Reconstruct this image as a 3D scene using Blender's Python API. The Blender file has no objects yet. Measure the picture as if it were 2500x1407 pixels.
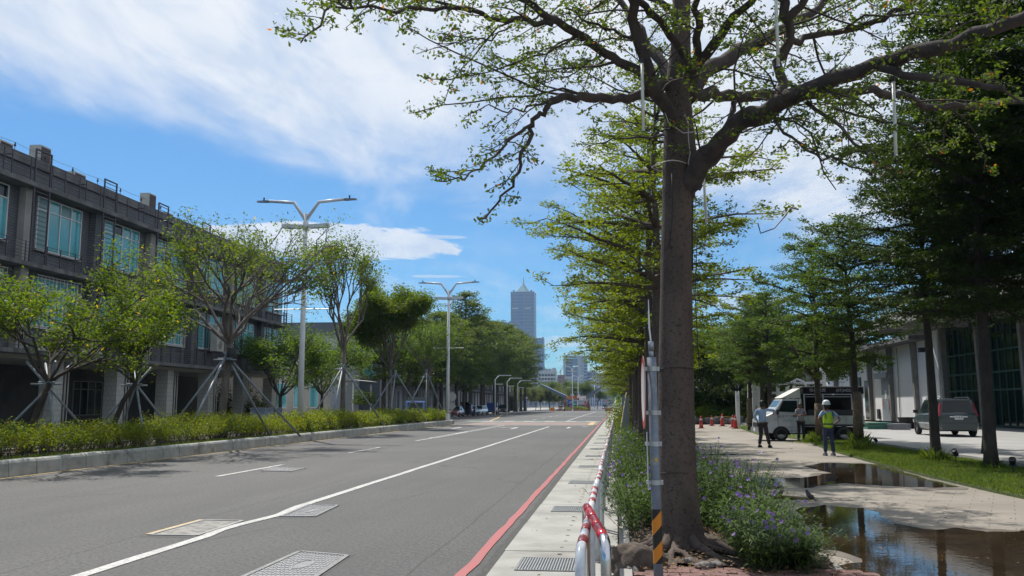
import bpy, math, random
import numpy as np
from mathutils import Vector, Matrix, noise as mnoise
R = math.radians
SC = bpy.context.scene
COL = SC.collection
# ---------------------------------------------------------------- camera
F, CXP, CYP, CAMH = 2200.0, 1250.0, 703.5, 1.58
PITCH = math.atan((989-CYP)/F)
YAW = math.atan((1507-CXP)*math.cos(PITCH)/F)      # camera is turned this much to the left of the road (+Y)
cam_d = bpy.data.cameras.new('camera'); cam = bpy.data.objects.new('camera', cam_d); COL.objects.link(cam)
cam_d.sensor_width = 36; cam_d.lens = 36*F/2500; cam_d.clip_start = .05; cam_d.clip_end = 9000
cam.location = (0, 0, CAMH)
cam.rotation_euler = (math.pi/2+PITCH, 0, YAW)
SC.camera = cam
RM = cam.rotation_euler.to_matrix()
def ray(px, py): return RM @ Vector((px-CXP, CYP-py, -F))
def P(px, py, Y):
    d = ray(px, py); return Vector((d.x, d.y, d.z))*(Y/d.y)+Vector((0, 0, CAMH))
def G(px, py, z=0.0):
    d = ray(px, py); t = (z-CAMH)/d.z; return Vector((d.x*t, d.y*t, z))
# ---------------------------------------------------------------- sun, sky, exposure
SUN_EL, SUN_AZ = R(56), R(-31)                       # azimuth from +Y, negative = to the left
sd = Vector((math.sin(SUN_AZ)*math.cos(SUN_EL), math.cos(SUN_AZ)*math.cos(SUN_EL), math.sin(SUN_EL)))
sl = bpy.data.lights.new('sun', 'SUN'); sl.energy = 5.0; sl.angle = R(.6); sl.color = (1, .95, .87)
so = bpy.data.objects.new('sun', sl); COL.objects.link(so)
so.rotation_euler = sd.to_track_quat('Z', 'Y').to_euler()
W = bpy.data.worlds.new('World'); SC.world = W; W.use_nodes = True
SC.view_settings.view_transform = 'Standard'; SC.view_settings.look = 'None'
SC.view_settings.exposure = 0.17; SC.view_settings.gamma = 1
try: SC.view_settings.use_curve_mapping = False
except Exception: pass

class NG:
    "small helper that writes node expressions"
    def __init__(s, nt): s.nt = nt; s.n = nt.nodes; s.l = nt.links
    def new(s, t, **k):
        n = s.n.new(t)
        for a, b in k.items(): setattr(n, a, b)
        return n
    def put(s, sock, v):
        if v is None: return
        if isinstance(v, bpy.types.NodeSocket): s.l.new(v, sock)
        else: sock.default_value = v
    def m(s, op, a, b=None, c=None, clamp=False):
        n = s.new('ShaderNodeMath', operation=op, use_clamp=clamp)
        s.put(n.inputs[0], a); s.put(n.inputs[1], b); s.put(n.inputs[2], c)
        return n.outputs[0]
    def noise(s, vec, scale, detail=4, rough=.55, dist=0, out=0):
        n = s.new('ShaderNodeTexNoise'); s.put(n.inputs['Vector'], vec)
        n.inputs['Scale'].default_value = scale; n.inputs['Detail'].default_value = detail
        n.inputs['Roughness'].default_value = rough; n.inputs['Distortion'].default_value = dist
        return n.outputs[out]
    def ramp(s, v, a, b, smooth=True):
        n = s.new('ShaderNodeMapRange', interpolation_type='SMOOTHSTEP' if smooth else 'LINEAR')
        s.put(n.inputs[0], v); s.put(n.inputs[1], a); s.put(n.inputs[2], b)
        return n.outputs[0]
    def mix(s, f, a, b, bt='MIX'):
        n = s.new('ShaderNodeMix', data_type='RGBA', blend_type=bt)
        s.put(n.inputs[0], f)
        for sock, v in ((n.inputs[6], a), (n.inputs[7], b)):
            s.put(sock, v if isinstance(v, bpy.types.NodeSocket) else (v[0], v[1], v[2], 1))
        return n.outputs[2]
    def comb(s, x, y, z):
        n = s.new('ShaderNodeCombineXYZ'); s.put(n.inputs[0], x); s.put(n.inputs[1], y); s.put(n.inputs[2], z); return n.outputs[0]
    def mapv(s, v, scale=(1, 1, 1), rot=(0, 0, 0), loc=(0, 0, 0)):
        n = s.new('ShaderNodeMapping'); s.put(n.inputs[0], v); n.inputs[1].default_value = loc
        n.inputs[2].default_value = rot; n.inputs[3].default_value = scale; return n.outputs[0]

def build_world():
    g = NG(W.node_tree); g.n.clear()
    out = g.new('ShaderNodeOutputWorld'); bg = g.new('ShaderNodeBackground')
    sky = g.new('ShaderNodeTexSky', sky_type='NISHITA', sun_disc=False)
    sky.sun_elevation = SUN_EL; sky.sun_rotation = SUN_AZ; sky.air_density = 1.0; sky.dust_density = .3; sky.ozone_density = 3.0
    tc = g.new('ShaderNodeTexCoord'); sx = g.new('ShaderNodeSeparateXYZ'); g.l.new(tc.outputs['Generated'], sx.inputs[0])
    x, y, z = sx.outputs
    # bluer than the bare model, as the photograph's sky is
    base = g.mix(1.0, sky.outputs[0], (.46, .86, 1.14), 'MULTIPLY')
    zc = g.m('MAXIMUM', z, 0.0)
    el = g.m('MULTIPLY', g.m('ARCSINE', zc), 180/math.pi)
    az = g.m('MULTIPLY', g.m('ARCTAN2', x, y), 180/math.pi)
    k = g.m('DIVIDE', 1.0, g.m('ADD', zc, .10))
    pv = g.comb(g.m('MULTIPLY', x, k), g.m('MULTIPLY', y, k), 0.0)
    pv2 = g.mapv(pv, (1.0, .45, 1), (0, 0, R(24)))
    n1 = g.noise(pv2, 1.7, 9, .58, .6)
    n2 = g.noise(pv2, 5.0, 8, .62, .3)
    n3 = g.noise(g.mapv(pv, (1, .5, 1), (0, 0, R(24)), (3.1, 1.7, 0)), .9, 4, .5, .2)
    # lower edge of the high cloud sheet sinks to the right
    edge = g.m('SUBTRACT', 12.2, g.m('MULTIPLY', g.m('MINIMUM', g.m('MAXIMUM', az, -70), 60), .165))
    wob = g.m('MULTIPLY', g.m('SUBTRACT', n1, .5), 15.0)
    s1 = g.ramp(g.m('ADD', g.m('SUBTRACT', el, edge), wob), -2.4, 4.5)
    dens = g.m('ADD', g.m('MULTIPLY', g.ramp(n3, .36, .58), .45), g.m('MULTIPLY', g.ramp(g.m('ADD', g.m('MULTIPLY', n1, .65), g.m('MULTIPLY', n2, .35)), .40, .60), .55))
    cov = g.m('MULTIPLY', s1, g.m('ADD', g.m('ADD', .40, g.m('MULTIPLY', g.ramp(az, -24.0, 4.0), .30)), g.m('MULTIPLY', dens, .62)))
    # thin veil above the horizon
    veil = g.m('MULTIPLY', g.m('MULTIPLY', g.ramp(n2, .42, .72), g.ramp(el, 13.0, 5.0)), .30)
    # bright low bank left of the middle, and wisps
    def bank(a0, e0, sa, se, th, amt, nn):
        da = g.m('DIVIDE', g.m('SUBTRACT', az, a0), sa); de = g.m('DIVIDE', g.m('SUBTRACT', el, e0), se)
        r2 = g.m('ADD', g.m('MULTIPLY', da, da), g.m('MULTIPLY', de, de))
        v = g.m('SUBTRACT', g.m('ADD', 1.0, g.m('MULTIPLY', g.m('SUBTRACT', nn, .5), 3.2)), r2)
        return g.m('MULTIPLY', g.ramp(v, th, th+.35), amt)
    ne = g.noise(g.comb(g.m('MULTIPLY', az, .10), g.m('MULTIPLY', el, .42), 0.0), 1.6, 8, .6, .4)
    b1 = bank(-19.0, 10.2, 10.5, 1.15, .02, .95, ne)
    b2 = bank(-10.8, 10.6, 3.2, .22, .2, .6, ne)
    b3 = bank(-11.5, 8.1, 2.6, .14, .2, .55, ne)
    b4 = bank(-2.0, 3.9, 6, .7, .45, .45, ne)
    b5 = bank(4.0, 1.8, 8, 1.2, .3, .6, ne)
    b6 = bank(8.0, 6.3, 3.5, .8, .4, .6, ne)
    cl = cov
    for b in (veil, b1, b2, b3, b4, b5, b6):
        cl = g.m('MAXIMUM', cl, b)
    cl = g.m('MINIMUM', cl, .97)
    # clouds glow more towards the sun side
    sdn = g.new('ShaderNodeVectorMath', operation='DOT_PRODUCT'); g.l.new(tc.outputs['Generated'], sdn.inputs[0]); sdn.inputs[1].default_value = sd
    glow = g.ramp(sdn.outputs['Value'], .35, .95)
    grey = g.ramp(n2, .30, .66)
    ccol = g.mix(grey, (5.4, 6.6, 8.4), (9.0, 9.3, 9.8))
    ccol = g.mix(g.m('MULTIPLY', glow, .45), ccol, (10.8, 10.7, 10.6))
    final = g.mix(cl, base, ccol)
    g.l.new(final, bg.inputs[0]); bg.inputs[1].default_value = .083
    g.l.new(bg.outputs[0], out.inputs[0])
build_world()

# ---------------------------------------------------------------- materials
MATS = {}
def mat(name, c, rough=.7, c2=None, scale=3.0, amt=1.0, bump=0, bscale=30, metal=0, spec=.5, lo=.35, hi=.65,
        stretch=(1, 1, 1), trans=0, alpha=None, emit=0, brick=None, coat=0, dirt=None, dscale=1.2):
    if name in MATS: return MATS[name]
    m = bpy.data.materials.new(name); m.use_nodes = True; g = NG(m.node_tree)
    b = g.n['Principled BSDF']
    tc = g.new('ShaderNodeTexCoord'); co = tc.outputs['Object']
    if stretch != (1, 1, 1): co = g.mapv(co, stretch)
    col = None
    if c2 is not None:
        f = g.m('MULTIPLY', g.ramp(g.noise(co, scale, 7, .6), lo, hi), amt)
        col = g.mix(f, c, c2)
    if dirt is not None:
        f = g.ramp(g.noise(co, dscale, 5, .6, .3), .48, .75)
        col = g.mix(f, col if col is not None else c, dirt)
    if brick is not None:
        bw, bh, mort, mc, vc, axis = brick
        br = g.new('ShaderNodeTexBrick'); br.inputs['Scale'].default_value = 1; br.inputs['Mortar Size'].default_value = mort
        br.inputs['Brick Width'].default_value = bw; br.inputs['Row Height'].default_value = bh
        sp = g.new('ShaderNodeSeparateXYZ'); g.l.new(tc.outputs['Object'], sp.inputs[0])
        hx = g.m('ADD', sp.outputs[0], sp.outputs[1]) if axis == 'v' else sp.outputs[0]
        g.l.new(g.comb(hx, sp.outputs[2] if axis == 'v' else sp.outputs[1], 0.0), br.inputs['Vector'])
        br.inputs['Color1'].default_value = (1, 1, 1, 1); br.inputs['Color2'].default_value = (vc, vc, vc, 1)
        br.inputs['Mortar'].default_value = (mc, mc, mc, 1)
        col = g.mix(1.0, col if col is not None else c, br.outputs[0], 'MULTIPLY')
    if col is None: b.inputs['Base Color'].default_value = (*c, 1)
    else: g.l.new(col, b.inputs['Base Color'])
    b.inputs['Roughness'].default_value = rough; b.inputs['Metallic'].default_value = metal
    b.inputs['Specular IOR Level'].default_value = spec
    if coat: b.inputs['Coat Weight'].default_value = coat
    if trans: b.inputs['Transmission Weight'].default_value = trans
    if emit: b.inputs['Emission Strength'].default_value = emit; b.inputs['Emission Color'].default_value = (*c, 1)
    if bump:
        bn = g.new('ShaderNodeBump'); bn.inputs['Strength'].default_value = bump; bn.inputs['Distance'].default_value = .02
        g.l.new(g.noise(co, bscale, 6, .65), bn.inputs['Height']); g.l.new(bn.outputs[0], b.inputs['Normal'])
    MATS[name] = m; return m
def leafmat(name, c, c2, tr=.45, tcol=None, rough=.6, rare=None, lscale=.8):
    if name in MATS: return MATS[name]
    m = bpy.data.materials.new(name); m.use_nodes = True; g = NG(m.node_tree)
    b = g.n['Principled BSDF']; out = g.n['Material Output']
    geo = g.new('ShaderNodeNewGeometry'); tc = g.new('ShaderNodeTexCoord')
    r = geo.outputs['Random Per Island']
    f = g.m('ADD', g.m('MULTIPLY', r, .6), g.m('MULTIPLY', g.ramp(g.noise(tc.outputs['Object'], lscale, 3), .35, .65), .4))
    col = g.mix(f, c, c2)
    if rare: col = g.mix(g.m('GREATER_THAN', g.m('FRACT', g.m('MULTIPLY', r, 17.3)), .985), col, rare)
    g.l.new(col, b.inputs['Base Color']); b.inputs['Roughness'].default_value = rough; b.inputs['Specular IOR Level'].default_value = .25
    t = g.new('ShaderNodeBsdfTranslucent')
    tint = tcol or (2.1, 1.9, .7)
    tc2 = g.mix(1.0, col, tint, 'MULTIPLY'); g.l.new(tc2, t.inputs[0])
    mx = g.new('ShaderNodeMixShader'); mx.inputs[0].default_value = tr
    g.l.new(b.outputs[0], mx.inputs[1]); g.l.new(t.outputs[0], mx.inputs[2]); g.l.new(mx.outputs[0], out.inputs[0])
    MATS[name] = m; return m

# ---------------------------------------------------------------- mesh building
class MB:
    def __init__(s): s.v = []; s.f = []
    def add(s, vs, fs):
        o = len(s.v); s.v.extend(tuple(v) for v in vs); s.f.extend([tuple(i+o for i in f) for f in fs]); return s
    def box(s, c, d, rz=0, M=None):
        x, y, z = d[0]/2, d[1]/2, d[2]/2
        vs = [Vector((a*x, b*y, e*z)) for e in (-1, 1) for a, b in ((-1, -1), (1, -1), (1, 1), (-1, 1))]
        if M is not None: vs = [M @ v for v in vs]
        if rz:
            rm = Matrix.Rotation(rz, 3, 'Z'); vs = [rm @ v for v in vs]
        c = Vector(c); vs = [v+c for v in vs]
        return s.add(vs, [(3, 2, 1, 0), (4, 5, 6, 7), (0, 1, 5, 4), (1, 2, 6, 5), (2, 3, 7, 6), (3, 0, 4, 7)])
    def b2(s, x0, x1, y0, y1, z0, z1): return s.box(((x0+x1)/2, (y0+y1)/2, (z0+z1)/2), (abs(x1-x0), abs(y1-y0), abs(z1-z0)))
    def beam(s, p, q, w, h=None):
        p = Vector(p); q = Vector(q); h = h or w; d = q-p; L = d.length
        if L < 1e-6: return s
        return s.box((p+q)/2, (w, h, L), M=d.to_track_quat('Z', 'Y').to_matrix())
    def tube(s, pts, rad, n=8, cap=True, jit=0, rng=None):
        pts = [Vector(p) for p in pts]; N = len(pts)
        if not isinstance(rad, (list, tuple)): rad = [rad]*N
        o = len(s.v); ref = None
        for i, p in enumerate(pts):
            t = (pts[min(i+1, N-1)]-pts[max(i-1, 0)])
            if t.length < 1e-9: t = Vector((0, 0, 1))
            t.normalize()
            if ref is None:
                ref = t.cross(Vector((0, 1, 0)) if abs(t.y) < .9 else Vector((1, 0, 0)))
            a = (ref - t*ref.dot(t)).normalized(); ref = a; b = t.cross(a)
            for k in range(n):
                an = 2*math.pi*k/n; r = rad[i]
                if jit: r *= 1+jit*(rng.random()-.5)
                s.v.append(tuple(p+a*(math.cos(an)*r)+b*(math.sin(an)*r)))
        for i in range(N-1):
            for k in range(n):
                k2 = (k+1) % n
                s.f.append((o+i*n+k, o+i*n+k2, o+(i+1)*n+k2, o+(i+1)*n+k))
        if cap and n > 2:
            s.f.append(tuple(o+k for k in reversed(range(n)))); s.f.append(tuple(o+(N-1)*n+k for k in range(n)))
        return s
    def prism(s, poly, z0, z1):
        n = len(poly); o = [(p[0], p[1], z0) for p in poly]+[(p[0], p[1], z1) for p in poly]
        return s.add(o, [tuple(reversed(range(n))), tuple(range(n, 2*n))]+[(i, (i+1) % n, n+(i+1) % n, n+i) for i in range(n)])
    def sheet(s, poly, z): return s.add([(p[0], p[1], z) for p in poly], [tuple(range(len(poly)))])
    def poly(s, pts): return s.add(pts, [tuple(range(len(pts)))])
    def lathe(s, prof, c=(0, 0, 0), n=16, axis='z', cap=True):
        o = len(s.v); c = Vector(c)
        for r, h in prof:
            for k in range(n):
                a = 2*math.pi*k/n; x, y = math.cos(a)*r, math.sin(a)*r
                v = {'z': (x, y, h), 'x': (h, x, y), 'y': (y, h, x)}[axis]; s.v.append(tuple(Vector(v)+c))
        m = len(prof)
        for i in range(m-1):
            for k in range(n):
                k2 = (k+1) % n; s.f.append((o+i*n+k, o+i*n+k2, o+(i+1)*n+k2, o+(i+1)*n+k))
        if cap: s.f.append(tuple(o+k for k in reversed(range(n)))); s.f.append(tuple(o+(m-1)*n+k for k in range(n)))
        return s
    def build(s, name, m, parent=None, smooth=False, loc=None, flat_origin=True):
        me = bpy.data.meshes.new(name); base = Vector((0, 0, 0))
        vs = s.v
        if parent is None and loc is not None: base = Vector(loc)
        elif parent is not None: base = WB.get(parent.name, Vector((0, 0, 0)))
        if base.length: vs = [(v[0]-base.x, v[1]-base.y, v[2]-base.z) for v in vs]
        me.from_pydata(vs, [], s.f); me.update()
        if smooth: me.polygons.foreach_set('use_smooth', [True]*len(me.polygons))
        me.materials.append(m)
        o = bpy.data.objects.new(name, me); COL.objects.link(o)
        if parent is not None: o.parent = parent; WB[o.name] = base
        elif loc is not None: o.location = base; WB[o.name] = base
        return o
WB = {}
def tag(o, label, cat, group=None, kind=None):
    if label: o['label'] = label
    if cat: o['category'] = cat
    if group: o['group'] = group
    if kind: o['kind'] = kind
    return o
def thing(name, label, cat, loc=(0, 0, 0), group=None, local=False):
    "an Empty at the base; parts are given in world coordinates unless local"
    o = bpy.data.objects.new(name, None); COL.objects.link(o); o.location = loc; o.empty_display_size = .1
    WB[o.name] = Vector((0, 0, 0)) if local else Vector(loc)
    return tag(o, label, cat, group)
def struct(o): o['kind'] = 'structure'; return o
def stuff(o): o['kind'] = 'stuff'; return o
def share(src, parent, loc, rot=None, scale=None):
    "another copy of a piece, sharing its mesh"
    c = bpy.data.objects.new(src.name.split('.')[0], src.data); COL.objects.link(c); c.parent = parent; c.location = loc
    if rot: c.rotation_euler = rot
    if scale: c.scale = scale
    return c
def kids(o): return list(CH.get(o.name, o.children))
CH = {}
def dup(o, loc, rz=None, label=None, group=None, scale=None, parent=None, kind=None):
    c = o.copy(); COL.objects.link(c)
    if parent is None:
        c.location = loc
        if rz is not None: c.rotation_euler = (0, 0, rz)
        if scale is not None: c.scale = (scale,)*3 if not isinstance(scale, tuple) else scale
        if label: c['label'] = label
        if group: c['group'] = group
    else: c.parent = parent
    for ch in list(o.children): dup(ch, None, parent=c)
    return c
def mesh_np(name, V, nper, m, parent=None, smooth=False, tris=None):
    "faces of nper verts each from an (N*nper,3) array"
    V = np.asarray(V, dtype=np.float32).reshape(-1, 3)
    if parent is not None:
        b = WB.get(parent.name, Vector((0, 0, 0))); V = V-np.array(b, dtype=np.float32)
    nf = len(V)//nper
    me = bpy.data.meshes.new(name); me.vertices.add(len(V)); me.vertices.foreach_set('co', V.ravel())
    me.loops.add(len(V)); me.loops.foreach_set('vertex_index', np.arange(len(V), dtype=np.int32))
    me.polygons.add(nf); me.polygons.foreach_set('loop_start', np.arange(0, len(V), nper, dtype=np.int32))
    me.update(calc_edges=True); me.materials.append(m)
    o = bpy.data.objects.new(name, me); COL.objects.link(o)
    if parent is not None: o.parent = parent; WB[o.name] = WB.get(parent.name, Vector((0, 0, 0)))
    return o
def text_mesh(name, txt, size, m, parent, loc, rot, ext=.002, sx=1.0, align='CENTER'):
    cu = bpy.data.curves.new(name, 'FONT'); cu.body = txt; cu.size = size; cu.extrude = ext; cu.align_x = align; cu.align_y = 'CENTER'
    cu.resolution_u = 2
    t = bpy.data.objects.new('t', cu); COL.objects.link(t)
    bpy.context.view_layer.update()
    me = bpy.data.meshes.new_from_object(t); bpy.data.objects.remove(t)
    me.materials.clear(); me.materials.append(m)
    o = bpy.data.objects.new(name, me); COL.objects.link(o)
    if parent is not None:
        o.parent = parent; loc = Vector(loc)-WB.get(parent.name, Vector((0, 0, 0)))
    o.location = loc; o.rotation_euler = rot; o.scale = (sx, 1, 1)
    return o
ORD = ['first', 'second', 'third', 'fourth', 'fifth', 'sixth', 'seventh', 'eighth', 'ninth', 'tenth', 'eleventh', 'twelfth',
       'thirteenth', 'fourteenth', 'fifteenth', 'sixteenth', 'seventeenth', 'eighteenth', 'nineteenth', 'twentieth']

# common materials
M_asph = None
def asphalt():
    m = bpy.data.materials.new('asphalt'); m.use_nodes = True; g = NG(m.node_tree); b = g.n['Principled BSDF']
    tc = g.new('ShaderNodeTexCoord'); co = tc.outputs['Object']
    big = g.ramp(g.noise(co, .12, 4, .5), .35, .7); mid = g.ramp(g.noise(g.mapv(co, (1.6, .3, 1)), .9, 6, .65), .35, .7)
    fine = g.ramp(g.noise(g.mapv(co, (1, .55, 1)), 26, 6, .85), .40, .62); sp = g.ramp(g.noise(co, 48, 4, .85), .60, .70)
    col = g.mix(big, (.082, .082, .084), (.116, .115, .112))
    col = g.mix(g.m('MULTIPLY', mid, .45), col, (.135, .134, .13))
    col = g.mix(g.m('MULTIPLY', fine, .85), col, (.036, .036, .037))
    col = g.mix(g.m('MULTIPLY', sp, .55), col, (.24, .235, .22))
    sx0 = g.new('ShaderNodeSeparateXYZ'); g.l.new(co, sx0.inputs[0])
    seam = g.m('MULTIPLY', g.m('LESS_THAN', g.m('ABSOLUTE', g.m('SUBTRACT', g.m('FRACT', g.m('DIVIDE', g.m('ADD', sx0.outputs[0], g.m('MULTIPLY', g.noise(co, .6, 4), .12)), 3.83)), .5)), .004), .6)
    col = g.mix(seam, col, (.035, .035, .036))
    oil = g.m('MULTIPLY', g.ramp(g.noise(g.mapv(co, (1, .22, 1)), 1.3, 6, .7, .8), .60, .72), .45)
    col = g.mix(oil, col, (.045, .045, .047))
    trk = g.m('MULTIPLY', g.ramp(g.m('ABSOLUTE', g.m('SUBTRACT', g.m('FRACT', g.m('DIVIDE', sx0.outputs[0], 1.92)), .5)), .32, .12), .22)
    col = g.mix(trk, col, (.065, .065, .067))
    vo = g.new('ShaderNodeTexVoronoi', feature='DISTANCE_TO_EDGE'); g.put(vo.inputs['Vector'], g.mapv(g.mix(.35, co, g.noise(co, .8, 5, .6, 0, 1)), (.55, .16, 1)))
    vo.inputs['Scale'].default_value = .7
    crack = g.m('MULTIPLY', g.m('LESS_THAN', vo.outputs[0], .006), g.m('MULTIPLY', g.ramp(g.noise(co, .35, 3), .5, .6), .55))
    col = g.mix(crack, col, (.03, .03, .03))
    g.l.new(col, b.inputs['Base Color']); g.put(b.inputs['Roughness'], .78); b.inputs['Specular IOR Level'].default_value = .35
    bn = g.new('ShaderNodeBump'); bn.inputs['Strength'].default_value = .55; bn.inputs['Distance'].default_value = .012
    g.l.new(g.noise(co, 70, 5, .7), bn.inputs['Height']); g.l.new(bn.outputs[0], b.inputs['Normal'])
    return m
M_asph = asphalt()
def paintmat(name, c, wear=.5):
    m = bpy.data.materials.new(name); m.use_nodes = True; g = NG(m.node_tree); b = g.n['Principled BSDF']
    co = g.new('ShaderNodeTexCoord').outputs['Object']
    f = g.m('MULTIPLY', g.ramp(g.noise(co, 22, 8, .75), .46, .62), wear)
    f2 = g.m('MULTIPLY', g.ramp(g.noise(g.mapv(co, (3, .5, 1)), 1.6, 7, .75), .48, .66), .55)
    col = g.mix(g.m('MAXIMUM', f, f2), c, (.14, .135, .13))
    g.l.new(col, b.inputs['Base Color']); b.inputs['Roughness'].default_value = .6; return m
M_white_line = paintmat('white_road_paint', (.47, .47, .455), .8)
M_yellow_line = paintmat('yellow_road_paint', (.60, .40, .12), .6)
M_red_line = paintmat('red_road_paint', (.36, .06, .06), .45)
M_apron = mat('apron_concrete', (.36, .355, .33), .85, (.27, .27, .25), 1.6, .8, .35, 60, dirt=(.20, .195, .175), dscale=.7)
M_kerb = mat('kerb_concrete', (.40, .40, .37), .85, (.27, .28, .26), 2.4, .9, .4, 40, dirt=(.15, .155, .145), dscale=1.6)
M_conc = mat('grey_concrete', (.155, .155, .158), .9, (.085, .087, .09), 1.3, .9, .4, 18, stretch=(1, 1, .25), dirt=(.06, .06, .06), dscale=1.2)
M_conc_l = mat('pale_concrete', (.36, .35, .33), .85, (.26, .25, .235), 1.2, .8, .3, 25)
M_tile = mat('tiled_facade', (.150, .160, .182), .7, (.105, .108, .122), 1.1, .9, stretch=(1, 1, .16), brick=(.36, .12, .014, .42, .84, 'v'), dirt=(.09, .09, .093), dscale=.5)
M_tile_g = mat('column_tile', (.46, .46, .44), .6, (.38, .38, .37), .6, .7, brick=(.24, .24, .008, .45, .93, 'v'))
M_dark = mat('black_paint', (.02, .018, .028), .5)
M_rust = mat('purple_brown_steel', (.045, .035, .055), .55, (.06, .045, .05), 6)
M_wframe = mat('white_window_frame', (.62, .64, .66), .4)
M_white = mat('white_paint', (.70, .71, .72), .55, (.60, .61, .62), 2.2, .6)
M_pole = mat('galvanised_white_paint', (.62, .64, .67), .38, (.52, .54, .57), 3, .6)
M_alu = mat('grey_aluminium', (.30, .31, .34), .35, metal=.6)
M_steel = mat('stainless_steel', (.62, .62, .64), .22, metal=1.0)
M_iron = mat('cast_iron', (.13, .13, .135), .5, (.22, .22, .22), 14, .7, .4, 60, metal=.3)
M_void = mat('dark_hole', (.006, .006, .006), .9)
def glass(name, c, rough=.06):
    m = bpy.data.materials.new(name); m.use_nodes = True; g = NG(m.node_tree); b = g.n['Principled BSDF']
    b.inputs['Base Color'].default_value = (*c, 1); b.inputs['Roughness'].default_value = rough
    b.inputs['IOR'].default_value = 1.45; b.inputs['Specular IOR Level'].default_value = .4
    bn = g.new('ShaderNodeBump'); bn.inputs['Strength'].default_value = .06; bn.inputs['Distance'].default_value = .05
    g.l.new(g.noise(g.new('ShaderNodeTexCoord').outputs['Object'], .8, 2), bn.inputs['Height']); g.l.new(bn.outputs[0], b.inputs['Normal'])
    return m
M_glass_t = mat('teal_window_glass', (.04, .26, .29), .08, spec=1.0, c2=(.07, .36, .40), scale=.5)
M_glass_d = glass('dark_glass', (.012, .02, .022))
M_glass_g = glass('green_black_glass', (.006, .016, .014))
M_soil = mat('soil', (.055, .042, .032), .95, (.09, .07, .052), 14, 1, .8, 40)
M_green_steel = mat('green_steel', (.010, .055, .042), .5)
M_orange = mat('orange_board', (.62, .20, .02), .5)
M_blue_sign = mat('blue_sign', (.02, .06, .32), .4)
M_red = mat('red_plastic', (.55, .03, .02), .45, (.48, .05, .03), 8)
M_reflw = mat('white_reflective_tape', (.72, .72, .70), .35)
M_rubber = mat('black_rubber', (.018, .018, .019), .7)
# ---------------------------------------------------------------- ground, road, pavement, markings
def sheet(name, poly, z, m):
    mb = MB(); mb.sheet(poly, z); return struct(mb.build(name, m))
def rect(x0, x1, y0, y1): return [(x0, y0), (x1, y0), (x1, y1), (x0, y1)]
M_ground = mat('dry_ground', (.16, .155, .13), .95, (.10, .11, .07), .05, 1)
sheet('ground', rect(-3500, 3500, -60, 7000), -.06, M_ground)
sheet('road', rect(-23.0, -1.24, -8, 900), 0, M_asph)
M_plaza = None
def plazamat():
    m = bpy.data.materials.new('stamped_concrete'); m.use_nodes = True; g = NG(m.node_tree); b = g.n['Principled BSDF']
    co = g.new('ShaderNodeTexCoord').outputs['Object']
    col = g.mix(g.ramp(g.noise(co, .35, 6, .6), .35, .68), (.30, .268, .225), (.225, .20, .168))
    col = g.mix(g.m('MULTIPLY', g.ramp(g.noise(g.mapv(co, (.4, 2.2, 1)), 1.8, 7, .7), .5, .72), .6), col, (.16, .14, .118))
    br = g.new('ShaderNodeTexBrick'); br.inputs['Scale'].default_value = 1; br.inputs['Brick Width'].default_value = .62; br.inputs['Row Height'].default_value = .31
    br.inputs['Mortar Size'].default_value = .008; g.put(br.inputs['Vector'], g.mapv(co, (1, 1, 1), (0, 0, R(22))))
    br.inputs['Color1'].default_value = (1, 1, 1, 1); br.inputs['Color2'].default_value = (.86, .86, .86, 1); br.inputs['Mortar'].default_value = (.42, .40, .38, 1)
    col = g.mix(.75, col, g.mix(1.0, col, br.outputs[0], 'MULTIPLY'))
    # damp rims around the puddles come from the noise of the surface itself
    damp = g.ramp(g.noise(g.mapv(co, (.8, 1.5, 1)), 1.1, 6, .62, .5), .56, .70)
    col = g.mix(g.m('MULTIPLY', damp, .45), col, (.10, .085, .068))
    g.l.new(col, b.inputs['Base Color']); g.put(b.inputs['Roughness'], g.m('SUBTRACT', .85, g.m('MULTIPLY', damp, .45)))
    bn = g.new('ShaderNodeBump'); bn.inputs['Strength'].default_value = .5; bn.inputs['Distance'].default_value = .02
    g.l.new(g.noise(co, 12, 7, .7), bn.inputs['Height']); g.l.new(bn.outputs[0], b.inputs['Normal'])
    return m
M_plaza = plazamat()
sheet('plaza_pavement', rect(2.0, 60, -8, 140), 0.0, M_plaza)
sheet('far_pavement', rect(-1.24, 60, 140, 400), -.004, M_apron)
M_drive = mat('drive_concrete', (.33, .325, .31), .85, (.26, .26, .25), .7, .8, .3, 20)
mb = MB(); mb.b2(9.9, 40, -8, 74.9, 0.003, .15); struct(mb.build('driveway', M_drive))
# right pavement apron as separate cast slabs
ap = thing('sidewalk', None, None); ap['kind'] = 'structure'
y = 3.0; i = 0; rng = random.Random(3)
prev = None
while y < 62:
    L = 2.3
    mb = MB(); mb.b2(-1.22+rng.uniform(-.006, .006), -.02, y+.006, y+L-.006, -.05, .028+rng.uniform(-.002, .002)); mb.build('slab', M_apron, ap)
    y += L; i += 1
sheet('sidewalk_strip', rect(-1.22, -.02, 62, 160), .024, M_apron)
sheet('sidewalk_base', rect(-1.24, .0, -8, 62), -.01, M_soil)
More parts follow.
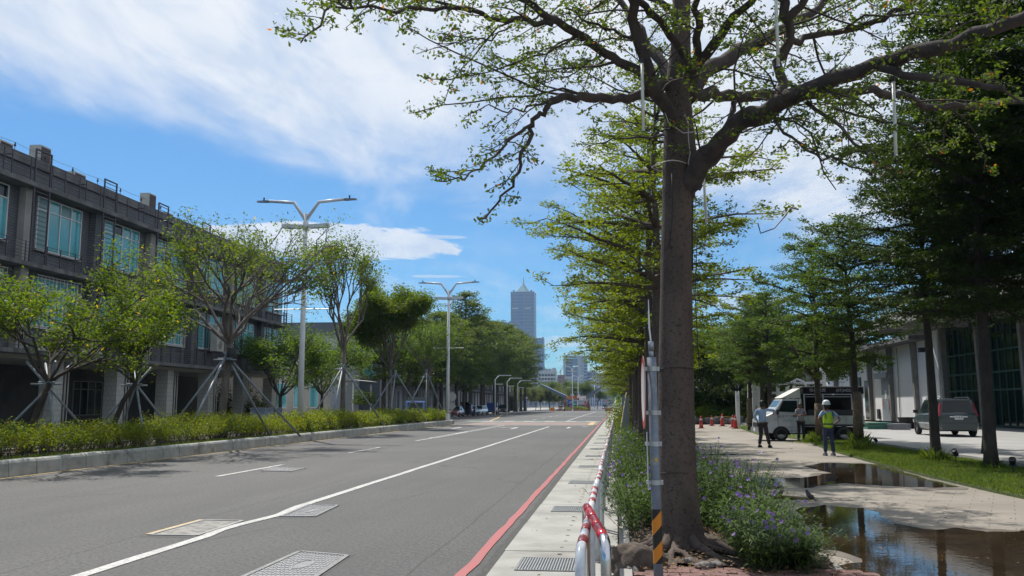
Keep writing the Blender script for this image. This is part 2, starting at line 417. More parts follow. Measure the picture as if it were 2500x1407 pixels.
# rough asphalt lip beside the apron
def strip(name, pts, w, z, m, jit=0, seed=1):
    rng = random.Random(seed); mb = MB(); L = []; Rr = []
    for i, p in enumerate(pts):
        a = Vector(pts[max(i-1, 0)]); b = Vector(pts[min(i+1, len(pts)-1)]); t = (b-a).normalized(); n = Vector((t.y, -t.x))
        c = Vector(p); L.append(c-n*(w/2+rng.uniform(-jit, jit))); Rr.append(c+n*(w/2+rng.uniform(-jit, jit)))
    vs = [(p.x, p.y, z) for p in L]+[(p.x, p.y, z) for p in Rr]; n = len(pts)
    mb.add(vs, [(i, n+i, n+i+1, i+1) for i in range(n-1)])
    return struct(mb.build(name, m))
def line(x, y0, y1, step=1.0, wob=0, seed=2):
    r = random.Random(seed); n = max(2, int((y1-y0)/step)+1)
    return [(x+r.uniform(-wob, wob), y0+(y1-y0)*i/(n-1)) for i in range(n)]
M_lip = mat('old_asphalt_lip', (.05, .05, .05), .9, (.09, .09, .085), 20, 1, .8, 60)
strip('asphalt_lip', line(-1.27, -4, 120, .25, .01, 5), .12, .0045, M_lip, .022, 6)
strip('red_kerb_line', line(-1.46, -4, 230, .6, .012, 7), .105, .009, M_red_line, .008, 8)
# white lane line, wobbling over the manhole covers
pts = []
for i in range(120):
    y = 3+i*.55
    x = -4.98
    if 11.2 < y < 15: x += .11*math.exp(-((y-12.9)/.6)**2)-.07*math.exp(-((y-11.4)/.5)**2)
    x += .006*math.sin(y*1.3)
    pts.append((x, y))
pts = [p for p in pts if p[1] < 67]
strip('white_lane_line', pts, .15, .007, M_white_line, .006)
strip('white_lane_line_far', line(-5.0, 92, 220, 2), .16, .007, M_white_line, .004)
for k in range(0, 4):
    strip('dashed_lane_line', line(-8.86, 19.5+10*k, 23.5+10*k, .5), .12, .007, M_white_line, .005, k+20)
strip('double_lane_line', line(-8.72, 43, 70, 1), .10, .007, M_white_line, .004)
strip('double_lane_line_left', line(-8.98, 43, 70, 1), .10, .007, M_white_line, .004)
for k in range(6): strip('dashed_lane_line_far', line(-8.9, 96+12*k, 101+12*k, 1), .15, .007, M_white_line, .004)
strip('yellow_edge_line', line(-13.22, -4, 74, .8, .008, 9), .11, .007, M_yellow_line, .01, 10)
strip('yellow_edge_line_far', [(-12.6, 90), (-14.5, 110), (-19, 150), (-20.6, 175)], .2, .007, M_yellow_line)
# coloured crossing table beyond the planter end
M_band = mat('worn_red_band', (.26, .17, .14), .85, (.17, .155, .15), .8, 1, .3, 40)
M_band_g = mat('worn_green_band', (.16, .27, .22), .85, (.20, .24, .22), .9)
sheet('red_band', rect(-12.5, -1.62, 72, 84), .004, M_band)
sheet('green_band', rect(-14.5, -1.62, 86, 90), .004, M_band_g)
for k in range(6): sheet('crossing_dash', rect(-13+2*k, -12+2*k, 86.6, 89.4), .007, M_white_line)
sheet('stop_line', rect(-12.4, -1.9, 70.6, 71.2), .007, M_white_line)
sheet('yellow_patch', rect(-2.4, -1.95, 73, 84), .007, M_yellow_line)
sheet('crossing_line', rect(-20, -1.9, 128, 129.4), .007, M_white_line)
sheet('crossing_line_far', rect(-20, -1.9, 205, 208), .007, M_white_line)
# lane arrows
def arrow(name, x, y, s, mir=1):
    mb = MB(); z = .007
    q = [(-.1, 0), (.1, 0), (.1, 3.4), (-.1, 3.4)]
    mb.sheet([(x+a*s, y+b) for a, b in q], z)
    mb.sheet([(x+a, y+b) for a, b in [(-.1, 3.4), (.1, 3.4), (.1*1, 3.9), (-.9*mir, 4.6), (-.9*mir, 4.2)]], z)
    mb.sheet([(x+a, y+b) for a, b in ([(-.9*mir, 3.7), (-.9*mir, 5.1), (-1.5*mir, 4.4)] if mir < 0 else [(-.9, 5.1), (-.9, 3.7), (-1.5, 4.4)])], z)
    return struct(mb.build(name, M_white_line))
arrow('turn_arrow', -7.0, 60, 1.2, 1); arrow('turn_arrow_left', -11.0, 60, 1.2, 1); arrow('turn_arrow_right', -3.4, 62, 1.2, -1)
# darker asphalt repairs
M_patch = mat('asphalt_repair', (.058, .058, .060), .85, (.080, .080, .080), 3, 1, .5, 60)
sheet('asphalt_patch', rect(-12.9, -1.7, 44, 49), .0035, M_patch)
sheet('asphalt_patch_far', rect(-8.6, -5.3, 52, 58), .0035, M_patch)
# manhole covers
def manhole(name, label, quad, m, cells=(12, 9), frame=True, yellow=False):
    c = sum((Vector((q[0], q[1], 0)) for q in quad), Vector())/4
    t = thing(name, label, 'manhole cover', c)
    a, b, cc, d = [Vector((q[0], q[1], 0)) for q in quad]   # near-left, near-right, far-right, far-left
    def at(u, v): return (a.lerp(b, u)).lerp(d.lerp(cc, u), v)
    mb = MB(); mb.poly([at(u, v)+Vector((0, 0, .0022)) for u, v in ((-.09, -.12), (1.08, -.09), (1.10, 1.10), (-.07, 1.13))]); mb.build('asphalt_surround', M_patch, t)
    fr = MB()
    for p, q in ((a, b), (b, cc), (cc, d), (d, a)): fr.beam(p+Vector((0, 0, .004)), q+Vector((0, 0, .004)), .05, .02)
    fr.build('frame', M_conc_l if yellow else M_iron, t)
    pl = MB(); pl.poly([at(u, v)+Vector((0, 0, .0055)) for u, v in ((.03, .03), (.97, .03), (.97, .97), (.03, .97))]); pl.build('plate', m, t)
    st = MB()
    for i in range(cells[0]):
        for j in range(cells[1]):
            u = (i+.5)/cells[0]; v = (j+.5)/cells[1]
            if (u-.5)**2/.02+(v-.5)**2/.03 < 1 and not yellow: continue
            du, dv = (.36/cells[0], .17/cells[1]) if (i+j) % 2 else (.17/cells[0], .36/cells[1])
            st.add([at(u-du, v-dv)+Vector((0, 0, .0105)), at(u+du, v-dv)+Vector((0, 0, .0105)), at(u+du, v+dv)+Vector((0, 0, .0105)), at(u-du, v+dv)+Vector((0, 0, .0105)),
                    at(u-du, v-dv)+Vector((0, 0, .0055)), at(u+du, v-dv)+Vector((0, 0, .0055)), at(u+du, v+dv)+Vector((0, 0, .0055)), at(u-du, v+dv)+Vector((0, 0, .0055))],
                   [(0, 1, 2, 3), (4, 5, 1, 0), (5, 6, 2, 1), (6, 7, 3, 2), (7, 4, 0, 3)])
    for k in range(24):
        a0 = k*math.pi/12; p = at(.5+.13*math.cos(a0), .5+.17*math.sin(a0)); q = at(.5+.13*math.cos(a0+.26), .5+.17*math.sin(a0+.26))
        st.beam(p+Vector((0, 0, .008)), q+Vector((0, 0, .008)), .012, .006)
    if not yellow: stuff(st.build('tread_studs', mat('worn_iron_stud', (.30, .30, .31), .4, metal=.4), t))
    if yellow:
        mb = MB(); mb.beam(d+Vector((-.03, 0, .010)), a+Vector((-.03, 0, .010)), .07, .006); mb.build('yellow_edge', M_yellow_line, t)
    return t
M_plate = mat('iron_plate', (.15, .15, .155), .5, (.23, .23, .235), 9, .8, .5, 50, metal=.2)
M_cplate = mat('concrete_plate', (.30, .29, .26), .85, (.13, .13, .13), 7, .9, .6, 30)
def gq(*pp): return [G(*p) for p in pp]
manhole('manhole_cover', 'large patterned metal cover in the nearest lane by the bottom edge', gq((590, 1412), (768, 1412), (848, 1358), (732, 1348)), M_plate, (16, 12))
manhole('manhole_cover', 'patterned metal cover touching the right side of the white line', gq((686, 1262), (768, 1262), (824, 1235), (756, 1233)), M_plate, (14, 9))
manhole('manhole_cover', 'worn concrete cover with yellow painted edge left of white line', gq((366, 1307), (480, 1309), (592, 1273), (497, 1271)), M_cplate, (10, 8), yellow=True)
manhole('manhole_cover', 'small distant metal cover at the end of the dashed line', gq((640, 1150), (708, 1152), (744, 1144), (668, 1140)), M_plate, (12, 8))
# drain gratings in the apron
def grate(y0, y1, x0, x1, label):
    t = thing('drain_grating', label, 'drain grating', ((x0+x1)/2, y0, .03), 'drain gratings in the pavement')
    mb = MB(); mb.b2(x0+.02, x1-.02, y0+.02, y1-.02, .0285, .0300); mb.build('pit', M_void, t)
    mb = MB()
    for a in (x0, x1): mb.b2(a-.012, a+.012, y0-.012, y1+.012, .029, .036)
    for a in (y0, y1): mb.b2(x0+.0125, x1-.0125, a-.012, a+.012, .029, .036)
    mb.build('frame', M_iron, t)
    mb = MB(); n = 22
    for k in range(1, n): xx = x0+(x1-x0)*k/n; mb.b2(xx-.005, xx+.005, y0+.013, y1-.013, .0305, .0355)
    for k in range(1, 11): yy = y0+(y1-y0)*k/11; mb.b2(x0+.013, x1-.013, yy-.006, yy+.006, .0302, .0348)
    stuff(mb.build('bars', mat('galvanised_bar', (.33, .34, .34), .45, metal=.5), t))
gl = ['nearest drain grating beside the first railing leg', 'second drain grating from the bottom of the pavement', 'third drain grating along the pavement',
      'fourth drain grating along the pavement', 'fifth drain grating, a thin dark strip', 'sixth drain grating far along the pavement', 'seventh drain grating far along the pavement',
      'eighth drain grating far along the pavement', 'ninth drain grating where the pavement gets narrow']
for k in range(9):
    grate(8.75+4.75*k, 9.45+4.75*k, -.98, -.38, gl[k])
mb = MB(); r = random.Random(4); y = 6.5
while y < 34:
    if not any(8.6+4.75*k < y < 9.6+4.75*k for k in range(7)):
        mb.lathe([(.022+.006*r.random(), .0305), (.001, .0306)], (-.62+r.uniform(-.01, .01), y, 0), 10, cap=False)
    y += .46
h = mb.build('drain_holes', M_void, ap)
h['kind'] = 'stuff'
# flower bed edging and soil
mb = MB(); mb.b2(.0, .11, 7.6, 150, -.02, .11); struct(mb.build('bed_kerb', M_conc_l))
mb = MB(); mb.b2(1.98, 2.06, 8.8, 72, -.02, .07); struct(mb.build('bed_edge', M_conc_l))
def lumpy(name, x0, x1, y0, y1, nx, ny, z, amp, m, sc=3, edge=True):
    mb = MB(); vs = []; fs = []
    for j in range(ny+1):
        for i in range(nx+1):
            x = x0+(x1-x0)*i/nx; y = y0+(y1-y0)*j/ny
            vs.append((x, y, z+amp*mnoise.fractal(Vector((x*sc, y*sc, 0)), 1, 2, 4)))
    for j in range(ny):
        for i in range(nx):
            a = j*(nx+1)+i; fs.append((a, a+1, a+nx+2, a+nx+1))
    mb.add(vs, fs); return struct(mb.build(name, m, smooth=True))
lumpy('bed_soil', .11, 1.98, 8.80, 26, 60, 260, .10, .045, M_soil, 4)
sheet('bed_soil_far', rect(.11, 1.98, 26, 150), .09, M_soil)
# brick edging across the near end of the bed
ed = thing('brick_edging', 'row of interlocking red pavers at the near end of the flower bed', 'brick edging', (.9, 8.1, 0))
M_pav = mat('red_paver', (.22, .12, .105), .9, (.15, .09, .08), 12, 1, .5, 50)
rr = random.Random(8)
sheet('paver_bed', rect(.11, 2.3, 6.0, 8.79), .05, M_soil)
for j in range(9):
    for i in range(10):
        x = .12+i*.205+(.1 if j % 2 else 0); yy = 8.60-j*.165
        w, l = .194, .155
        pts = []
        for u, v in ((0, 0), (.25, .06), (.5, 0), (.75, .06), (1, 0), (1, .5), (1, 1), (.75, 1.06), (.5, 1), (.25, 1.06), (0, 1), (0, .5)):
            dx = .012 if v == .5 else 0
            pts.append((x+u*w+dx, yy+v*l))
        mb = MB(); mb.prism(pts, .03, .095+rr.uniform(-.006, .006)); mb.build('paver', M_pav, ed)
# lawn strip and lawn by the van
M_grass = leafmat('grass', (.06, .11, .015), (.12, .17, .03), .35)
M_lawn = mat('lawn_turf', (.055, .085, .018), .95, (.09, .12, .025), 6, 1, 1, 60)
def curved_lawn(name, poly, z):
    mb = MB(); mb.prism(poly, -.01, z); return struct(mb.build(name, M_lawn))
LW = [(9.9, 12), (6.9, 14.0), (6.75, 17.5), (6.75, 21), (6.95, 27), (7.3, 33), (7.85, 38.5), (8.6, 41.5), (9.9, 43.5), (9.9, 44)]
curved_lawn('lawn', [(9.88, 12)]+[(6.95, 10)]+LW[1:-1]+[(9.88, 44)], .055)
LW2 = [G(1795, 1043), G(1850, 1062), G(1990, 1078), G(2100, 1060), G(2100, 1040), G(1850, 1038)]
curved_lawn('small_lawn', [(p.x, p.y) for p in LW2], .04)
def inpoly(x, y, poly):
    c = False; n = len(poly)
    for i in range(n):
        x1, y1 = poly[i][0], poly[i][1]; x2, y2 = poly[(i+1) % n][0], poly[(i+1) % n][1]
        if (y1 > y) != (y2 > y) and x < (x2-x1)*(y-y1)/(y2-y1)+x1: c = not c
    return c
def blades(name, pts, h, m, w=.012, parent=None, lean=.5, seed=1):
    r = np.random.default_rng(seed); P0 = np.array(pts, dtype=np.float32); n = len(P0)
    a = r.uniform(0, 2*np.pi, n); hh = np.array(h)*r.uniform(.5, 1.2, n) if np.isscalar(h) else np.array(h)*r.uniform(.4, 1.15, n)
    ln = r.uniform(.1, 1, n)*lean*hh; ww = w*r.uniform(.6, 1.3, n)
    d = np.stack([np.cos(a), np.sin(a), np.zeros(n)], 1); s = np.stack([-np.sin(a), np.cos(a), np.zeros(n)], 1)
    up = np.array([0, 0, 1.0])
    A = P0-s*ww[:, None]/2; B = P0+s*ww[:, None]/2
    Mi = P0+d*(ln*.35)[:, None]+up*(hh*.6)[:, None]; C = Mi+s*ww[:, None]*.4; T = P0+d*ln[:, None]+up*hh[:, None]
    V = np.stack([A, B, C, T], 1).reshape(-1, 3)
    return mesh_np(name, V, 4, m, parent)
rg = np.random.default_rng(5); pts = []
lp = [(9.85, 10)]+[(6.95, 10)]+LW[1:-1]+[(9.85, 44)]
while len(pts) < 60000:
    y = 12+32*rg.random()**1.5; x = rg.uniform(6.6, 9.9)
    if inpoly(x, y, lp): pts.append((x, y, .05))
stuff(tag(blades('lawn_grass', pts, .06, M_grass, .018, lean=.9, seed=2), 'short green grass of the lawn strip', None))
pts = []
xs = [p.x for p in LW2]; ys = [p.y for p in LW2]
while len(pts) < 9000:
    x = rg.uniform(min(xs), max(xs)); y = rg.uniform(min(ys), max(ys))
    if inpoly(x, y, [(p.x, p.y) for p in LW2]): pts.append((x, y, .035))
stuff(tag(blades('lawn_grass', pts, .07, M_grass, .03, lean=.9, seed=3), 'sunlit grass patch left of the van', None))
# puddles: real water sheets with irregular rims
def watermat():
    m = bpy.data.materials.new('puddle_water'); m.use_nodes = True; g = NG(m.node_tree); b = g.n['Principled BSDF']
    co = g.new('ShaderNodeTexCoord').outputs['Object']
    g.l.new(g.mix(g.ramp(g.noise(co, .9, 5), .35, .65), (.022, .015, .008), (.045, .030, .016)), b.inputs['Base Color'])
    b.inputs['Roughness'].default_value = .012; b.inputs['IOR'].default_value = 1.333; b.inputs['Specular IOR Level'].default_value = .85
    bn = g.new('ShaderNodeBump'); bn.inputs['Strength'].default_value = .035; bn.inputs['Distance'].default_value = .02
    g.l.new(g.noise(co, 9, 3), bn.inputs['Height']); g.l.new(bn.outputs[0], b.inputs['Normal'])
    return m
M_water = watermat()
def puddle(name, outline, seed, jit=.10, label=None, z=.006):
    "outline: pixel points, turned into ground points and roughened"
    pts = [G(*p) for p in outline]; out = []; n = len(pts)
    for i in range(n):
        a, b = pts[i], pts[(i+1) % n]; k = max(2, int((b-a).length/.10))
        for j in range(k):
            p = a.lerp(b, j/k); q = mnoise.noise_vector(Vector((p.x*1.7+seed, p.y*1.3, seed)))
            q2 = mnoise.noise_vector(Vector((p.x*6+seed, p.y*3, seed)))
            q3 = mnoise.noise_vector(Vector((p.x*15+seed, p.y*9, seed))); out.append((p.x+q.x*jit*1.2+q2.x*jit*.6+q3.x*jit*.25, p.y+q.y*jit*3.0+q2.y*jit*1.6+q3.y*jit*.5))
    if z < .007:
        c = sum((Vector((p[0], p[1])) for p in out), Vector((0, 0)))/len(out)
        rim = []
        for p in out:
            d = (Vector(p)-c); q = mnoise.noise(Vector((p[0]*2.3, p[1]*2.3, seed+5))); d.normalize(); w = .16+.16*q
            rim.append((p[0]+d.x*w, p[1]+d.y*w*2.2))
        mr = MB(); mr.sheet(rim, .003+seed*.00012); struct(mr.build('damp_margin', mat('damp_concrete', (.13, .11, .088), .35, (.21, .18, .145), 2.5, .9, .5, 12)))
    mb = MB(); mb.sheet(out, z); o = mb.build(name, M_water)
    return struct(o)
puddle('puddle', [(1955, 1243), (2010, 1234), (2090, 1240), (2150, 1252), (2190, 1280), (2250, 1292), (2330, 1290), (2400, 1300), (2520, 1300), (2800, 1330), (2900, 1500), (2300, 1560), (2120, 1400), (2115, 1366), (2040, 1348), (1935, 1345)], 1)
puddle('puddle_far', [(1965, 1140), (2010, 1131), (2100, 1132), (2150, 1135), (2230, 1160), (2300, 1180), (2340, 1190), (2230, 1192), (2140, 1186), (2060, 1180), (1960, 1192), (1870, 1196), (1790, 1172), (1870, 1168), (1960, 1168), (2030, 1156)], 7, .07)
puddle('small_puddle', [(1870, 1208), (1950, 1213), (2000, 1221), (1930, 1222), (1850, 1216)], 11, .03)
puddle('wet_streak', [(1690, 1112), (1760, 1108), (1830, 1110), (1770, 1113)], 12, .03)
puddle('corner_puddle', [(2010, 1390), (2130, 1375), (2190, 1382), (2250, 1450), (2000, 1450)], 13, .05, z=.0095)
# left planter island: kerb stones, soil
kb = thing('kerb', None, None); kb['kind'] = 'structure'
y = 8.0; r = random.Random(12); k = 0
while y < 73.5:
    L = .98
    x = -13.32
    mb = MB(); z1 = .37+r.uniform(-.006, .006); dx = r.uniform(-.006, .006)
    prof = [(x+dx, 0), (x+dx-.02, z1-.07), (x+dx-.05, z1-.02), (x+dx-.09, z1), (x-.24, z1), (x-.24, 0)]
    vs = [(a, y+.012, b) for a, b in prof]+[(a, y+L-.012, b) for a, b in prof]
    mb.add(vs, [tuple(range(6))[::-1], tuple(range(6, 12))]+[(i, (i+1) % 6, 6+(i+1) % 6, 6+i) for i in range(6)])
    mb.build('kerb_stone', M_kerb, kb); y += L; k += 1
for i in range(4):
    a0 = math.pi/2*i/4; a1 = math.pi/2*(i+1)/4
mb = MB(); mb.b2(-17.0, -13.32, 73.55, 73.8, 0, .37); mb.build('kerb_end', M_kerb, kb)
mb = MB(); mb.b2(-17.0, -16.8, 8, 73.5, 0, .37); mb.build('kerb_back', M_kerb, kb)
mb = MB(); mb.b2(-16.78, -13.57, 8, 73.5, 0, .30); struct(mb.build('planter_soil', M_soil))
mb = MB(); mb.b2(-13.50, -13.40, 8, 73.5, .005, .33); mb.build('kerb_joint', mat('kerb_joint', (.09, .09, .085), .95), kb)
# side pavement in front of the left buildings
mb = MB(); mb.b2(-40, -22.6, -8, 420, 0, .13); struct(mb.build('side_pavement', M_conc_l))
# ---------------------------------------------------------------- vegetation
def barkmat():
    m = bpy.data.materials.new('grey_bark'); m.use_nodes = True; g = NG(m.node_tree); b = g.n['Principled BSDF']
    co = g.new('ShaderNodeTexCoord').outputs['Object']; cs = g.mapv(co, (1, 1, .4))
    col = g.mix(g.ramp(g.noise(cs, 3.0, 7, .65), .35, .68), (.118, .090, .076), (.070, .053, .046))
    col = g.mix(g.m('MULTIPLY', g.ramp(g.noise(co, 30, 6, .8), .53, .62), .85), col, (.018, .015, .014))
    col = g.mix(g.m('MULTIPLY', g.ramp(g.noise(g.mapv(co, (1, 1, .7)), 9, 7, .75), .58, .68), .7), col, (.032, .025, .023))
    col = g.mix(g.m('MULTIPLY', g.ramp(g.noise(co, 60, 4, .7), .64, .72), .6), col, (.22, .19, .17))
    sp = g.new('ShaderNodeSeparateXYZ'); g.l.new(co, sp.inputs[0])
    g.l.new(col, b.inputs['Base Color']); b.inputs['Roughness'].default_value = .92; b.inputs['Specular IOR Level'].default_value = .25
    bn = g.new('ShaderNodeBump'); bn.inputs['Strength'].default_value = .8; bn.inputs['Distance'].default_value = .015
    g.l.new(g.m('ADD', g.noise(co, 30, 6, .7), g.m('MULTIPLY', g.noise(g.mapv(co, (1, 1, 5)), 3, 4, .6), .6)), bn.inputs['Height']); g.l.new(bn.outputs[0], b.inputs['Normal'])
    return m
M_bark = barkmat()
M_barkl = mat('pale_bark', (.15, .13, .115), .95, (.085, .07, .06), 5, .9, .6, 25, stretch=(1, 1, .4))
M_barkm = mat('limb_bark', (.075, .056, .050), .95, (.036, .028, .028), 6, .9, .7, 25)  # darker than the trunk: backlit look of the limbs put into the colour
M_barkd = mat('dark_bark', (.065, .05, .042), .95, (.035, .027, .024), 5, .9, .7, 25, stretch=(1, 1, .4))
M_lf_main = leafmat('main_tree_leaf', (.040, .066, .016), (.080, .110, .026), .40, (2.6, 2.7, .6), rare=(.35, .12, .02))
M_lf_row = leafmat('row_tree_leaf', (.060, .095, .012), (.11, .15, .018), .52, (2.6, 2.3, .5))
M_lf_lawn = leafmat('lawn_tree_leaf', (.020, .046, .010), (.062, .100, .016), .42, (2.8, 2.7, .5))
M_lf_dark = leafmat('vignetted_tree_leaf', (.014, .034, .008), (.042, .070, .012), .28, (2.4, 2.4, .5))  # darker copy of the lawn leaf, lens vignette put into the colour
M_lf_dense = leafmat('dense_tree_leaf', (.026, .052, .011), (.075, .105, .016), .45, (2.7, 2.5, .5))
M_lf_young = leafmat('young_tree_leaf', (.036, .074, .011), (.090, .125, .016), .48, (2.7, 2.6, .5), rare=(.30, .22, .02))
M_lf_bush = leafmat('bush_leaf', (.036, .078, .012), (.095, .145, .02), .42, (2.5, 2.5, .6))
M_lf_hedge = leafmat('hedge_leaf', (.065, .12, .010), (.19, .215, .014), .42, (2.0, 1.9, .4), rare=(.25, .10, .02), lscale=.7)
M_lf_flower = leafmat('ruellia_leaf', (.040, .075, .014), (.085, .135, .026), .32, (1.9, 2.1, .5), rough=.38)
M_petal = leafmat('purple_petal', (.22, .13, .40), (.32, .20, .52), .35, (1.2, 1.1, 1.3))
M_lf_far = leafmat('far_tree_leaf', (.055, .085, .03), (.11, .13, .035), .4)

def leafquads(C, size, rng, flat=.8, aspect=.52, outward=None, droop=0):
    C = np.asarray(C, dtype=np.float32); n = len(C)
    s = (size*rng.uniform(.6, 1.25, n))[:, None]
    nrm = rng.normal(size=(n, 3)); nrm[:, 2] = np.abs(nrm[:, 2])+flat; nrm /= np.linalg.norm(nrm, axis=1)[:, None]
    t = rng.normal(size=(n, 3)); t[:, 2] -= droop
    if outward is not None: t += outward*1.2
    t -= nrm*np.sum(t*nrm, 1)[:, None]; t /= np.linalg.norm(t, axis=1)[:, None]+1e-9
    b = np.cross(nrm, t)
    V = np.stack([C, C+t*s*.62+b*s*aspect*.5, C+t*s, C+t*s*.62-b*s*aspect*.5], 1)
    return V.reshape(-1, 3)
def wander(p, d, L, n, rng, wob=.15, droop=0.0, up=0.0):
    pts = [Vector(p)]; d = Vector(d).normalized()
    for i in range(n):
        d = (d+Vector(rng.normal(size=3))*wob+Vector((0, 0, up-droop))).normalized()
        pts.append(pts[-1]+d*(L/n))
    return pts
def spray(limb, rng, twigs, cl, t0=.2, step=.35, L=1.0, hz=.18, csp=.11, taper=True, r=.012, subs=True):
    "flat sideways twigs along a limb polyline, leaf cluster points gathered in cl"
    seg = [(limb[i+1]-limb[i]).length for i in range(len(limb)-1)]; tot = sum(seg); s = t0*tot; side = 1
    while s < tot:
        acc = 0
        for i, l in enumerate(seg):
            if acc+l >= s: break
            acc += l
        p = limb[i].lerp(limb[i+1], (s-acc)/max(l, 1e-6)); d = (limb[i+1]-limb[i]).normalized()
        side = -side
        h = Vector((d.x, d.y, d.z*.3)); h.normalize()
        an = side*rng.uniform(.5, 1.25); h = Matrix.Rotation(an, 3, 'Z') @ h; h.z += rng.uniform(-hz, hz*1.1)
        ll = L*(1-.55*s/tot if taper else 1)*rng.uniform(.6, 1.2)
        tw = wander(p, h, ll, 4, rng, .16)
        twigs.append((tw, r*(.6+.6*ll), .003))
        if subs:
            for q in (1, 2, 3):
                if rng.random() < .8:
                    dd = (tw[q+1]-tw[q]).normalized(); dd = Matrix.Rotation(rng.choice([-1, 1])*rng.uniform(.5, 1.1), 3, 'Z') @ dd; dd.z += rng.uniform(-.25, .3)
                    st = wander(tw[q], dd, ll*rng.uniform(.25, .45), 2, rng, .15); twigs.append((st, r*.45, .002))
                    for k in range(max(2, int(ll*.4/csp))): cl.append(st[0].lerp(st[-1], (k+1)/max(2, int(ll*.4/csp))))
        k = max(2, int(ll*.85/csp))
        for j in range(k):
            u = .2+.8*(j+1)/k; ii = min(3, int(u*4-1e-6)); cl.append(tw[ii].lerp(tw[ii+1], u*4-ii))
        s += step*rng.uniform(.7, 1.3)
def clusters(cl, per, sig, rng, sz=.35):
    C = np.array([tuple(c) for c in cl], dtype=np.float32); C = np.repeat(C, per, 0)
    return C+rng.normal(size=C.shape)*np.array([sig, sig, sig*sz])
def twigmesh(name, twigs, m, parent, n=3):
    mb = MB()
    for pts, a, b in twigs:
        N = len(pts); mb.tube(pts, [a+(b-a)*i/(N-1) for i in range(N)], n, cap=False)
    return mb.build(name, m, parent, smooth=True)
def layered(name, label, cat, loc, H, z0, Rm, seed, layers, leaf, per, lm, bm=None, r0=.16, nb=6, step=.42, group=None, lean=(0, 0), prof=None, fork=False, csp=.14, flat=1.0, subs=True, rise=.16):
    rng = np.random.default_rng(seed); t = thing(name, label, cat, (0, 0, 0), group, local=True)
    bm = bm or M_bark
    tp = [Vector((lean[0]*(i/8)**1.5+rng.normal()*.02*(i > 0), lean[1]*(i/8)**1.5+rng.normal()*.02*(i > 0), H*.97*i/8)) for i in range(9)]
    mb = MB(); rad = [r0*(1.35 if i == 0 else 1)*(1-.88*(i/8)**1.3) for i in range(9)]
    tp2 = [tp[0], tp[0].lerp(tp[1], .3)]+tp[1:]; rad2 = [r0*1.35, r0*1.05]+rad[1:]
    mb.tube(tp2, rad2, 10); mb.build('trunk', bm, t, smooth=True)
    twigs = []; cl = []; ga = rng.uniform(0, 6)
    for li in range(layers):
        u = li/(layers-1); z = z0+(H-z0)*u**.92
        Rz = Rm*(prof(u) if prof else (.80+.5*u if u < .35 else 1.0-.82*((u-.35)/.65)**1.3))
        k = max(3, int(nb*(1-.35*u)))
        for j in range(k):
            a = ga+2*math.pi*j/k+rng.normal()*.22; ga += .7
            i = min(7, int(z/(H*.97)*8)); st = tp[i].lerp(tp[i+1], max(0, min(1, z/(H*.97)*8-i)))
            L = Rz*rng.uniform(.72, 1.18)
            limb = wander(st-Vector((0, 0, .25*min(1, L*.3))), (math.cos(a), math.sin(a), rise+.35*u), L, 6, rng, .09, droop=.035)
            twigs.append((limb, .018+.016*L, .006))
            spray(limb, rng, twigs, cl, .14, step, .32*L+.25, csp=csp, subs=subs)
    for j in range(4):
        cl += wander(tp[-1], (rng.normal()*.4, rng.normal()*.4, 1), .5, 4, rng)
    twigmesh('branches', twigs, bm, t)
    C = clusters(cl, per, leaf*1.0, rng)
    mesh_np('crown', leafquads(C, leaf, rng, flat), 4, lm, t)
    t.location = loc
    return t

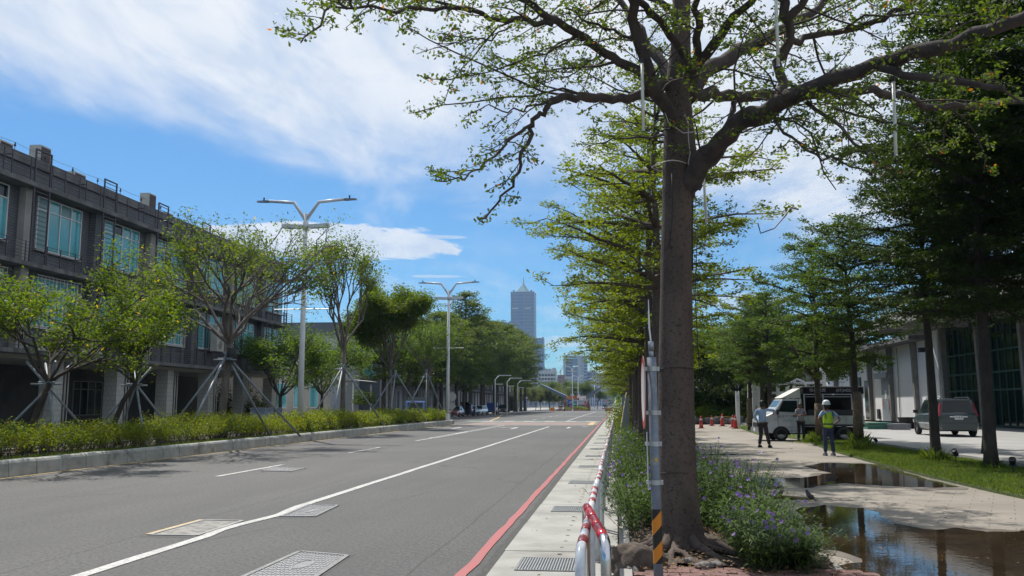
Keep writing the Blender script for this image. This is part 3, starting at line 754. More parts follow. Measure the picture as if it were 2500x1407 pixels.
# --- the big tree in front -------------------------------------------------
def main_tree():
    rng = np.random.default_rng(11)
    base = G(1660, 1338, .1); Y0 = base.y
    t = thing('shade_tree', 'big grey trunked shade tree wrapped with cables at the near end of the flower bed', 'tree', base, 'trees along the flower bed')
    def tp(px, py, Y=Y0): return P(px, py, Y)
    tr = [(1662, 1385, .43), (1663, 1345, .33), (1661, 1310, .242), (1658, 1250, .213), (1654, 1150, .200), (1651, 1000, .190), (1650, 850, .182), (1651, 700, .171), (1652, 560, .166), (1655, 440, .168), (1660, 370, .178), (1657, 310, .160), (1655, 240, .145), (1658, 180, .135), (1662, 110, .108), (1664, 40, .098), (1664, -60, .105), (1664, -200, .09), (1664, -420, .06)]
    mb = MB(); rj = random.Random(3)
    pts = []; rad = []
    for i in range(len(tr)-1):
        a, b = tr[i], tr[i+1]
        for k in range(3):
            u = k/3; pts.append(tp(a[0]+(b[0]-a[0])*u, a[1]+(b[1]-a[1])*u)); rad.append((a[2]+(b[2]-a[2])*u)*(1+rj.uniform(-.012, .012)))
    # fluted trunk rings
    o = 0; n = 28; V = []
    for i, p in enumerate(pts):
        h = p.z
        for k in range(n):
            a = 2*math.pi*k/n; fl = 1+max(0, .6-h)*.14*math.cos(a*5+1)+.03*mnoise.noise(Vector((math.cos(a)*2, math.sin(a)*2, h*1.5)))+.012*mnoise.noise(Vector((math.cos(a)*7, math.sin(a)*7, h*5)))
            V.append((p.x+math.cos(a)*rad[i]*fl, p.y+math.sin(a)*rad[i]*fl, p.z))
    fs = [(i*n+k, i*n+(k+1) % n, (i+1)*n+(k+1) % n, (i+1)*n+k) for i in range(len(pts)-1) for k in range(n)]
    mb.add(V, fs); mb.build('trunk', M_bark, t, smooth=True)
    # surface roots
    mb = MB()
    for k, (a, L, r) in enumerate([(-2.9, .55, .10), (-2.2, .75, .085), (-1.6, .8, .07), (-1.0, 1.1, .075), (-.4, 1.0, .07), (.3, .8, .06), (2.6, .5, .07), (-1.75, 1.2, .05), (-.75, 1.3, .045), (-2.5, .6, .05)]):
        p = [base+Vector((math.cos(a)*.16, math.sin(a)*.16, .16))]
        d = a
        for j in range(7):
            d += rng.normal()*.18; q = p[-1]+Vector((math.cos(d), math.sin(d), 0))*(L/7); q.z = .16-.09*(j+1)/7+rng.normal()*.012; p.append(q)
        mb.tube(p, [r*.78*(1-.75*j/7)*(1+.2*rng.random()) for j in range(8)], 9)
    mb.build('roots', M_bark, t, smooth=True)
    twigs = []; cl = []
    # each limb: list of (px, py, Y), radius at start and end
    L = [
     ([(1668, 470, 0), (1700, 415, -.15), (1740, 360, -.3), (1800, 305, -.55), (1860, 278, -.8), (1925, 245, -1.0), (2010, 205, -1.3), (2130, 165, -1.6), (2290, 120, -2.0), (2420, 75, -2.3), (2560, 0, -2.7)], .125, .045, 1),
     ([(1675, 235, 0), (1720, 175, .25), (1780, 138, .6), (1850, 102, 1.0), (1915, 72, 1.4), (1990, 20, 1.8), (2060, -60, 2.1)], .10, .04, 1),
     ([(1675, 215, 0), (1712, 150, -.2), (1760, 85, -.4), (1810, 25, -.7), (1870, -50, -1.0)], .062, .03, 1),
     ([(1700, 165, -.1), (1700, 110, -.3), (1708, 60, -.5), (1700, 0, -.8), (1690, -80, -1.1)], .05, .03, 0),
     ([(1690, 180, -.1), (1655, 105, -.3), (1605, 45, -.6), (1560, 0, -.9), (1500, -70, -1.2)], .052, .028, 0),
     ([(1665, 225, 0), (1618, 150, .3), (1575, 95, .6), (1545, 50, .8), (1500, -20, 1.1)], .07, .035, 1),
     ([(1670, 335, 0), (1625, 262, -.35), (1585, 190, -.5), (1563, 110, -.65), (1548, 40, -.8), (1535, -60, -1.1)], .075, .05, 0),
     ([(1572, 185, -.5), (1530, 160, -.5), (1475, 128, -.6), (1400, 82, -.8), (1340, 45, -1.0), (1280, 0, -1.2), (1200, -50, -1.4)], .055, .03, 1),
     ([(1350, 60, -1.0), (1290, 50, -1.1), (1215, 46, -1.3), (1150, 25, -1.5), (1060, 22, -1.8), (960, 25, -2.1), (870, 18, -2.4), (790, 14, -2.6)], .032, .008, 1),
     ([(1150, 30, -1.6), (1060, 0, -1.6), (960, -10, -1.8), (880, 8, -2.0)], .016, .006, 1),
     ([(1640, 205, 0), (1600, 215, -.2), (1555, 235, -.5), (1490, 243, -.8), (1430, 238, -1.1), (1385, 236, -1.2), (1345, 248, -1.3)], .06, .034, 0),
     ([(1345, 248, -1.3), (1325, 275, -1.35), (1300, 295, -1.4), (1293, 325, -1.4), (1276, 375, -1.5), (1266, 420, -1.5), (1240, 470, -1.6), (1210, 505, -1.7), (1180, 535, -1.7)], .030, .007, 1),
     ([(1300, 303, -1.4), (1255, 330, -1.5), (1235, 355, -1.6), (1190, 395, -1.8), (1160, 425, -1.9), (1110, 440, -2.1), (1060, 440, -2.3)], .017, .005, 1),
     ([(1335, 250, -1.3), (1290, 262, -1.5), (1240, 275, -1.7), (1180, 262, -1.9)], .012, .005, 1),
     ([(1680, 235, 0), (1740, 228, .3), (1800, 238, .5), (1870, 232, .8), (1950, 240, 1.0), (2030, 228, 1.2), (2130, 218, 1.3), (2200, 238, 1.4), (2260, 262, 1.5), (2360, 255, 1.6), (2500, 245, 1.8)], .072, .035, 1),
     ([(1905, 258, -1.0), (1908, 205, -.9), (1902, 160, -.9), (1926, 105, -1.0), (1918, 40, -1.1), (1912, -60, -1.2)], .055, .04, 0),
     ([(1925, 112, -1.0), (1970, 92, -.9), (2040, 78, -.8), (2110, 62, -.8), (2180, 35, -.9), (2260, 0, -1.0)], .036, .024, 1),
     ([(1915, 50, -1.1), (1950, 15, -1.2), (1985, -40, -1.3)], .045, .03, 0),
     ([(1800, 240, .5), (1785, 280, .4), (1780, 300, .3)], .03, .024, 0),
     ([(1890, 290, -.9), (1930, 340, -1.2), (1990, 375, -1.5), (2050, 395, -1.8), (2130, 425, -2.0)], .016, .006, 1),
     ([(1970, 250, -1.1), (2040, 300, -1.3), (2090, 350, -1.5), (2140, 400, -1.7), (2190, 435, -1.8)], .022, .006, 1),
     ([(2030, 262, 1.2), (2100, 285, 1.0), (2180, 300, .8), (2250, 320, .6)], .02, .008, 1),
     ([(1250, 60, -1.1), (1200, 90, -1.3), (1130, 105, -1.6), (1060, 105, -1.9)], .010, .004, 1),
     ([(1400, 90, -.8), (1330, 130, -1.0), (1250, 160, -1.3), (1180, 180, -1.5), (1100, 195, -1.8)], .013, .004, 1),
     ([(1470, 130, -.6), (1420, 165, -.8), (1360, 195, -1.0), (1300, 215, -1.3)], .010, .004, 1),
     ([(2150, 165, -1.7), (2240, 190, -1.9), (2330, 195, -2.1), (2450, 215, -2.4)], .04, .02, 1),
     ([(1655, 330, .3), (1590, 330, .9), (1500, 340, 1.5), (1430, 360, 2.0)], .02, .006, 1),
     ([(1560, 110, -.7), (1500, 75, -.6), (1440, 60, -.7), (1380, 20, -.9)], .02, .01, 1),
     ([(1630, 20, .1), (1560, -20, .5), (1470, -40, .9), (1350, -60, 1.3)], .04, .015, 1),
     ([(1664, -40, 0), (1760, -90, .5), (1900, -130, 1.2), (2080, -150, 1.8)], .05, .02, 1),
     ([(1664, -100, 0), (1720, -150, -.8), (1820, -200, -1.8), (1900, -230, -2.6)], .05, .02, 1),
     ([(1664, -150, 0), (1600, -180, -.8), (1480, -200, -1.8), (1380, -220, -2.6)], .05, .02, 1),
    ]
    for pts, ra, rb, lf in L:
        q = [P(a, b, Y0+d) for a, b, d in pts]
        # resample with knobbly wobble
        mid = []
        for i in range(len(q)-1):
            for k in range(3):
                v = q[i].lerp(q[i+1], k/3)
                if i+k > 0: v += Vector(rng.normal(size=3))*.014*(1+ra*3)
                mid.append(v)
        mid.append(q[-1]); N = len(mid)
        rad = [(ra+(rb-ra)*i/(N-1))*(1+rng.uniform(-.07, .20)*(1 if rng.random() < .4 else .3)) for i in range(N)]
        mb = MB(); mb.tube(mid, rad, 10 if ra > .03 else 6); mb.build('limb', M_barkm, t, smooth=True)
        t0 = .30 if (ra > .06) else .15
        if lf:
            spray(q, rng, twigs, cl, t0, .17 if ra < .04 else .24, .62, hz=.35, csp=.075, r=.008)
        else:
            spray(q, rng, twigs, cl, .5, .5, .7, hz=.3, csp=.075, r=.008)
        if ra > .03:   # longer secondary branches, hanging and reaching
            nb = int(sum((q[i+1]-q[i]).length for i in range(len(q)-1))/.42)
            for _ in range(nb):
                i = rng.integers(1, len(q)-1); p = q[i].lerp(q[i+1] if i+1 < len(q) else q[i], rng.random())
                d0 = (q[i]-q[i-1]).normalized(); an = rng.choice([-1, 1])*rng.uniform(.3, 1.4)
                h = Matrix.Rotation(an, 3, 'Z') @ Vector((d0.x, d0.y, 0)); h.z = rng.uniform(-.45, .35)
                br = wander(p, h, rng.uniform(.8, 1.9), 6, rng, .2)
                twigs.append((br, .014, .005)); spray(br, rng, twigs, cl, .25, .2, .42, hz=.35, csp=.075, r=.006)
    twigmesh('branches', twigs, M_barkd, t, 4)
    C = clusters(cl, 6, .034, rng, .6)
    C = C[rng.random(len(C)) < .84]
    mesh_np('crown', leafquads(C, .049, rng, .35, .5, droop=.2), 4, M_lf_main, t)
    for py in (900, 1152):
        q = P(1650, py, Y0); MB().tube([(q.x+.004+(.193 if py < 1000 else .207)*math.cos(a), q.y+(.193 if py < 1000 else .207)*math.sin(a), q.z+.004*math.sin(3*a)) for a in [i*math.pi/16 for i in range(33)]], .0045, 4).build('bark_ring', M_barkd, t)
    print('main tree leaves', len(C))
    return t
TREE = main_tree()

# --- row behind it --------------------------------------------------------
vA = layered('shade_tree', 'second tree of the flower bed row, just behind the big trunk', 'tree', (.80, 17.6, .1), 8.3, 3.9, 2.6, 21, 9, .085, 10, M_lf_row, r0=.125, nb=6, group='trees along the flower bed', csp=.13, step=.36)
vB = layered('shade_tree', 'third tree of the flower bed row, with a bent limb to the left', 'tree', (.78, 22.6, .1), 8.8, 3.6, 2.9, 22, 10, .095, 10, M_lf_row, r0=.14, nb=6, group='trees along the flower bed', lean=(.1, .2), csp=.14, step=.38)
vC = layered('shade_tree', 'fourth tree of the flower bed row', 'tree', (.76, 28.6, .1), 8.4, 3.0, 2.9, 23, 11, .12, 9, M_lf_row, r0=.14, nb=6, group='trees along the flower bed', csp=.16, step=.42)
yy = [34.5, 40.5, 46.5, 52.5, 58.5, 65, 72, 79, 87, 96, 106, 118, 130]
for i, y in enumerate(yy):
    s = (vC, vB, vA)[i % 3]
    dup(s, (.75+.05*math.sin(i*2.3), y, .09), 1.3*i, '%s tree of the flower bed row counted from the big trunk' % ORD[i+4], scale=.98+.10*math.sin(i*1.7))
# limb bent to the left on the third tree
mb = MB(); q = [P(1700, 555, 17.6), P(1640, 530, 17.5), P(1590, 503, 17.3), P(1545, 480, 17.1)]
# --- dense dark trees on the left pavement ---------------------------------
fp = lambda u: .62+.5*math.sin(min(1, u*1.25)*math.pi*.5)*1.0-(.78*max(0, (u-.55)/.45)**1.4)
dA = layered('dense_tree', 'first of the tall dense trees on the left, behind the hedge', 'tree', (-22.5, 86, .13), 12.0, 4.2, 3.5, 41, 15, .30, 10, M_lf_dense, M_barkd, .26, 7, .5, group='dense trees along the left pavement', prof=fp, csp=.22, flat=.9, subs=False)
dB = layered('dense_tree', 'second of the tall dense trees on the left, behind the hedge', 'tree', (-21.9, 94, .13), 13.2, 4.6, 3.3, 42, 16, .30, 10, M_lf_dense, M_barkd, .27, 7, .5, group='dense trees along the left pavement', prof=fp, csp=.22, flat=.9, subs=False)
dC = layered('dense_tree', 'tallest dark tree of the left row, right of the second street lamp', 'tree', (-22.2, 132, .13), 18.2, 6.0, 3.9, 43, 19, .34, 10, M_lf_dense, M_barkd, .32, 7, .55, group='dense trees along the left pavement', prof=fp, csp=.26, flat=.9, subs=False)
n = 2
for i, (x, y, s, src) in enumerate([(-22.6, 101, .93, dA), (-21.8, 108, .95, dB), (-22.5, 115, 1.12, dA), (-21.9, 123, 1.0, dB), (-21.6, 127, .92, dA), (-22.8, 140, 1.12, dB), (-21.9, 146, .88, dC), (-22.6, 153, 1.20, dB), (-21.7, 160, 1.36, dA), (-22.3, 168, .92, dC), (-21.8, 177, 1.27, dB), (-22.4, 186, .98, dC), (-22.0, 196, 1.34, dB), (-21.8, 206, .98, dC), (-22.0, 217, 1.36, dB)]):
    dup(src, (x, y, .13), i*1.9, '%s tree of the dense left row counted from its near end' % ORD[i+2], scale=s)
# --- lawn trees on the right ------------------------------------------------
lpf = lambda u: .75+.4*math.sin(min(1, u*1.4)*math.pi*.5)-.85*max(0, (u-.4)/.6)**1.3
gl_ = 'trees standing on the lawn strip'
def wrap(t, pts, r):
    mb = MB(); mb.tube(pts, r, 12); mb.build('burlap_wrap', mat('burlap', (.17, .125, .085), .95, (.11, .08, .055), 9, 1, .6, 50), t, smooth=True)
l1 = layered('lawn_tree', 'dark trunked lawn tree nearest the right edge of the picture', 'tree', (8.95, 23.3, .05), 12.8, 4.1, 2.9, 51, 18, .10, 15, M_lf_dark, M_barkd, .15, 9, .34, group=gl_, prof=lpf, csp=.13, lean=(.35, .5))
l2 = layered('lawn_tree', 'dark lawn tree in front of the green grey car', 'tree', (8.74, 26.5, .05), 9.3, 4.2, 2.5, 52, 13, .10, 11, M_lf_dark, M_barkd, .14, 8, .38, group=gl_, prof=lpf, csp=.14, lean=(0, .3))
l3 = layered('lawn_tree', 'lawn tree with burlap wrapped trunk in front of the van rear', 'tree', (P(2093, 1000, 34).x, 34, .05), 8.3, 3.3, 2.5, 53, 12, .11, 12, M_lf_lawn, M_barkd, .14, 7, .42, group=gl_, prof=lpf, csp=.16, lean=(-.25, 0))
wrap(l3, [(0, 0, .45), (0, 0, 1.0), (.02, 0, 1.5), (0, 0, 2.0)], [.19, .175, .17, .16])
l4 = layered('lawn_tree', 'lawn tree with burlap wrapped trunk in front of the van middle', 'tree', (P(1999, 1000, 38.6).x, 38.6, .05), 8.4, 3.2, 2.5, 54, 12, .11, 12, M_lf_lawn, M_barkd, .14, 7, .42, group=gl_, prof=lpf, csp=.16)
wrap(l4, [(0, 0, .35), (0, 0, 1.0), (0, 0, 1.6)], [.19, .18, .165])
mb = MB(); mb.tube([(0, 0, 2.5), (-.5, 0, 3.1), (-1.0, 0, 4.0)], [.08, .07, .05], 8); mb.build('low_limb', M_barkd, l4, smooth=True)
dup(l3, (9.0, 55, .0), 1.0, 'tree behind the van, right of the white trellis', scale=1.0)
dup(l4, (9.6, 62, .0), 2.2, 'tree behind the van by the trellis middle', scale=1.05)
dup(l3, (8.2, 58, .0), 4.1, 'tree with bare trunk behind the man in light blue', scale=1.0)
dup(l4, (10.8, 66, .0), 5.0, 'tree deep behind the van beside the white wall', scale=1.05)
dup(l1, (11.9, 20.6, .15), 2.0, 'lawn tree beyond the right edge, added for shade, crown hangs into the picture', scale=1.25)  # trunk out of view, added to fill the corner and cast shade
dup(l1, (11.0, 15.6, .15), 3.4, 'nearest lawn tree outside the right edge, added for shade, crown reaching in', scale=1.1)  # extra tree out of view, added to cast more shade here
dup(l1, (10.9, 28.5, .15), 5.1, 'tall tree on the drive side between the two dark trunks', scale=1.1)
dup(l2, (13.2, 26.5, .15), 1.4, 'tree on the drive side behind the two dark trunks', scale=1.15)

# --- vase shaped young trees -----------------------------------------------
def vase(name, label, loc, H, zf, spread, seed, leaf, per, lm, bm, r0, group, levels=4, lf_lo=.35, ln=1.0, tilt=(0, 0), kids0=5, sig=.16, cat='tree', down=0, brush=3, stem=None):
    rng = np.random.default_rng(seed); t = thing(name, label, cat, (0, 0, 0), group, local=True); twigs = []; cl = []
    top = Vector((tilt[0], tilt[1], zf))
    pts = stem or [Vector((0, 0, 0)), Vector((tilt[0]*.2, tilt[1]*.2, zf*.35)), Vector((tilt[0]*.6, tilt[1]*.6, zf*.7)), top]
    pts = [Vector(p) for p in pts]
    mb = MB(); mb.tube(pts, [r0*1.2]+[r0*(1-.3*i/(len(pts)-1)) for i in range(1, len(pts))], 9); mb.build('trunk', bm, t, smooth=True)
    def grow(p, d, L, r, lv):
        br = wander(p, d, L, 5, rng, .13, up=.035 if not down else -.03)
        twigs.append((br, r, r*.6))
        if lv >= levels:
            for q in br[2:]: cl.append(q)
            for _ in range(brush):
                e = wander(br[-1], Vector(rng.normal(size=3))+Vector((d.x, d.y, .2)), .25*ln, 2, rng); cl.extend(e); twigs.append((e, .005, .002))
            return
        for k in range(3 if lv > 0 else 3):
            q = br[rng.integers(2, 6)] if k else br[-1]
            nd = (Vector(d).normalized()+Vector(rng.normal(size=3))*.42*spread+Vector((p.x, p.y, 0)).normalized()*.12*spread).normalized()
            if nd.z < -.1: nd.z = .05
            grow(q, nd, L*rng.uniform(.58, .82), r*.62, lv+1)
    L0 = (H-zf)*.42
    for k in range(kids0):
        a = 2*math.pi*k/kids0+rng.normal()*.2
        st = pts[-1].lerp(pts[-2], .12*k/kids0)
        grow(st, Vector((math.cos(a)*spread, math.sin(a)*spread, 1.0)), L0*rng.uniform(.8, 1.15), r0*.5, 1)
    twigmesh('branches', twigs, bm, t, 4)
    C = clusters(cl, per, sig, rng, .8)
    if lf_lo < 1: C = C[rng.random(len(C)) < lf_lo]
    mesh_np('crown', leafquads(C, leaf, rng, .5, .42, droop=.5), 4, lm, t)
    print(name, 'leaves', len(C))
    t.location = loc
    return t
gy = 'staked young trees in the planter'
vs1 = vase('staked_tree', 'leafy staked tree at the left edge of the picture', (-16.0, 23.2, .3), 5.6, 1.9, 1.0, 61, .12, 8, M_lf_young, M_barkd, .11, gy, 4, 1, kids0=6, tilt=(.5, .1), sig=.17, ln=1.2)
vs2 = vase('staked_tree', 'staked tree with crooked dark trunk, second from the left edge', (-15.9, 27.6, .3), 4.6, 2.0, .42, 62, .12, 8, M_lf_young, M_barkd, .10, gy, 4, .95, kids0=5, tilt=(.55, 0), sig=.16, stem=[(0, 0, 0), (-.15, 0, .7), (.1, 0, 1.4), (.5, 0, 2.0)])
vs3 = vase('staked_tree', 'big light crowned staked tree left of the first street lamp', (-15.1, 33.4, .3), 8.7, 3.7, .95, 63, .135, 7, M_lf_young, M_barkl, .17, gy, 5, .30, kids0=7, tilt=(.2, .1), sig=.20, ln=1.2, brush=2)
vs4 = vase('staked_tree', 'staked tree with a tall bare topped branch right of the first street lamp', (-15.6, 50.5, .3), 10.4, 4.4, .30, 64, .19, 6, M_lf_young, M_barkl, .16, gy, 4, .75, kids0=5, sig=.24, ln=1.3, brush=2)
vs5 = vase('staked_tree', 'round bright green staked tree in front of the white house', (-15.9, 62.5, .3), 8.7, 3.7, .56, 65, .19, 15, M_lf_young, M_barkl, .15, gy, 5, .80, kids0=6, sig=.25)
vs6 = vase('staked_tree', 'thin staked tree left of the second street lamp', (-15.2, 72, .3), 7.8, 3.4, .55, 66, .18, 4, M_lf_bush, M_barkl, .13, gy, 4, .8, kids0=6, sig=.30)
dup(vs1, (-16.6, 17.4, .3), 2.2, 'leafy staked tree cut by the left edge of the picture')
vase('street_tree', 'bushy small tree behind the hedge left of the first street lamp', (-21.6, 56.5, .13), 7.0, 2.0, 1.0, 67, .19, 7, M_lf_bush, M_barkd, .14, None, 4, .8, kids0=7, sig=.25, down=0)
vase('street_tree', 'drooping small tree behind the hedge right of the first street lamp', (-21.5, 64.5, .13), 7.2, 2.2, 1.0, 68, .19, 6, M_lf_bush, M_barkd, .14, None, 4, .75, kids0=7, sig=.25)
# stakes
M_stake = mat('grey_stake_pipe', (.20, .23, .27), .5, (.14, .17, .19), 4, .7)
def stakes(cx, cy, h, sp, label, feet, lashh=None, r=.035):
    t = thing('tree_stakes', label, 'tree stakes', (cx, cy, .3), 'metal stake tripods around the young trees')
    for (fx, fy) in feet:
        mb = MB(); f = Vector((cx+fx, cy+fy, .28)); top = Vector((cx-fx*.12*sp, cy-fy*.12*sp, h)); mb.tube([f, top], r, 8); mb.build('stake', M_stake, t, smooth=True)
    mb = MB(); z = lashh or h-.25
    mb.tube([(cx-.45, cy-.12, z), (cx+.45, cy-.12, z)], .028, 6); mb.tube([(cx-.4, cy+.15, z+.06), (cx+.4, cy-.35, z+.04)], .028, 6); mb.build('cross_bar', M_stake, t, smooth=True)
    return t
stakes(-14.95, 33.3, 3.6, .3, 'stake tripod around the big light crowned tree', [(-2.0, -.9), (.2, -3.6), (1.3, 1.6), (1.8, 3.5)], 3.3, .045)
stakes(-15.6, 23.4, 2.75, 3.2, 'crossed stakes at the leafy tree near the left edge', [(-1.1, -1.0), (1.3, -1.4), (1.0, 1.2), (-1.2, 1.2)], 2.15)
stakes(-15.5, 27.8, 2.8, 2.4, 'crossed stakes at the crooked trunked tree', [(-1.3, -.8), (1.2, -1.4), (1.1, 1.2), (-1.1, .9)], 2.2)
stakes(-15.6, 50.4, 3.9, .3, 'stake tripod at the tree with the bare topped branch', [(-1.7, -1.2), (.3, -3.0), (2.1, 1.8)], 3.6, .05)
stakes(-15.5, 62.4, 4.0, .3, 'stake tripod at the round bright green tree', [(-1.8, -1.5), (.4, -3.2), (2.0, 1.6)], 3.6, .05)
stakes(-15.2, 71.5, 4.4, .3, 'stake tripod left of the second street lamp', [(-1.6, -1.8), (.5, -2.4), (1.4, 1.4)], 3.8, .05)
stakes(-16.4, 17.6, 2.4, .3, 'stakes at the tree cut by the left edge', [(1.3, 2.2), (-1, -1), (1, -1.4)], 2.2, .045)
mbk = MB(); mbk.tube([(-14.75, 33.35, 3.25), (-14.75, 33.35, 3.75)], .20, 10); vsx = mbk.build('black_tree_tie', M_rubber, None, smooth=True)
tag(vsx, 'black rubber tie round the forked trunk of the big staked tree', 'tree tie')
# --- hedge in the planter ----------------------------------------------------
hg = thing('hedge', 'yellow green clipped hedge running along the planter behind the kerb', 'hedge', (-14.6, 40, .3))
rng = np.random.default_rng(71)
cl = []; tw = []
y = 8.5
k = 0
while y < 73:
    for xx in (-13.95, -14.45, -15.0, -15.6):
        if rng.random() < .13: continue
        hh = (.62 if xx > -14.3 else .74)+.22*mnoise.noise(Vector((xx*1.5, y*1.1, 2)))+.10*rng.random()+.10*math.sin(y*.45)
        c0 = Vector((xx+rng.normal()*.08, y+rng.normal()*.1, .30))
        far = y > 40
        for j in range(26 if not far else 12):
            d = Vector((rng.normal()*.36, rng.normal()*.36, 1)).normalized()
            e = c0+Vector((d.x, d.y, d.z))*hh*rng.uniform(.45, 1.08)
            if j < 7: tw.append(([c0, c0.lerp(e, .5)+Vector(rng.normal(size=3))*.03, e], .007, .003))
            cl.append((e.x, e.y, e.z, y))
    y += .30
C = np.array(cl, dtype=np.float32); near = C[C[:, 3] < 40][:, :3]; farc = C[C[:, 3] >= 40][:, :3]
def rep(A, n, s): A = np.repeat(A, n, 0); return A+rng.normal(size=A.shape)*s
A1 = leafquads(rep(near, 9, .07), .06, rng, .3, .55); A2 = leafquads(rep(farc, 10, .10), .10, rng, .3, .55)
mesh_np('foliage', np.concatenate([A1, A2]), 4, M_lf_hedge, hg)
twigmesh('stems', tw, M_barkd, hg, 3)
print('hedge', (len(A1)+len(A2))//4)
pts = [(rng.uniform(-13.9, -13.56), rng.uniform(12, 60), .30) for _ in range(9000)]
stuff(blades('planter_grass', pts, .14, M_grass, .014, seed=9))
# --- flowering plants in the right bed ---------------------------------------
rng = np.random.default_rng(72)
LV = []; ST = []; FL = []
def in_bare(x, y): return y < 10.25 and x < 1.05 or (y < 11.1 and .25 < x < 1.15) or y < 8.5
def height(x, y): return .52+.12*math.sin(x*3.1+y*1.3)+.08*math.sin(y*2.7)
cnt = 0
for i in range(6200):
    y = 8.3+rng.random()**1.7*24 if i < 5200 else 32+rng.random()*38
    x = rng.uniform(.12, 1.72)
    if in_bare(x, y): continue
    if (x-.75)**2+(y-10.3)**2 < .12: continue
    ov = .25 if x < .3 else (.2 if x > 1.5 else .12)
    h = height(x, y)*rng.uniform(.7, 1.25)
    if y < 10.2: h *= .8
    dirx = (x-1.05)*ov+rng.normal()*.12; diry = rng.normal()*.16-.03
    p0 = np.array((x, y, .08)); p1 = p0+np.array((dirx, diry, h))
    near = y < 20
    if near: ST.append(([Vector(p0), Vector((p0+p1)/2+rng.normal(size=3)*.02), Vector(p1)], .004, .002))
    nl = 15 if y < 16 else (11 if near else 8)
    for j in range(nl):
        u = .18+.82*(j+rng.random())/nl; b = p0+(p1-p0)*u
        a = rng.uniform(0, 6.28); l = (.12 if near else .17)*rng.uniform(.6, 1.25); w = .023 if near else .045
        d = np.array((math.cos(a), math.sin(a), rng.uniform(.0, .9))); d /= np.linalg.norm(d)
        s = np.array((-math.sin(a), math.cos(a), 0))*w*.5
        tip = b+d*l+np.array((0, 0, -l*.35)); mid = b+d*l*.5
        LV.extend((b, mid+s, tip, mid-s))
    if rng.random() < (.075 if y < 26 else .06):
        FL.append(p1+np.array((rng.normal()*.03, rng.normal()*.03, rng.uniform(-.05, .14))))
stuff(tag(mesh_np('bed_foliage', np.array(LV), 4, M_lf_flower), 'narrow leaved green plants filling the flower bed', None))
b_ = twigmesh('bed_stems', ST, mat('plant_stem', (.05, .07, .025), .8), None, 3); stuff(b_)
V = []
for c in FL:
    n = np.array((rng.normal()*.5, -.8+rng.normal()*.4, .7)); n /= np.linalg.norm(n)
    a = np.cross(n, (0, 0, 1.0)); a /= np.linalg.norm(a); b = np.cross(n, a); r = .024*rng.uniform(.8, 1.15)*(1 if c[1] < 22 else 1.4)
    for k in range(5):
        t = 2*math.pi*k/5; e = a*math.cos(t)+b*math.sin(t); s = -a*math.sin(t)+b*math.cos(t)
        V.extend((c-n*.008, c+e*r*.7+s*r*.5+n*.004, c+e*r*1.1, c+e*r*.7-s*r*.5+n*.004))
stuff(tag(mesh_np('purple_flowers', np.array(V), 4, M_petal), 'small purple five petalled flowers above the bed leaves', None))
print('bed leaves', len(LV)//4, 'flowers', len(FL))
# litter, stones by the trunk
def rock(name, c, s, m, seed, parent=None, sub=2):
    import bmesh
    bm = bmesh.new(); bmesh.ops.create_icosphere(bm, subdivisions=sub, radius=1)
    for v in bm.verts:
        n = 1+.30*mnoise.noise(v.co*1.3+Vector((seed*7.1, 0, 0)))+.12*mnoise.noise(v.co*4+Vector((seed, 3, 0)))
        v.co = Vector((v.co.x*s[0]*n, v.co.y*s[1]*n, v.co.z*s[2]*n))
    me = bpy.data.meshes.new(name); bm.to_mesh(me); bm.free(); me.materials.append(m)
    me.polygons.foreach_set('use_smooth', [True]*len(me.polygons))
    o = bpy.data.objects.new(name, me); COL.objects.link(o)
    if parent is not None: o.parent = parent; o.location = Vector(c)-WB.get(parent.name, Vector())
    else: o.location = c
    o.rotation_euler = (0, 0, seed*1.7)
    return o
M_stone = mat('grey_stone', (.19, .18, .175), .9, (.11, .10, .095), 5, .9, .8, 20)
M_root = mat('root_ball', (.12, .09, .068), .95, (.065, .05, .04), 7, 1, 1.0, 30)
tag(rock('stump', (.17, 8.7, .10), (.16, .30, .20), M_root, 3, sub=4), 'rough brown stump of exposed roots left of the striped pole', 'stump')
tag(rock('rubble', (.02, 8.65, .05), (.06, .28, .11), M_stone, 4, sub=4), 'grey broken concrete lump along the stump beside the kerb', 'rubble')
for k, (px, py, s, lab) in enumerate([(1492, 1340, .045, 'small grey stone on the kerb edge by the bent railing'), (1495, 1352, .05, 'flat grey stone just in front of the other by the railing'),
        (1682, 1372, .055, 'pale stone among the roots right of the striped pole'), (1722, 1385, .07, 'grey stone on the red pavers under the big trunk'),
        (1748, 1382, .06, 'slanted grey stone right of the trunk base'), (1742, 1360, .04, 'whitish pebble among leaf litter right of the trunk')]):
    tag(rock('stone', G(px, py, .1)+Vector((0, 0, .015)), (s*1.4, s, s*.5), M_stone, k+10), lab, 'stone')
# leaf litter
rng = np.random.default_rng(80); Lt = []
for _ in range(1400):
    x, y = rng.uniform(.15, 2.1), rng.uniform(8.2, 11.3); Lt.append((x, y, .13+rng.random()*.03))
for _ in range(260): Lt.append((rng.uniform(-.3, .12), rng.uniform(6.5, 30), .034))
for _ in range(300): Lt.append((rng.uniform(2.1, 7), rng.uniform(9, 30), .008))
for _ in range(140): Lt.append((rng.uniform(-1.3, -.1), rng.uniform(6.5, 40), .034))
M_litter = leafmat('dry_leaf', (.10, .055, .025), (.20, .12, .05), .2)
stuff(tag(mesh_np('leaf_litter', leafquads(np.array(Lt), .045, rng, 3.0), 4, M_litter), 'dry fallen leaves scattered on soil and pavement', None))
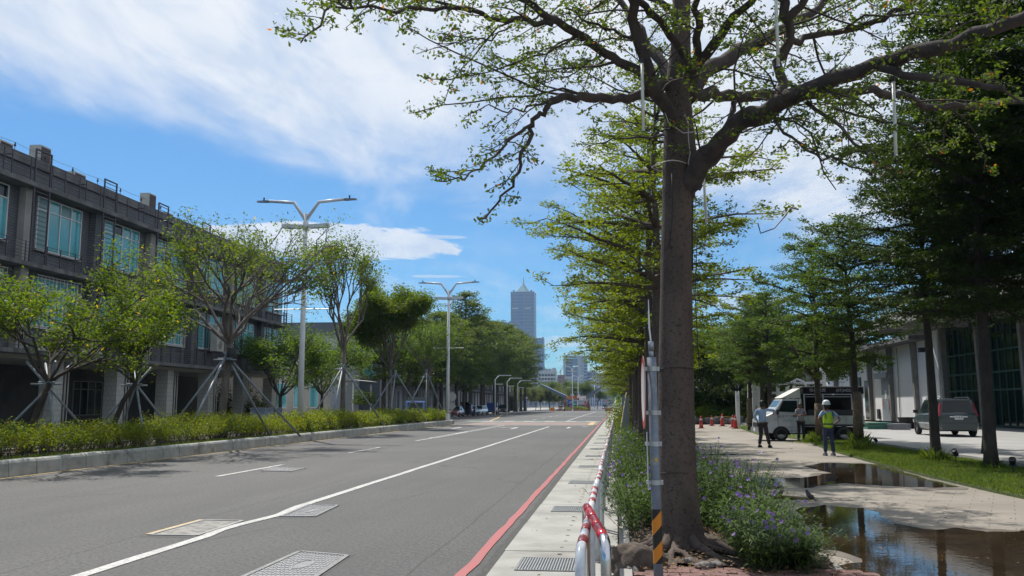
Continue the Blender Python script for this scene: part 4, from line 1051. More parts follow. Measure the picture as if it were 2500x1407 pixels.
# grass tufts around the lawn trees
for (x, y, hh) in ((8.7, 26.5, .34), (8.6, 34.0, .5), (8.05, 38.6, .42), (8.95, 23.3, .2), (8.2, 32.5, .3)):
    pts = [(x+rng.normal()*.42, y+rng.normal()*.42, .05) for _ in range(1300)]
    hs = [max(.06, hh*1.25*math.exp(-((p_[0]-x)**2+(p_[1]-y)**2)/.16)) for p_ in pts]
    stuff(tag(blades('grass_tuft', pts, hs, M_grass, .018, lean=.8, seed=int(y*10)), 'long grass growing round a lawn tree trunk', None))
# --- background plants on the right ------------------------------------------
gb = 'trees behind the plaza'
bA = vase('background_tree', 'feathery bright green tree behind the leftmost cones', (6.6, 84, 0), 9.0, 2.8, .9, 91, .26, 9, M_lf_bush, M_barkd, .16, gb, 4, 1, kids0=7, sig=.45, brush=4)
bB = vase('background_tree', 'dark leafy tree behind the white pylon', (10.6, 82, 0), 9.5, 2.6, .9, 92, .26, 9, M_lf_dense, M_barkd, .15, gb, 4, 1, kids0=7, sig=.48, brush=4)
for i, (x, y, s, src, lab) in enumerate([(8.4, 88, 1.0, bB, 'dark tree between the feathery tree and the pylon'), (12.9, 80, 1.0, bA, 'green tree left of the white trellis'), (14.6, 84, 1.1, bB, 'dark tree behind the trellis middle'),
        (5.4, 92, .95, bA, 'light green tree beside the big trunk, behind the second cone'), 
        (11.2, 95, 1.15, bA, 'far green tree behind the pylon'), (14.5, 72, .8, bB, 'low dark tree over the trellis')]):
    dup(src, (x, y, 0), i*1.3+.5, lab, scale=s)
def shrub(name, label, cat, c, r, h, seed, leaf, n, lm, group=None):
    rng = np.random.default_rng(seed); t = thing(name, label, cat, c, group)
    u = rng.normal(size=(n, 3)); u /= np.linalg.norm(u, axis=1)[:, None]; u[:, 2] = np.abs(u[:, 2]); rad = rng.random(n)**.4
    lump = 1+.25*np.sin(u[:, 0]*5+seed)*np.cos(u[:, 1]*4)
    C = np.stack([c[0]+u[:, 0]*r[0]*rad*lump, c[1]+u[:, 1]*r[1]*rad*lump, c[2]+u[:, 2]*h*rad*lump], 1)
    mesh_np('foliage', leafquads(C, leaf, rng, .4), 4, lm, t)
    tw = [([Vector(c), Vector(C[i])], .02, .006) for i in range(0, min(n, 200), 10)]
    twigmesh('stems', tw, M_barkd, t, 3); return t
for i, (x, y, rx, h) in enumerate([(6.9, 79, 1.8, 1.4), (9.4, 78.6, 1.9, 1.2), (11.4, 78.3, 1.6, 1.3), (8.2, 81, 2, 1.7), (13.3, 77, 1.8, 1.3)]):
    shrub('low_shrub', '%s low shrub from the left above the rock border' % ORD[i], 'shrub', (x, y, .1), (rx, 1.2), h, 100+i, .16, 2600, M_lf_bush if i % 2 else M_lf_hedge, 'low shrubs behind the rock border')
for i in range(9):
    x = 5.6+i*.62; y = 76.8-.05*i*i*.3
    o = rock('border_rock', (x, y, .22), (.42, .3, .38+.1*math.sin(i*2)), M_stone, 30+i); tag(o, '%s rock from the left of the border behind the cones' % ORD[i], 'rock', 'rocks of the garden border')
for i in range(5):
    o = rock('border_rock', (10.3+i*.72, 71.5-.2*i, .35), (.52, .4, .55+.1*math.cos(i*2)), M_stone, 50+i); tag(o, '%s boulder from the left between pylon and van' % ORD[i], 'rock', 'boulders beside the pylon')
# ground cover soil behind
mb = MB(); mb.prism([(5.0, 77.3), (14.5, 74.6), (19.5, 74.9), (22, 110), (2.5, 110), (3.4, 79)], .0, .12); struct(mb.build('garden_soil', M_soil))
# potted dark bushes near the left buildings
for i, (x, y, h) in enumerate([(-26.3, 57.5, 2.6), (-27.0, 60.5, 2.4), (-24.5, 59.4, 2.0)]):
    shrub('potted_bush', ['tall dark bush left of the last building column', 'dark round bush under the end of the tiled building', 'dark bush by the blue grey cabinets'][i], 'bush', (x, y, .4), (.9, .8), h, 120+i, .16, 1800, M_lf_dense)
shrub('umbrella_bush', 'small umbrella shaped bush in front of the white house wall', 'bush', (-22.9, 80.5, 1.7), (1.2, 1.0), 1.2, 130, .2, 1500, M_lf_dense)
shrub('corner_bush', 'yellow green bush at the narrow end of the right pavement', 'bush', (.35, 47, .1), (.9, 2.2), 2.1, 131, .12, 4500, M_lf_hedge)
shrub('corner_bush', 'reddish green bush at the planter end', 'bush', (-14.6, 73, .3), (.9, .8), .8, 132, .10, 1200, leafmat('red_leaf', (.16, .06, .02), (.14, .13, .02)))
# far trees around the gate
gf = 'small trees before the far gate'
fA = vase('far_tree', 'first thin staked tree left of the gate', (-34, 235, 0), 9.5, 3.0, .8, 93, .42, 5, M_lf_far, M_barkl, .14, gf, 4, .8, kids0=6, sig=.5); fA.scale = (.75,)*3
for i in range(10):
    dup(fA, (-31.5+i*1.55+.5*math.sin(i*3), 232+i*6, 0), i*1.1, '%s thin staked tree left of the gate' % ORD[i+1], scale=.72+.10*math.sin(i*2.1))
bC = dup(bB, (-20, 330, 0), 1, 'round dark green tree behind the left wing of the gate', group='trees beyond the gate', scale=1.2)
for i, (x, y, s) in enumerate([(-14, 345, 2.0), (-26, 350, 1.8), (-8, 370, 1.5), (4, 300, 1.3), (7, 330, 1.6), (3, 390, 1.8), (-36, 300, 1.4), (-44, 260, 1.5), (-38, 330, 1.9)]):
    dup(bA if i % 2 else bB, (x, y, 0), i, ['round tree right behind the gate roof', 'tree behind the gate, left of the lamp mast', 'tree in the gap right of the booth', 'tree right of the gate under the row', 'taller tree right of the gate', 'far tree closing the road view', 'tree left of the thin staked trees', 'leftmost tree beyond the dense row', 'tree behind the thin staked trees'][i], group='trees beyond the gate', scale=s*.62)
far = thing('green_hedge', 'bright green clipped hedge far left of the gate', 'hedge', (-31, 200, 0))
rng = np.random.default_rng(95); C = np.stack([rng.uniform(-34, -24.5, 9000), rng.uniform(224, 227, 9000), rng.uniform(0, 3.6, 9000)], 1)
mesh_np('foliage', leafquads(C, .35, rng, .3), 4, M_lf_bush, far)
mb = MB(); mb.b2(-33.8, -24.7, 224.6, 226.4, 0, 3.2); mb.build('inner_twigs', M_barkd, far)

for i, (x, y, r_, h, lm) in enumerate([(5.2, 98, 2.6, 5.5, M_lf_bush), (8.5, 100, 3, 6, M_lf_dense), (12.5, 99, 3, 5.5, M_lf_dense), (16.5, 100, 3, 6, M_lf_bush), (7.2, 86, 1.8, 3.2, M_lf_bush), (10.0, 86.5, 1.8, 2.8, M_lf_dense), (13.4, 85, 1.9, 3.0, M_lf_dense)]):
    shrub('tall_bush', '%s tall leafy bush from the left filling the gap behind the trunks' % ORD[i] if i < 4 else '%s bush under the background trees, from the left' % ORD[i-4], 'bush', (x, y, .1), (r_, 1.8), h, 150+i, .32, 4200, lm, 'bushes under the background trees')
# ---------------------------------------------------------------- left tiled office building
XF = -25.0; Z1, Z2, Z3, ZR = 3.72, 7.35, 10.75, 12.15
B = thing('office_building', 'three storey grey tiled office building with teal windows and dark steel railings', 'building', (XF, 45, .13))
YN, YE = 20.0, 65.2
bay = 5.18; M_glass_t2 = mat('pale_louvre_glass', (.10, .20, .20), .25)
ys = [66.3-bay*k for k in range(9)]      # screen positions (far edges)
mb = MB()
mb.b2(XF-12, XF-.02, YN, YE, Z1, ZR-.35)
mb.build('wall', M_tile, B)
mb = MB(); mb.b2(XF-12.1, XF+.10, YN, YE+.1, ZR-.348, ZR+.05); mb.build('parapet', M_conc, B)
mb = MB(); mb.b2(XF-12, XF-4.6, YN, YE-1.0, .13, Z1-.003); mb.build('ground_floor_wall', mat('shop_wall', (.11, .105, .10), .9, (.06, .06, .06), .4, 1), B)
for nm, z in (('ledge', Z1), ('ledge', Z2), ('ledge', Z3)):
    mb = MB(); mb.b2(XF-.015, XF+.75, YN, YE+.12, z-.02, z+.16); mb.build(nm, M_conc, B)
mb = MB(); mb.b2(XF-4.6, XF-.02, YN, YE, Z1-.18, Z1-.004); mb.build('soffit', mat('soffit', (.35, .34, .30), .9), B)
col = None
for k, yy0 in enumerate(ys):
    yc = yy0-2.3+.2
    if col is None:
        yc0 = yc; mb = MB(); mb.b2(XF-.77, XF-.07, yc-.35, yc+.35, .13, Z1-.185); col = mb.build('column', M_tile_g, B)
    else: share(col, B, (0, yc-yc0, 0))
# pilasters between bays
pil = None
for k, yy0 in enumerate(ys[1:]):
    for zz in (Z1+.16, Z2+.16):
        h = (Z2 if zz < Z2 else Z3)-zz-.022
        mb = MB(); mb.b2(XF-.01, XF+.30, yy0-.55, yy0-.05, zz, zz+h); mb.build('pilaster', M_conc_l if k % 2 else M_tile, B)
# windows: frame with four lower panes and four upper panes
def window(parent, x, y0, y1, z0, z1, n, mf, mg, sgn=1, zt=None, name='window'):
    f = MB(); w = .045; zt = zt or z0+(z1-z0)*.76
    X0, X1 = (x, x+.07) if sgn > 0 else (x-.07, x)
    f.b2(X0, X1, y0, y1, z0, z0+w); f.b2(X0, X1, y0, y1, z1-w, z1); f.b2(X0+.001, X1-.001, y0+w, y1-w, zt-w/2, zt+w/2)
    for i in range(n+1):
        yy = y0+(y1-y0)*i/n; yy = min(max(yy, y0+w/2), y1-w/2)
        f.b2(X0-.001, X1+.001, yy-w/2, yy+w/2, z0+w, z1-w)
    o = f.build(name, mf, parent)
    for i in range(n):
        a, b = y0+(y1-y0)*i/n+w*.6, y0+(y1-y0)*(i+1)/n-w*.6
        for (za, zb) in ((z0+w, zt-w/2), (zt+w/2, z1-w)):
            p = MB(); xx = x+.03*sgn; p.poly([(xx, a, za), (xx, b, za), (xx, b, zb), (xx, a, zb)][::sgn]); p.build('pane', (random.choice([M_glass_t, M_glass_t, M_glass_t, M_glass_d, M_glass_t2]) if mg is M_glass_t and za > z0+.1+0*zb or random.random() < .25 and mg is M_glass_t else mg), o)
    return o
random.seed(5)
for k, yy0 in enumerate(ys):
    ya, yb = yy0-bay+.35, yy0-.75
    for fl, (z0, z1) in enumerate(((Z2+.95, Z3-.12), (Z1+1.25, Z2-.25))):
        w = window(B, XF+.005, ya+.25, yb-.55, z0, z1, 4, M_wframe, M_glass_t)
        sill = MB(); sill.b2(XF, XF+.14, ya+.2, yb-.5, z0-.07, z0-.005); sill.build('sill', M_conc_l, w)
        if fl == 1 and k in (3, 4, 5, 6):
            gb_ = MB()
            for i in range(13): yy = ya+.3+(yb-.6-ya-.3)*i/12; gb_.tube([(XF+.28, yy, z0-.1), (XF+.28, yy, z1+.05)], .012, 4)
            for z in (z0-.1, z0+.55, z1-.5, z1+.05): gb_.beam((XF+.28, ya+.25, z), (XF+.28, yb-.55, z), .025)
            gb_.build('window_bars', M_wframe, w)
    if 0 < k < 7:   # dark louvre panels: vertical ladder screens, one bar each
        for (z0, z1) in ((Z3+.16, ZR+.18), (Z2+.1, Z3-.05), (Z1+.2, Z2-.1)):
            if z0 > Z2 or k in (1, 2, 3, 4, 5):
                s = MB()
                for yy in (yy0-.62, yy0+.42): s.b2(XF+.66, XF+.72, yy-.03, yy+.03, z0, z1)
                s.b2(XF+.655, XF+.725, yy0-.65, yy0+.45, z1, z1+.05)
                so_ = s.build('ladder_screen', M_rust, B)
                n = int((z1-z0)/.20)
                bar = None
                for i in range(n):
                    z = z0+.1+i*.20
                    if bar is None:
                        q = MB(); q.b2(XF+.675, XF+.705, yy0-.59, yy0+.39, z-.013, z+.013); bar = q.build('bar', M_rust, so_); zb0 = z
                    else: share(bar, so_, (0, 0, z-zb0))
    # ledge railings between the screens
    for z0, hgt in ((Z3+.16, 1.0), (Z2+.16, .85), (Z1+.16, .9)):
        if z0 < Z2+.1 and k > 7: continue
        s = MB()
        s.b2(XF+.66, XF+.70, yy0-bay+3.08, yy0-bay+3.12, z0, z0+hgt); s.b2(XF+.1, XF+.66, yy0-bay+3.085, yy0-bay+3.115, z0+hgt-.2, z0+hgt-.16)
        rl = s.build('railing', M_rust, B); bar = None; q = MB(); q.b2(XF+.661, XF+.699, yy0-bay+.53, yy0-bay+.57, z0, z0+hgt); po_ = q.build('post', M_rust, rl)
        for dy in (.95, 2.05, 3.75): share(po_, rl, (0, dy, 0))
        for i in range(6):
            z = z0+.14+i*(hgt-.16)/5
            if bar is None:
                q = MB(); q.b2(XF+.67, XF+.69, yy0-bay+.5, yy0-.65, z-.010, z+.010); bar = q.build('rail', M_rust, rl); zb0 = z
            else: share(bar, rl, (0, 0, z-zb0))
# end ladder screen by the far corner
s = MB()
for yy in (YE+.15, YE+.65): s.b2(XF+.1, XF+.14, yy-.03, yy+.03, Z1, ZR)
e = s.build('ladder_screen', M_rust, B); bar = None
for i in range(38):
    z = Z1+.1+i*.22
    if bar is None: q = MB(); q.b2(XF+.105, XF+.135, YE+.18, YE+.62, z-.015, z+.015); bar = q.build('bar', M_rust, e)
    else: share(bar, e, (0, 0, i*.22))
# ground floor barred window and drain pipes
s = window(B, XF-4.59, 46.5, 49.3, 1.0, 2.9, 4, M_conc_l, M_glass_d)
for k, yy0 in enumerate(ys[:8]):
    q = MB(); q.tube([(XF-.02, yy0-2.3+.62, .1), (XF-.02, yy0-2.3+.62, Z1-.2)], .045, 8); q.tube([(XF+.07, yy0-2.3+.72, .1), (XF+.07, yy0-2.3+.72, Z1-.2)], .03, 8); q.build('drain_pipe', M_conc_l, B, smooth=True)
# lightning wire with small insulator posts along the parapet
lw = thing('roof_wire', 'thin wire on small black insulators along the office roof edge', 'wire', (XF, 45, ZR))
pts = []; y = YN+2; i = 0
while y < YE:
    q = MB(); q.lathe([(.012, 0), (.012, .22), (.05, .22), (.045, .28), (.02, .33), (.035, .36), (.005, .40)], (XF-.1, y, ZR+.05), 8); q.build('insulator', M_dark, lw, smooth=True)
    pts += [(XF-.1, y, ZR+.44), (XF-.1, y+1.0, ZR+.38)]; y += 2.05
q = MB(); q.tube(pts, .008, 4); q.build('wire', M_dark, lw)
# rooftop air units and wall air units
M_ac = mat('cream_metal', (.46, .45, .41), .55, (.36, .35, .32), 3)
M_grill = mat('dark_brown_grill', (.07, .045, .04), .6)
def acunit(name, label, x, y, z, w, d, h, group=None, side='x', fans=0):
    t = thing(name, label, 'air conditioner', (x, y, z), group)
    q = MB(); q.b2(x-w/2, x+w/2, y-d/2, y+d/2, z, z+h); q.build('casing', M_ac, t)
    if fans:
        for j in range(fans):
            zc = z+h*(j+.5)/fans; yc = y-d*.0
            q = MB(); q.lathe([(.001, x+w/2+.012), (.27, x+w/2+.012), (.27, x+w/2+.001), (.001, x+w/2+.001)], (0, yc-.05, zc), 20, 'x'); fo = q.build('fan_grille', mat('fan_dark', (.12, .12, .12), .6), t)
            q = MB()
            for r_ in (.09, .15, .21, .26): 
                for a in range(20): 
                    a0, a1 = a*math.pi/10, (a+1)*math.pi/10; q.beam((x+w/2+.016, yc-.05+math.cos(a0)*r_, zc+math.sin(a0)*r_), (x+w/2+.016, yc-.05+math.cos(a1)*r_, zc+math.sin(a1)*r_), .012)
            stuff(q.build('grille_wire', M_ac, fo))
        q = MB(); q.b2(XF, x+w/2, y-d/2, y+d/2, z-.06, z-.005); q.build('bracket', M_rust, t)
    else:
        q = MB(); n = 9
        for j in range(n): zz = z+.08+(h-.16)*j/n; q.b2(x+w/2+.001, x+w/2+.018, y-d/2+.05, y+d/2-.05, zz, zz+(h-.16)/n*.6)
        q.build('grille', M_grill, t)
        q = MB(); q.b2(x+w/2-.01, x+w/2+.0005, y-d/2+.04, y+d/2-.04, z+.06, z+h-.06); q.build('grille_back', M_dark, t)
    return t
for (y, h, d, lab) in ((34.3, .42, .8, 'low air unit on the office roof at the left edge'), (36.9, .95, .75, 'tall cream air unit on the office roof, leftmost tall one'), (39.6, .42, .9, 'low dark fronted air unit on the office roof beside the tall left one'),
                       (46.4, 1.0, .75, 'cream box shaped air unit standing highest above the roof middle'), (48.4, .35, .8, 'small low air unit right of the roof middle box')):
    acunit('roof_air_unit', lab, XF-.75, y, ZR+.05, .55, d, h, 'air units on the office roof')
acunit('wall_air_unit', 'white air unit with two round fans on the office first floor wall', XF+.55, 53.1, 4.85, .45, 1.0, 1.55, None, fans=2)
acunit('wall_air_unit', 'slim pale air unit between the dark railings on the first floor', XF+.50, 43.3, 4.7, .40, .85, 1.0, None, fans=1)
acunit('wall_air_unit', 'white air unit low behind the staked tree on the office ledge', XF+.50, 39.9, 3.95, .42, .9, .85, None, fans=1)
# security camera
t = thing('security_camera', 'small white camera under the office ledge near the left edge', 'camera', (XF+.8, 36, 3.6))
q = MB(); q.box((XF+.95, 35.6, 3.95), (.16, .55, .18)); q.build('housing', M_white, t); q = MB(); q.beam((XF+.7, 35.8, 3.9), (XF+.95, 35.7, 3.9), .04); q.build('arm', M_white, t)
# blue grey cabinets
for i, (y, lab) in enumerate(((54.4, 'larger blue grey street cabinet behind the hedge'), (56.0, 'smaller blue grey street cabinet on the right behind the hedge'))):
    t = thing('street_cabinet', lab, 'cabinet', (-21.9, y, .13), 'blue grey street cabinets'); w = 1.5 if i == 0 else .9
    q = MB(); q.b2(-22.4, -21.5, y-w/2, y+w/2, .13, 1.35); q.build('body', mat('cabinet_paint', (.20, .25, .33), .5), t)
    q = MB(); q.b2(-22.45, -21.45, y-w/2-.04, y+w/2+.04, 1.352, 1.41); q.build('lid', mat('cabinet_lid', (.27, .31, .38), .5), t)
    q = MB(); q.b2(-21.499, -21.485, y-.01, y+.01, .2, 1.3); q.b2(-21.499, -21.47, y+.06, y+.09, .7, .9); q.build('door_seam', M_dark, t)
# ---------------------------------------------------------------- low cream building
M_cream = mat('cream_render', (.42, .40, .36), .85, (.33, .31, .28), .7, .8)
t = thing('low_building', 'low cream wall building seen under and right of the office block', 'building', (-29, 75, .13))
q = MB(); q.b2(-40, -27.2, 68.5, 84, .13, 4.5); q.build('wall', M_cream, t)
q = MB(); q.b2(-40.2, -27.0, 68.3, 84, 4.502, 4.75); q.build('roof_edge', M_conc_l, t)
for i in range(3):
    q = MB(); q.b2(-27.198, -27.14, 70+i*4, 72.4+i*4, 1.3, 3.4); f = q.build('window', M_wframe, t)
    q = MB(); q.b2(-27.139, -27.13, 70.1+i*4, 72.3+i*4, 1.4, 3.3); q.build('pane', M_glass_t, f)
q = MB(); q.b2(-31, -30.5, 68.42, 68.499, 2.4, 2.9); q.build('alarm_box', mat('dark_red_box', (.10, .02, .02), .6), t)
# ---------------------------------------------------------------- modern white house
M_wall2 = mat('grey_white_render', (.40, .42, .45), .8, (.35, .37, .40), .4, .8)
M_gpanel = mat('blue_grey_panel', (.10, .115, .14), .6)
t = thing('white_house', 'grey white modern two storey house with dark window bays and a thin black canopy', 'building', (-27, 110, .13))
q = MB(); q.b2(-40, -26.2, 101, 150, .13, 8.3); q.build('wall', M_wall2, t)
q = MB(); q.b2(-40.2, -26.0, 100.8, 150.2, 8.302, 8.62); q.build('roof_edge', M_gpanel, t)
q = MB(); q.b2(-44, -29.2, 96, 100.7, .13, 9.2); q.build('stair_block', M_wall2, t)
q = MB(); q.b2(-44.2, -29.0, 95.8, 100.75, 9.202, 10.6); q.build('roof_band', M_gpanel, t)
for (x0, x1) in ((-37.6, -35.2), (-34.6, -32.4), (-31.8, -30.0)):
    q = MB(); q.b2(x0, x1, 95.90, 95.998, 5.0, 7.6); f = q.build('window', M_alu, t)
    q = MB(); q.b2(x0+.08, x1-.08, 95.87, 95.899, 5.08, 7.5); q.build('pane', M_glass_d, f)
q = MB(); q.b2(-29.2, -26.9, 100.85, 100.99, .2, 8.0); q.build('window_bay', M_gpanel, t)
f = MB().b2(-28.9, -27.3, 100.78, 100.84, 4.6, 7.4).build('window', M_alu, t)
MB().b2(-28.8, -27.4, 100.74, 100.779, 4.7, 7.3).build('pane', M_glass_t, f)
for i in range(9):
    y = 105.5+i*4.6
    MB().b2(-26.198, -26.1, y, y+1.6, 1.2 if i % 2 else 4.3, 7.3).build('window_bay', M_gpanel, t)
    f = MB().b2(-26.099, -26.05, y+.15, y+1.45, 5.0, 7.2).build('window', M_dark, t)
    MB().b2(-26.049, -26.04, y+.22, y+1.38, 5.1, 7.1).build('pane', M_glass_d, f)
    MB().b2(-26.198, -25.8, y-.9, y-.6, .13, 8.2).build('fin', M_wall2, t)
    MB().b2(-26.099, -26.05, y-.3, y+1.6, .3, 3.2).build('door_bay', M_dark, t)
cn = MB().b2(-26.19, -24.0, 103, 149, 3.85, 4.08).build('canopy', M_dark, t)
for i in range(9):
    y = 104.6+i*4.6; MB().beam((-26.15, y, 5.6), (-24.1, y, 4.1), .05).build('stay', M_dark, cn)
# entrance canopy with white posts
t = thing('entrance_canopy', 'curved pale canopy on white posts before the white house', 'canopy', (-27.5, 92, .13))
q = MB(); n = 8; pr = [(-30.5+5.0*k/n, 3.5+.7*math.sin(math.pi*(.15+.6*k/n))) for k in range(n+1)]
for k in range(n): q.add([(pr[k][0], 88, pr[k][1]), (pr[k+1][0], 88, pr[k+1][1]), (pr[k+1][0], 95, pr[k+1][1]), (pr[k][0], 95, pr[k][1]), (pr[k][0], 88, pr[k][1]-.12), (pr[k+1][0], 88, pr[k+1][1]-.12), (pr[k+1][0], 95, pr[k+1][1]-.12), (pr[k][0], 95, pr[k][1]-.12)], [(0, 1, 2, 3), (7, 6, 5, 4), (0, 4, 5, 1), (3, 2, 6, 7)])
q.build('roof', mat('canopy_roof', (.34, .36, .33), .6), t)
for x, y in ((-26.2, 88.2), (-26.2, 94.8), (-29.9, 88.2)): MB().tube([(x, y, .13), (x, y, 3.75)], .08, 8).build('post', M_white, t, smooth=True)
q = MB(); q.b2(-24.1, -24.02, 84, 96, .95, 1.02)
for k in range(7): q.b2(-24.1, -24.02, 84+2*k, 84.08+2*k, .13, .95)
tag(q.build('handrail', M_conc_l), 'thin grey handrail in front of the entrance canopy', 'railing')
# dark long building behind the dense trees
t = thing('dark_building', 'long dark balconied building with pale panels behind the dense trees', 'building', (-28, 190, .13))
q = MB(); q.b2(-42, -27.5, 153, 235, .13, 8.2); q.build('wall', mat('dark_render', (.05, .045, .06), .85, (.08, .07, .08), .3), t)
MB().b2(-27.49, -25.6, 154, 234, 4.0, 4.3).build('balcony', M_dark, t)
for i in range(24):
    y = 155+i*3.3; wd = 1.1+.6*math.sin(i*2.2)
    MB().b2(-27.49, -27.35, y, y+wd, .3, 3.9).build('panel', M_wall2, t)
    if i % 2: MB().b2(-27.49, -27.35, y+.4, y+.4+wd, 4.8, 7.6).build('panel', M_wall2, t)
# ---------------------------------------------------------------- street lamps
M_lhead = mat('lamp_head_grey', (.16, .18, .24), .4)
def lamp(label, x, y, h=10.5, arm=True, base=.3):
    t = thing('street_lamp', label, 'street lamp', (0, 0, 0), 'double armed white street lamps', local=True)
    MB().tube([(0, 0, 0), (0, 0, h*.35), (0, 0, h)], [.145, .13, .095], 14).build('pole', M_pole, t, smooth=True)
    MB().lathe([(.22, 0), (.22, .03), (.17, .05), (.16, .55), (.15, .6)], (0, 0, 0), 14).build('base_plate', M_pole, t, smooth=True)
    for s in (-1, 1):
        a = MB().tube([(0, 0, h-.35), (s*.62, 0, h+.55), (s*1.9, 0, h+.66)], [.085, .08, .075], 10).build('arm', M_pole, t, smooth=True)
        MB().add([(s*1.9, -.13, h+.60), (s*2.5, -.10, h+.62), (s*2.5, .10, h+.62), (s*1.9, .13, h+.60), (s*1.9, -.13, h+.68), (s*2.5, -.05, h+.69), (s*2.5, .05, h+.69), (s*1.9, .13, h+.68)], [(3, 2, 1, 0), (4, 5, 6, 7), (0, 1, 5, 4), (1, 2, 6, 5), (2, 3, 7, 6), (3, 0, 4, 7)]).build('lamp_head', M_lhead, t)
        MB().lathe([(.04, 0), (.04, .15), (.03, .16)], (s*2.15, 0, h+.69), 8).build('sensor', M_dark, t)
        b = MB(); x0, x1 = s*.16, s*1.18
        z = h-.62; b.box(((x0+x1)/2, 0, z), (abs(x1-x0), .16, .18), M=Matrix.Rotation(-s*.04, 3, 'Y')); bo = b.build('lower_lamp', M_pole, t)
        MB().box(((x0+x1)/2, 0, z-.105), (abs(x1-x0)*.86, .11, .03), M=Matrix.Rotation(-s*.04, 3, 'Y')).build('diffuser', mat('lamp_diffuser', (.30, .30, .30), .4), bo)
    MB().lathe([(.15, h-.80), (.15, h-.44)], (0, 0, 0), 12).build('collar', M_pole, t, smooth=True)
    MB().tube([(-1.45, 0, h*.555), (1.25, 0, h*.555)], .022, 6).build('banner_rod', M_pole, t)
    t.location = (x, y, base); return t
lamp('tall white double armed street lamp in the planter, nearest and largest', *[P(733, 1000, 41.5).x, 41.5])
l2_ = lamp('second double armed street lamp, at the end of the planter', P(1093, 1000, 71.5).x, 71.5)
# black scrawl on the second pole
q = MB(); rr = random.Random(9)
for k in range(14):
    z = 4.6+k*.25; a = -1.6+rr.uniform(-.6, .6); q.beam((.128*math.cos(a), .128*math.sin(a), z), (.128*math.cos(a+.5), .128*math.sin(a+.5), z+.22), .02, .008)
q.build('scrawl', M_dark, l2_)
dup(l2_, (P(1397, 900, 225).x, 225, 0), 0, 'double armed street lamp standing before the gate booth')
dup(l2_, (P(1411, 900, 300).x, 300, 0), 0, 'double armed street lamp just behind the one before the booth')
dup(l2_, (P(1440, 900, 380).x, 380, 0), 0, 'far double armed street lamp over the right gate roof')
for k, (px, Y) in enumerate(((1451, 330), (1462, 420), (1468, 520), (1446, 460))):
    dup(l2_, (P(px, 900, Y).x, Y, 0), 0, ['far lamp post in the gap right of the booth', 'thin far lamp post right of the gap middle', 'thinnest far lamp post under the row trees', 'thin far lamp post just right of the booth wall'][k])
sl0 = None
for k, (px, Y) in enumerate(((1209, 118), (1238, 130), (1264, 143))):
    x = P(px, 950, Y).x
    if sl0 is None:
        t = thing('single_arm_lamp', 'left one of the three low white lamps before the dense trees', 'street lamp', (0, 0, 0), 'single armed low white lamps', local=True)
        MB().tube([(0, 0, 0), (0, 0, 4.8), (.5, 0, 5.3)], [.08, .07, .06], 8).build('pole', M_pole, t, smooth=True)
        MB().b2(.45, 2.1, -.12, .12, 5.27, 5.38).build('lamp_head', M_pole, t)
        MB().b2(.0, 1.0, -.08, .08, 4.15, 4.24).build('lower_lamp', M_pole, t)
        t.location = (x, Y, .1); sl0 = t
    else: dup(sl0, (x, Y, .1), 0, ['middle one of the three low white lamps before the dense trees', 'right one of the three low white lamps before the dense trees'][k-1])
# two sign backs beside the second lamp
t = thing('traffic_sign', 'round and diamond sign backs on one post right of the second lamp', 'road sign', (P(1101, 1000, 84).x, 84, 0))
x = P(1103, 1000, 84).x; M_sb = mat('sign_back', (.36, .38, .38), .45, metal=.3)
MB().tube([(x-.1, 84.05, 0), (x-.1, 84.05, 3.0)], .035, 8).build('post', M_conc_l, t)
MB().lathe([(.001, 83.97), (.42, 83.97), (.42, 84.0), (.001, 84.0)], (x, 0, 2.35), 24, 'y').build('round_plate', M_sb, t)
MB().add([(x-.42, 83.98, 1.45), (x, 83.98, 1.03), (x+.42, 83.98, 1.45), (x, 83.98, 1.87), (x-.42, 84.0, 1.45), (x, 84.0, 1.03), (x+.42, 84.0, 1.45), (x, 84.0, 1.87)], [(0, 1, 2, 3), (7, 6, 5, 4), (0, 4, 5, 1), (1, 5, 6, 2), (2, 6, 7, 3), (3, 7, 4, 0)]).build('diamond_plate', M_sb, t)
# ---------------------------------------------------------------- right building (columns, overhanging roof)
XW, XC, ZE = 24.0, 23.6, 7.55
t = thing('hall_building', 'large hall with white wall, grey columns, dark glass front and wide overhanging roof', 'building', (XW, 62, .15))
MB().b2(XW+.02, XW+14, 71.2, 109, .15, 7.2).build('white_wall', mat('blue_white_render', (.80, .82, .84), .8, (.72, .74, .77), .3), t)
MB().b2(XW+.6, XW+14, 15, 71.18, .15, 7.2).build('inner_wall', mat('dark_interior', (.02, .022, .022), .9), t)
MB().b2(XW-5.0, XW+15, 15, 72.8, 7.22, 7.5).build('roof_slab', M_conc, t)
MB().b2(XW-5.25, XW-5.0, 15, 72.8, 6.92, 7.78).build('fascia', M_conc_l, t)
MB().b2(XW-5.25, XW-4.99, 72.8, 73.0, 6.9, 7.79).build('fascia_end', M_conc_l, t)
MB().b2(XW-4.98, XW+15, 15, 72.8, 7.502, 7.62).build('tile_edge', mat('red_roof_tile', (.22, .085, .055), .8, (.15, .06, .04), 4), t)
MB().b2(XW-1.5, XW+14, 72.85, 109, 6.6, 7.0).build('wing_roof', M_conc, t)
for k in range(9):
    y = 17+k*6.9; MB().beam((XW-4.9, y, 7.02), (XW+.1, y, 7.1), .28, .35).build('roof_beam', M_conc_l, t)
cl_ = None
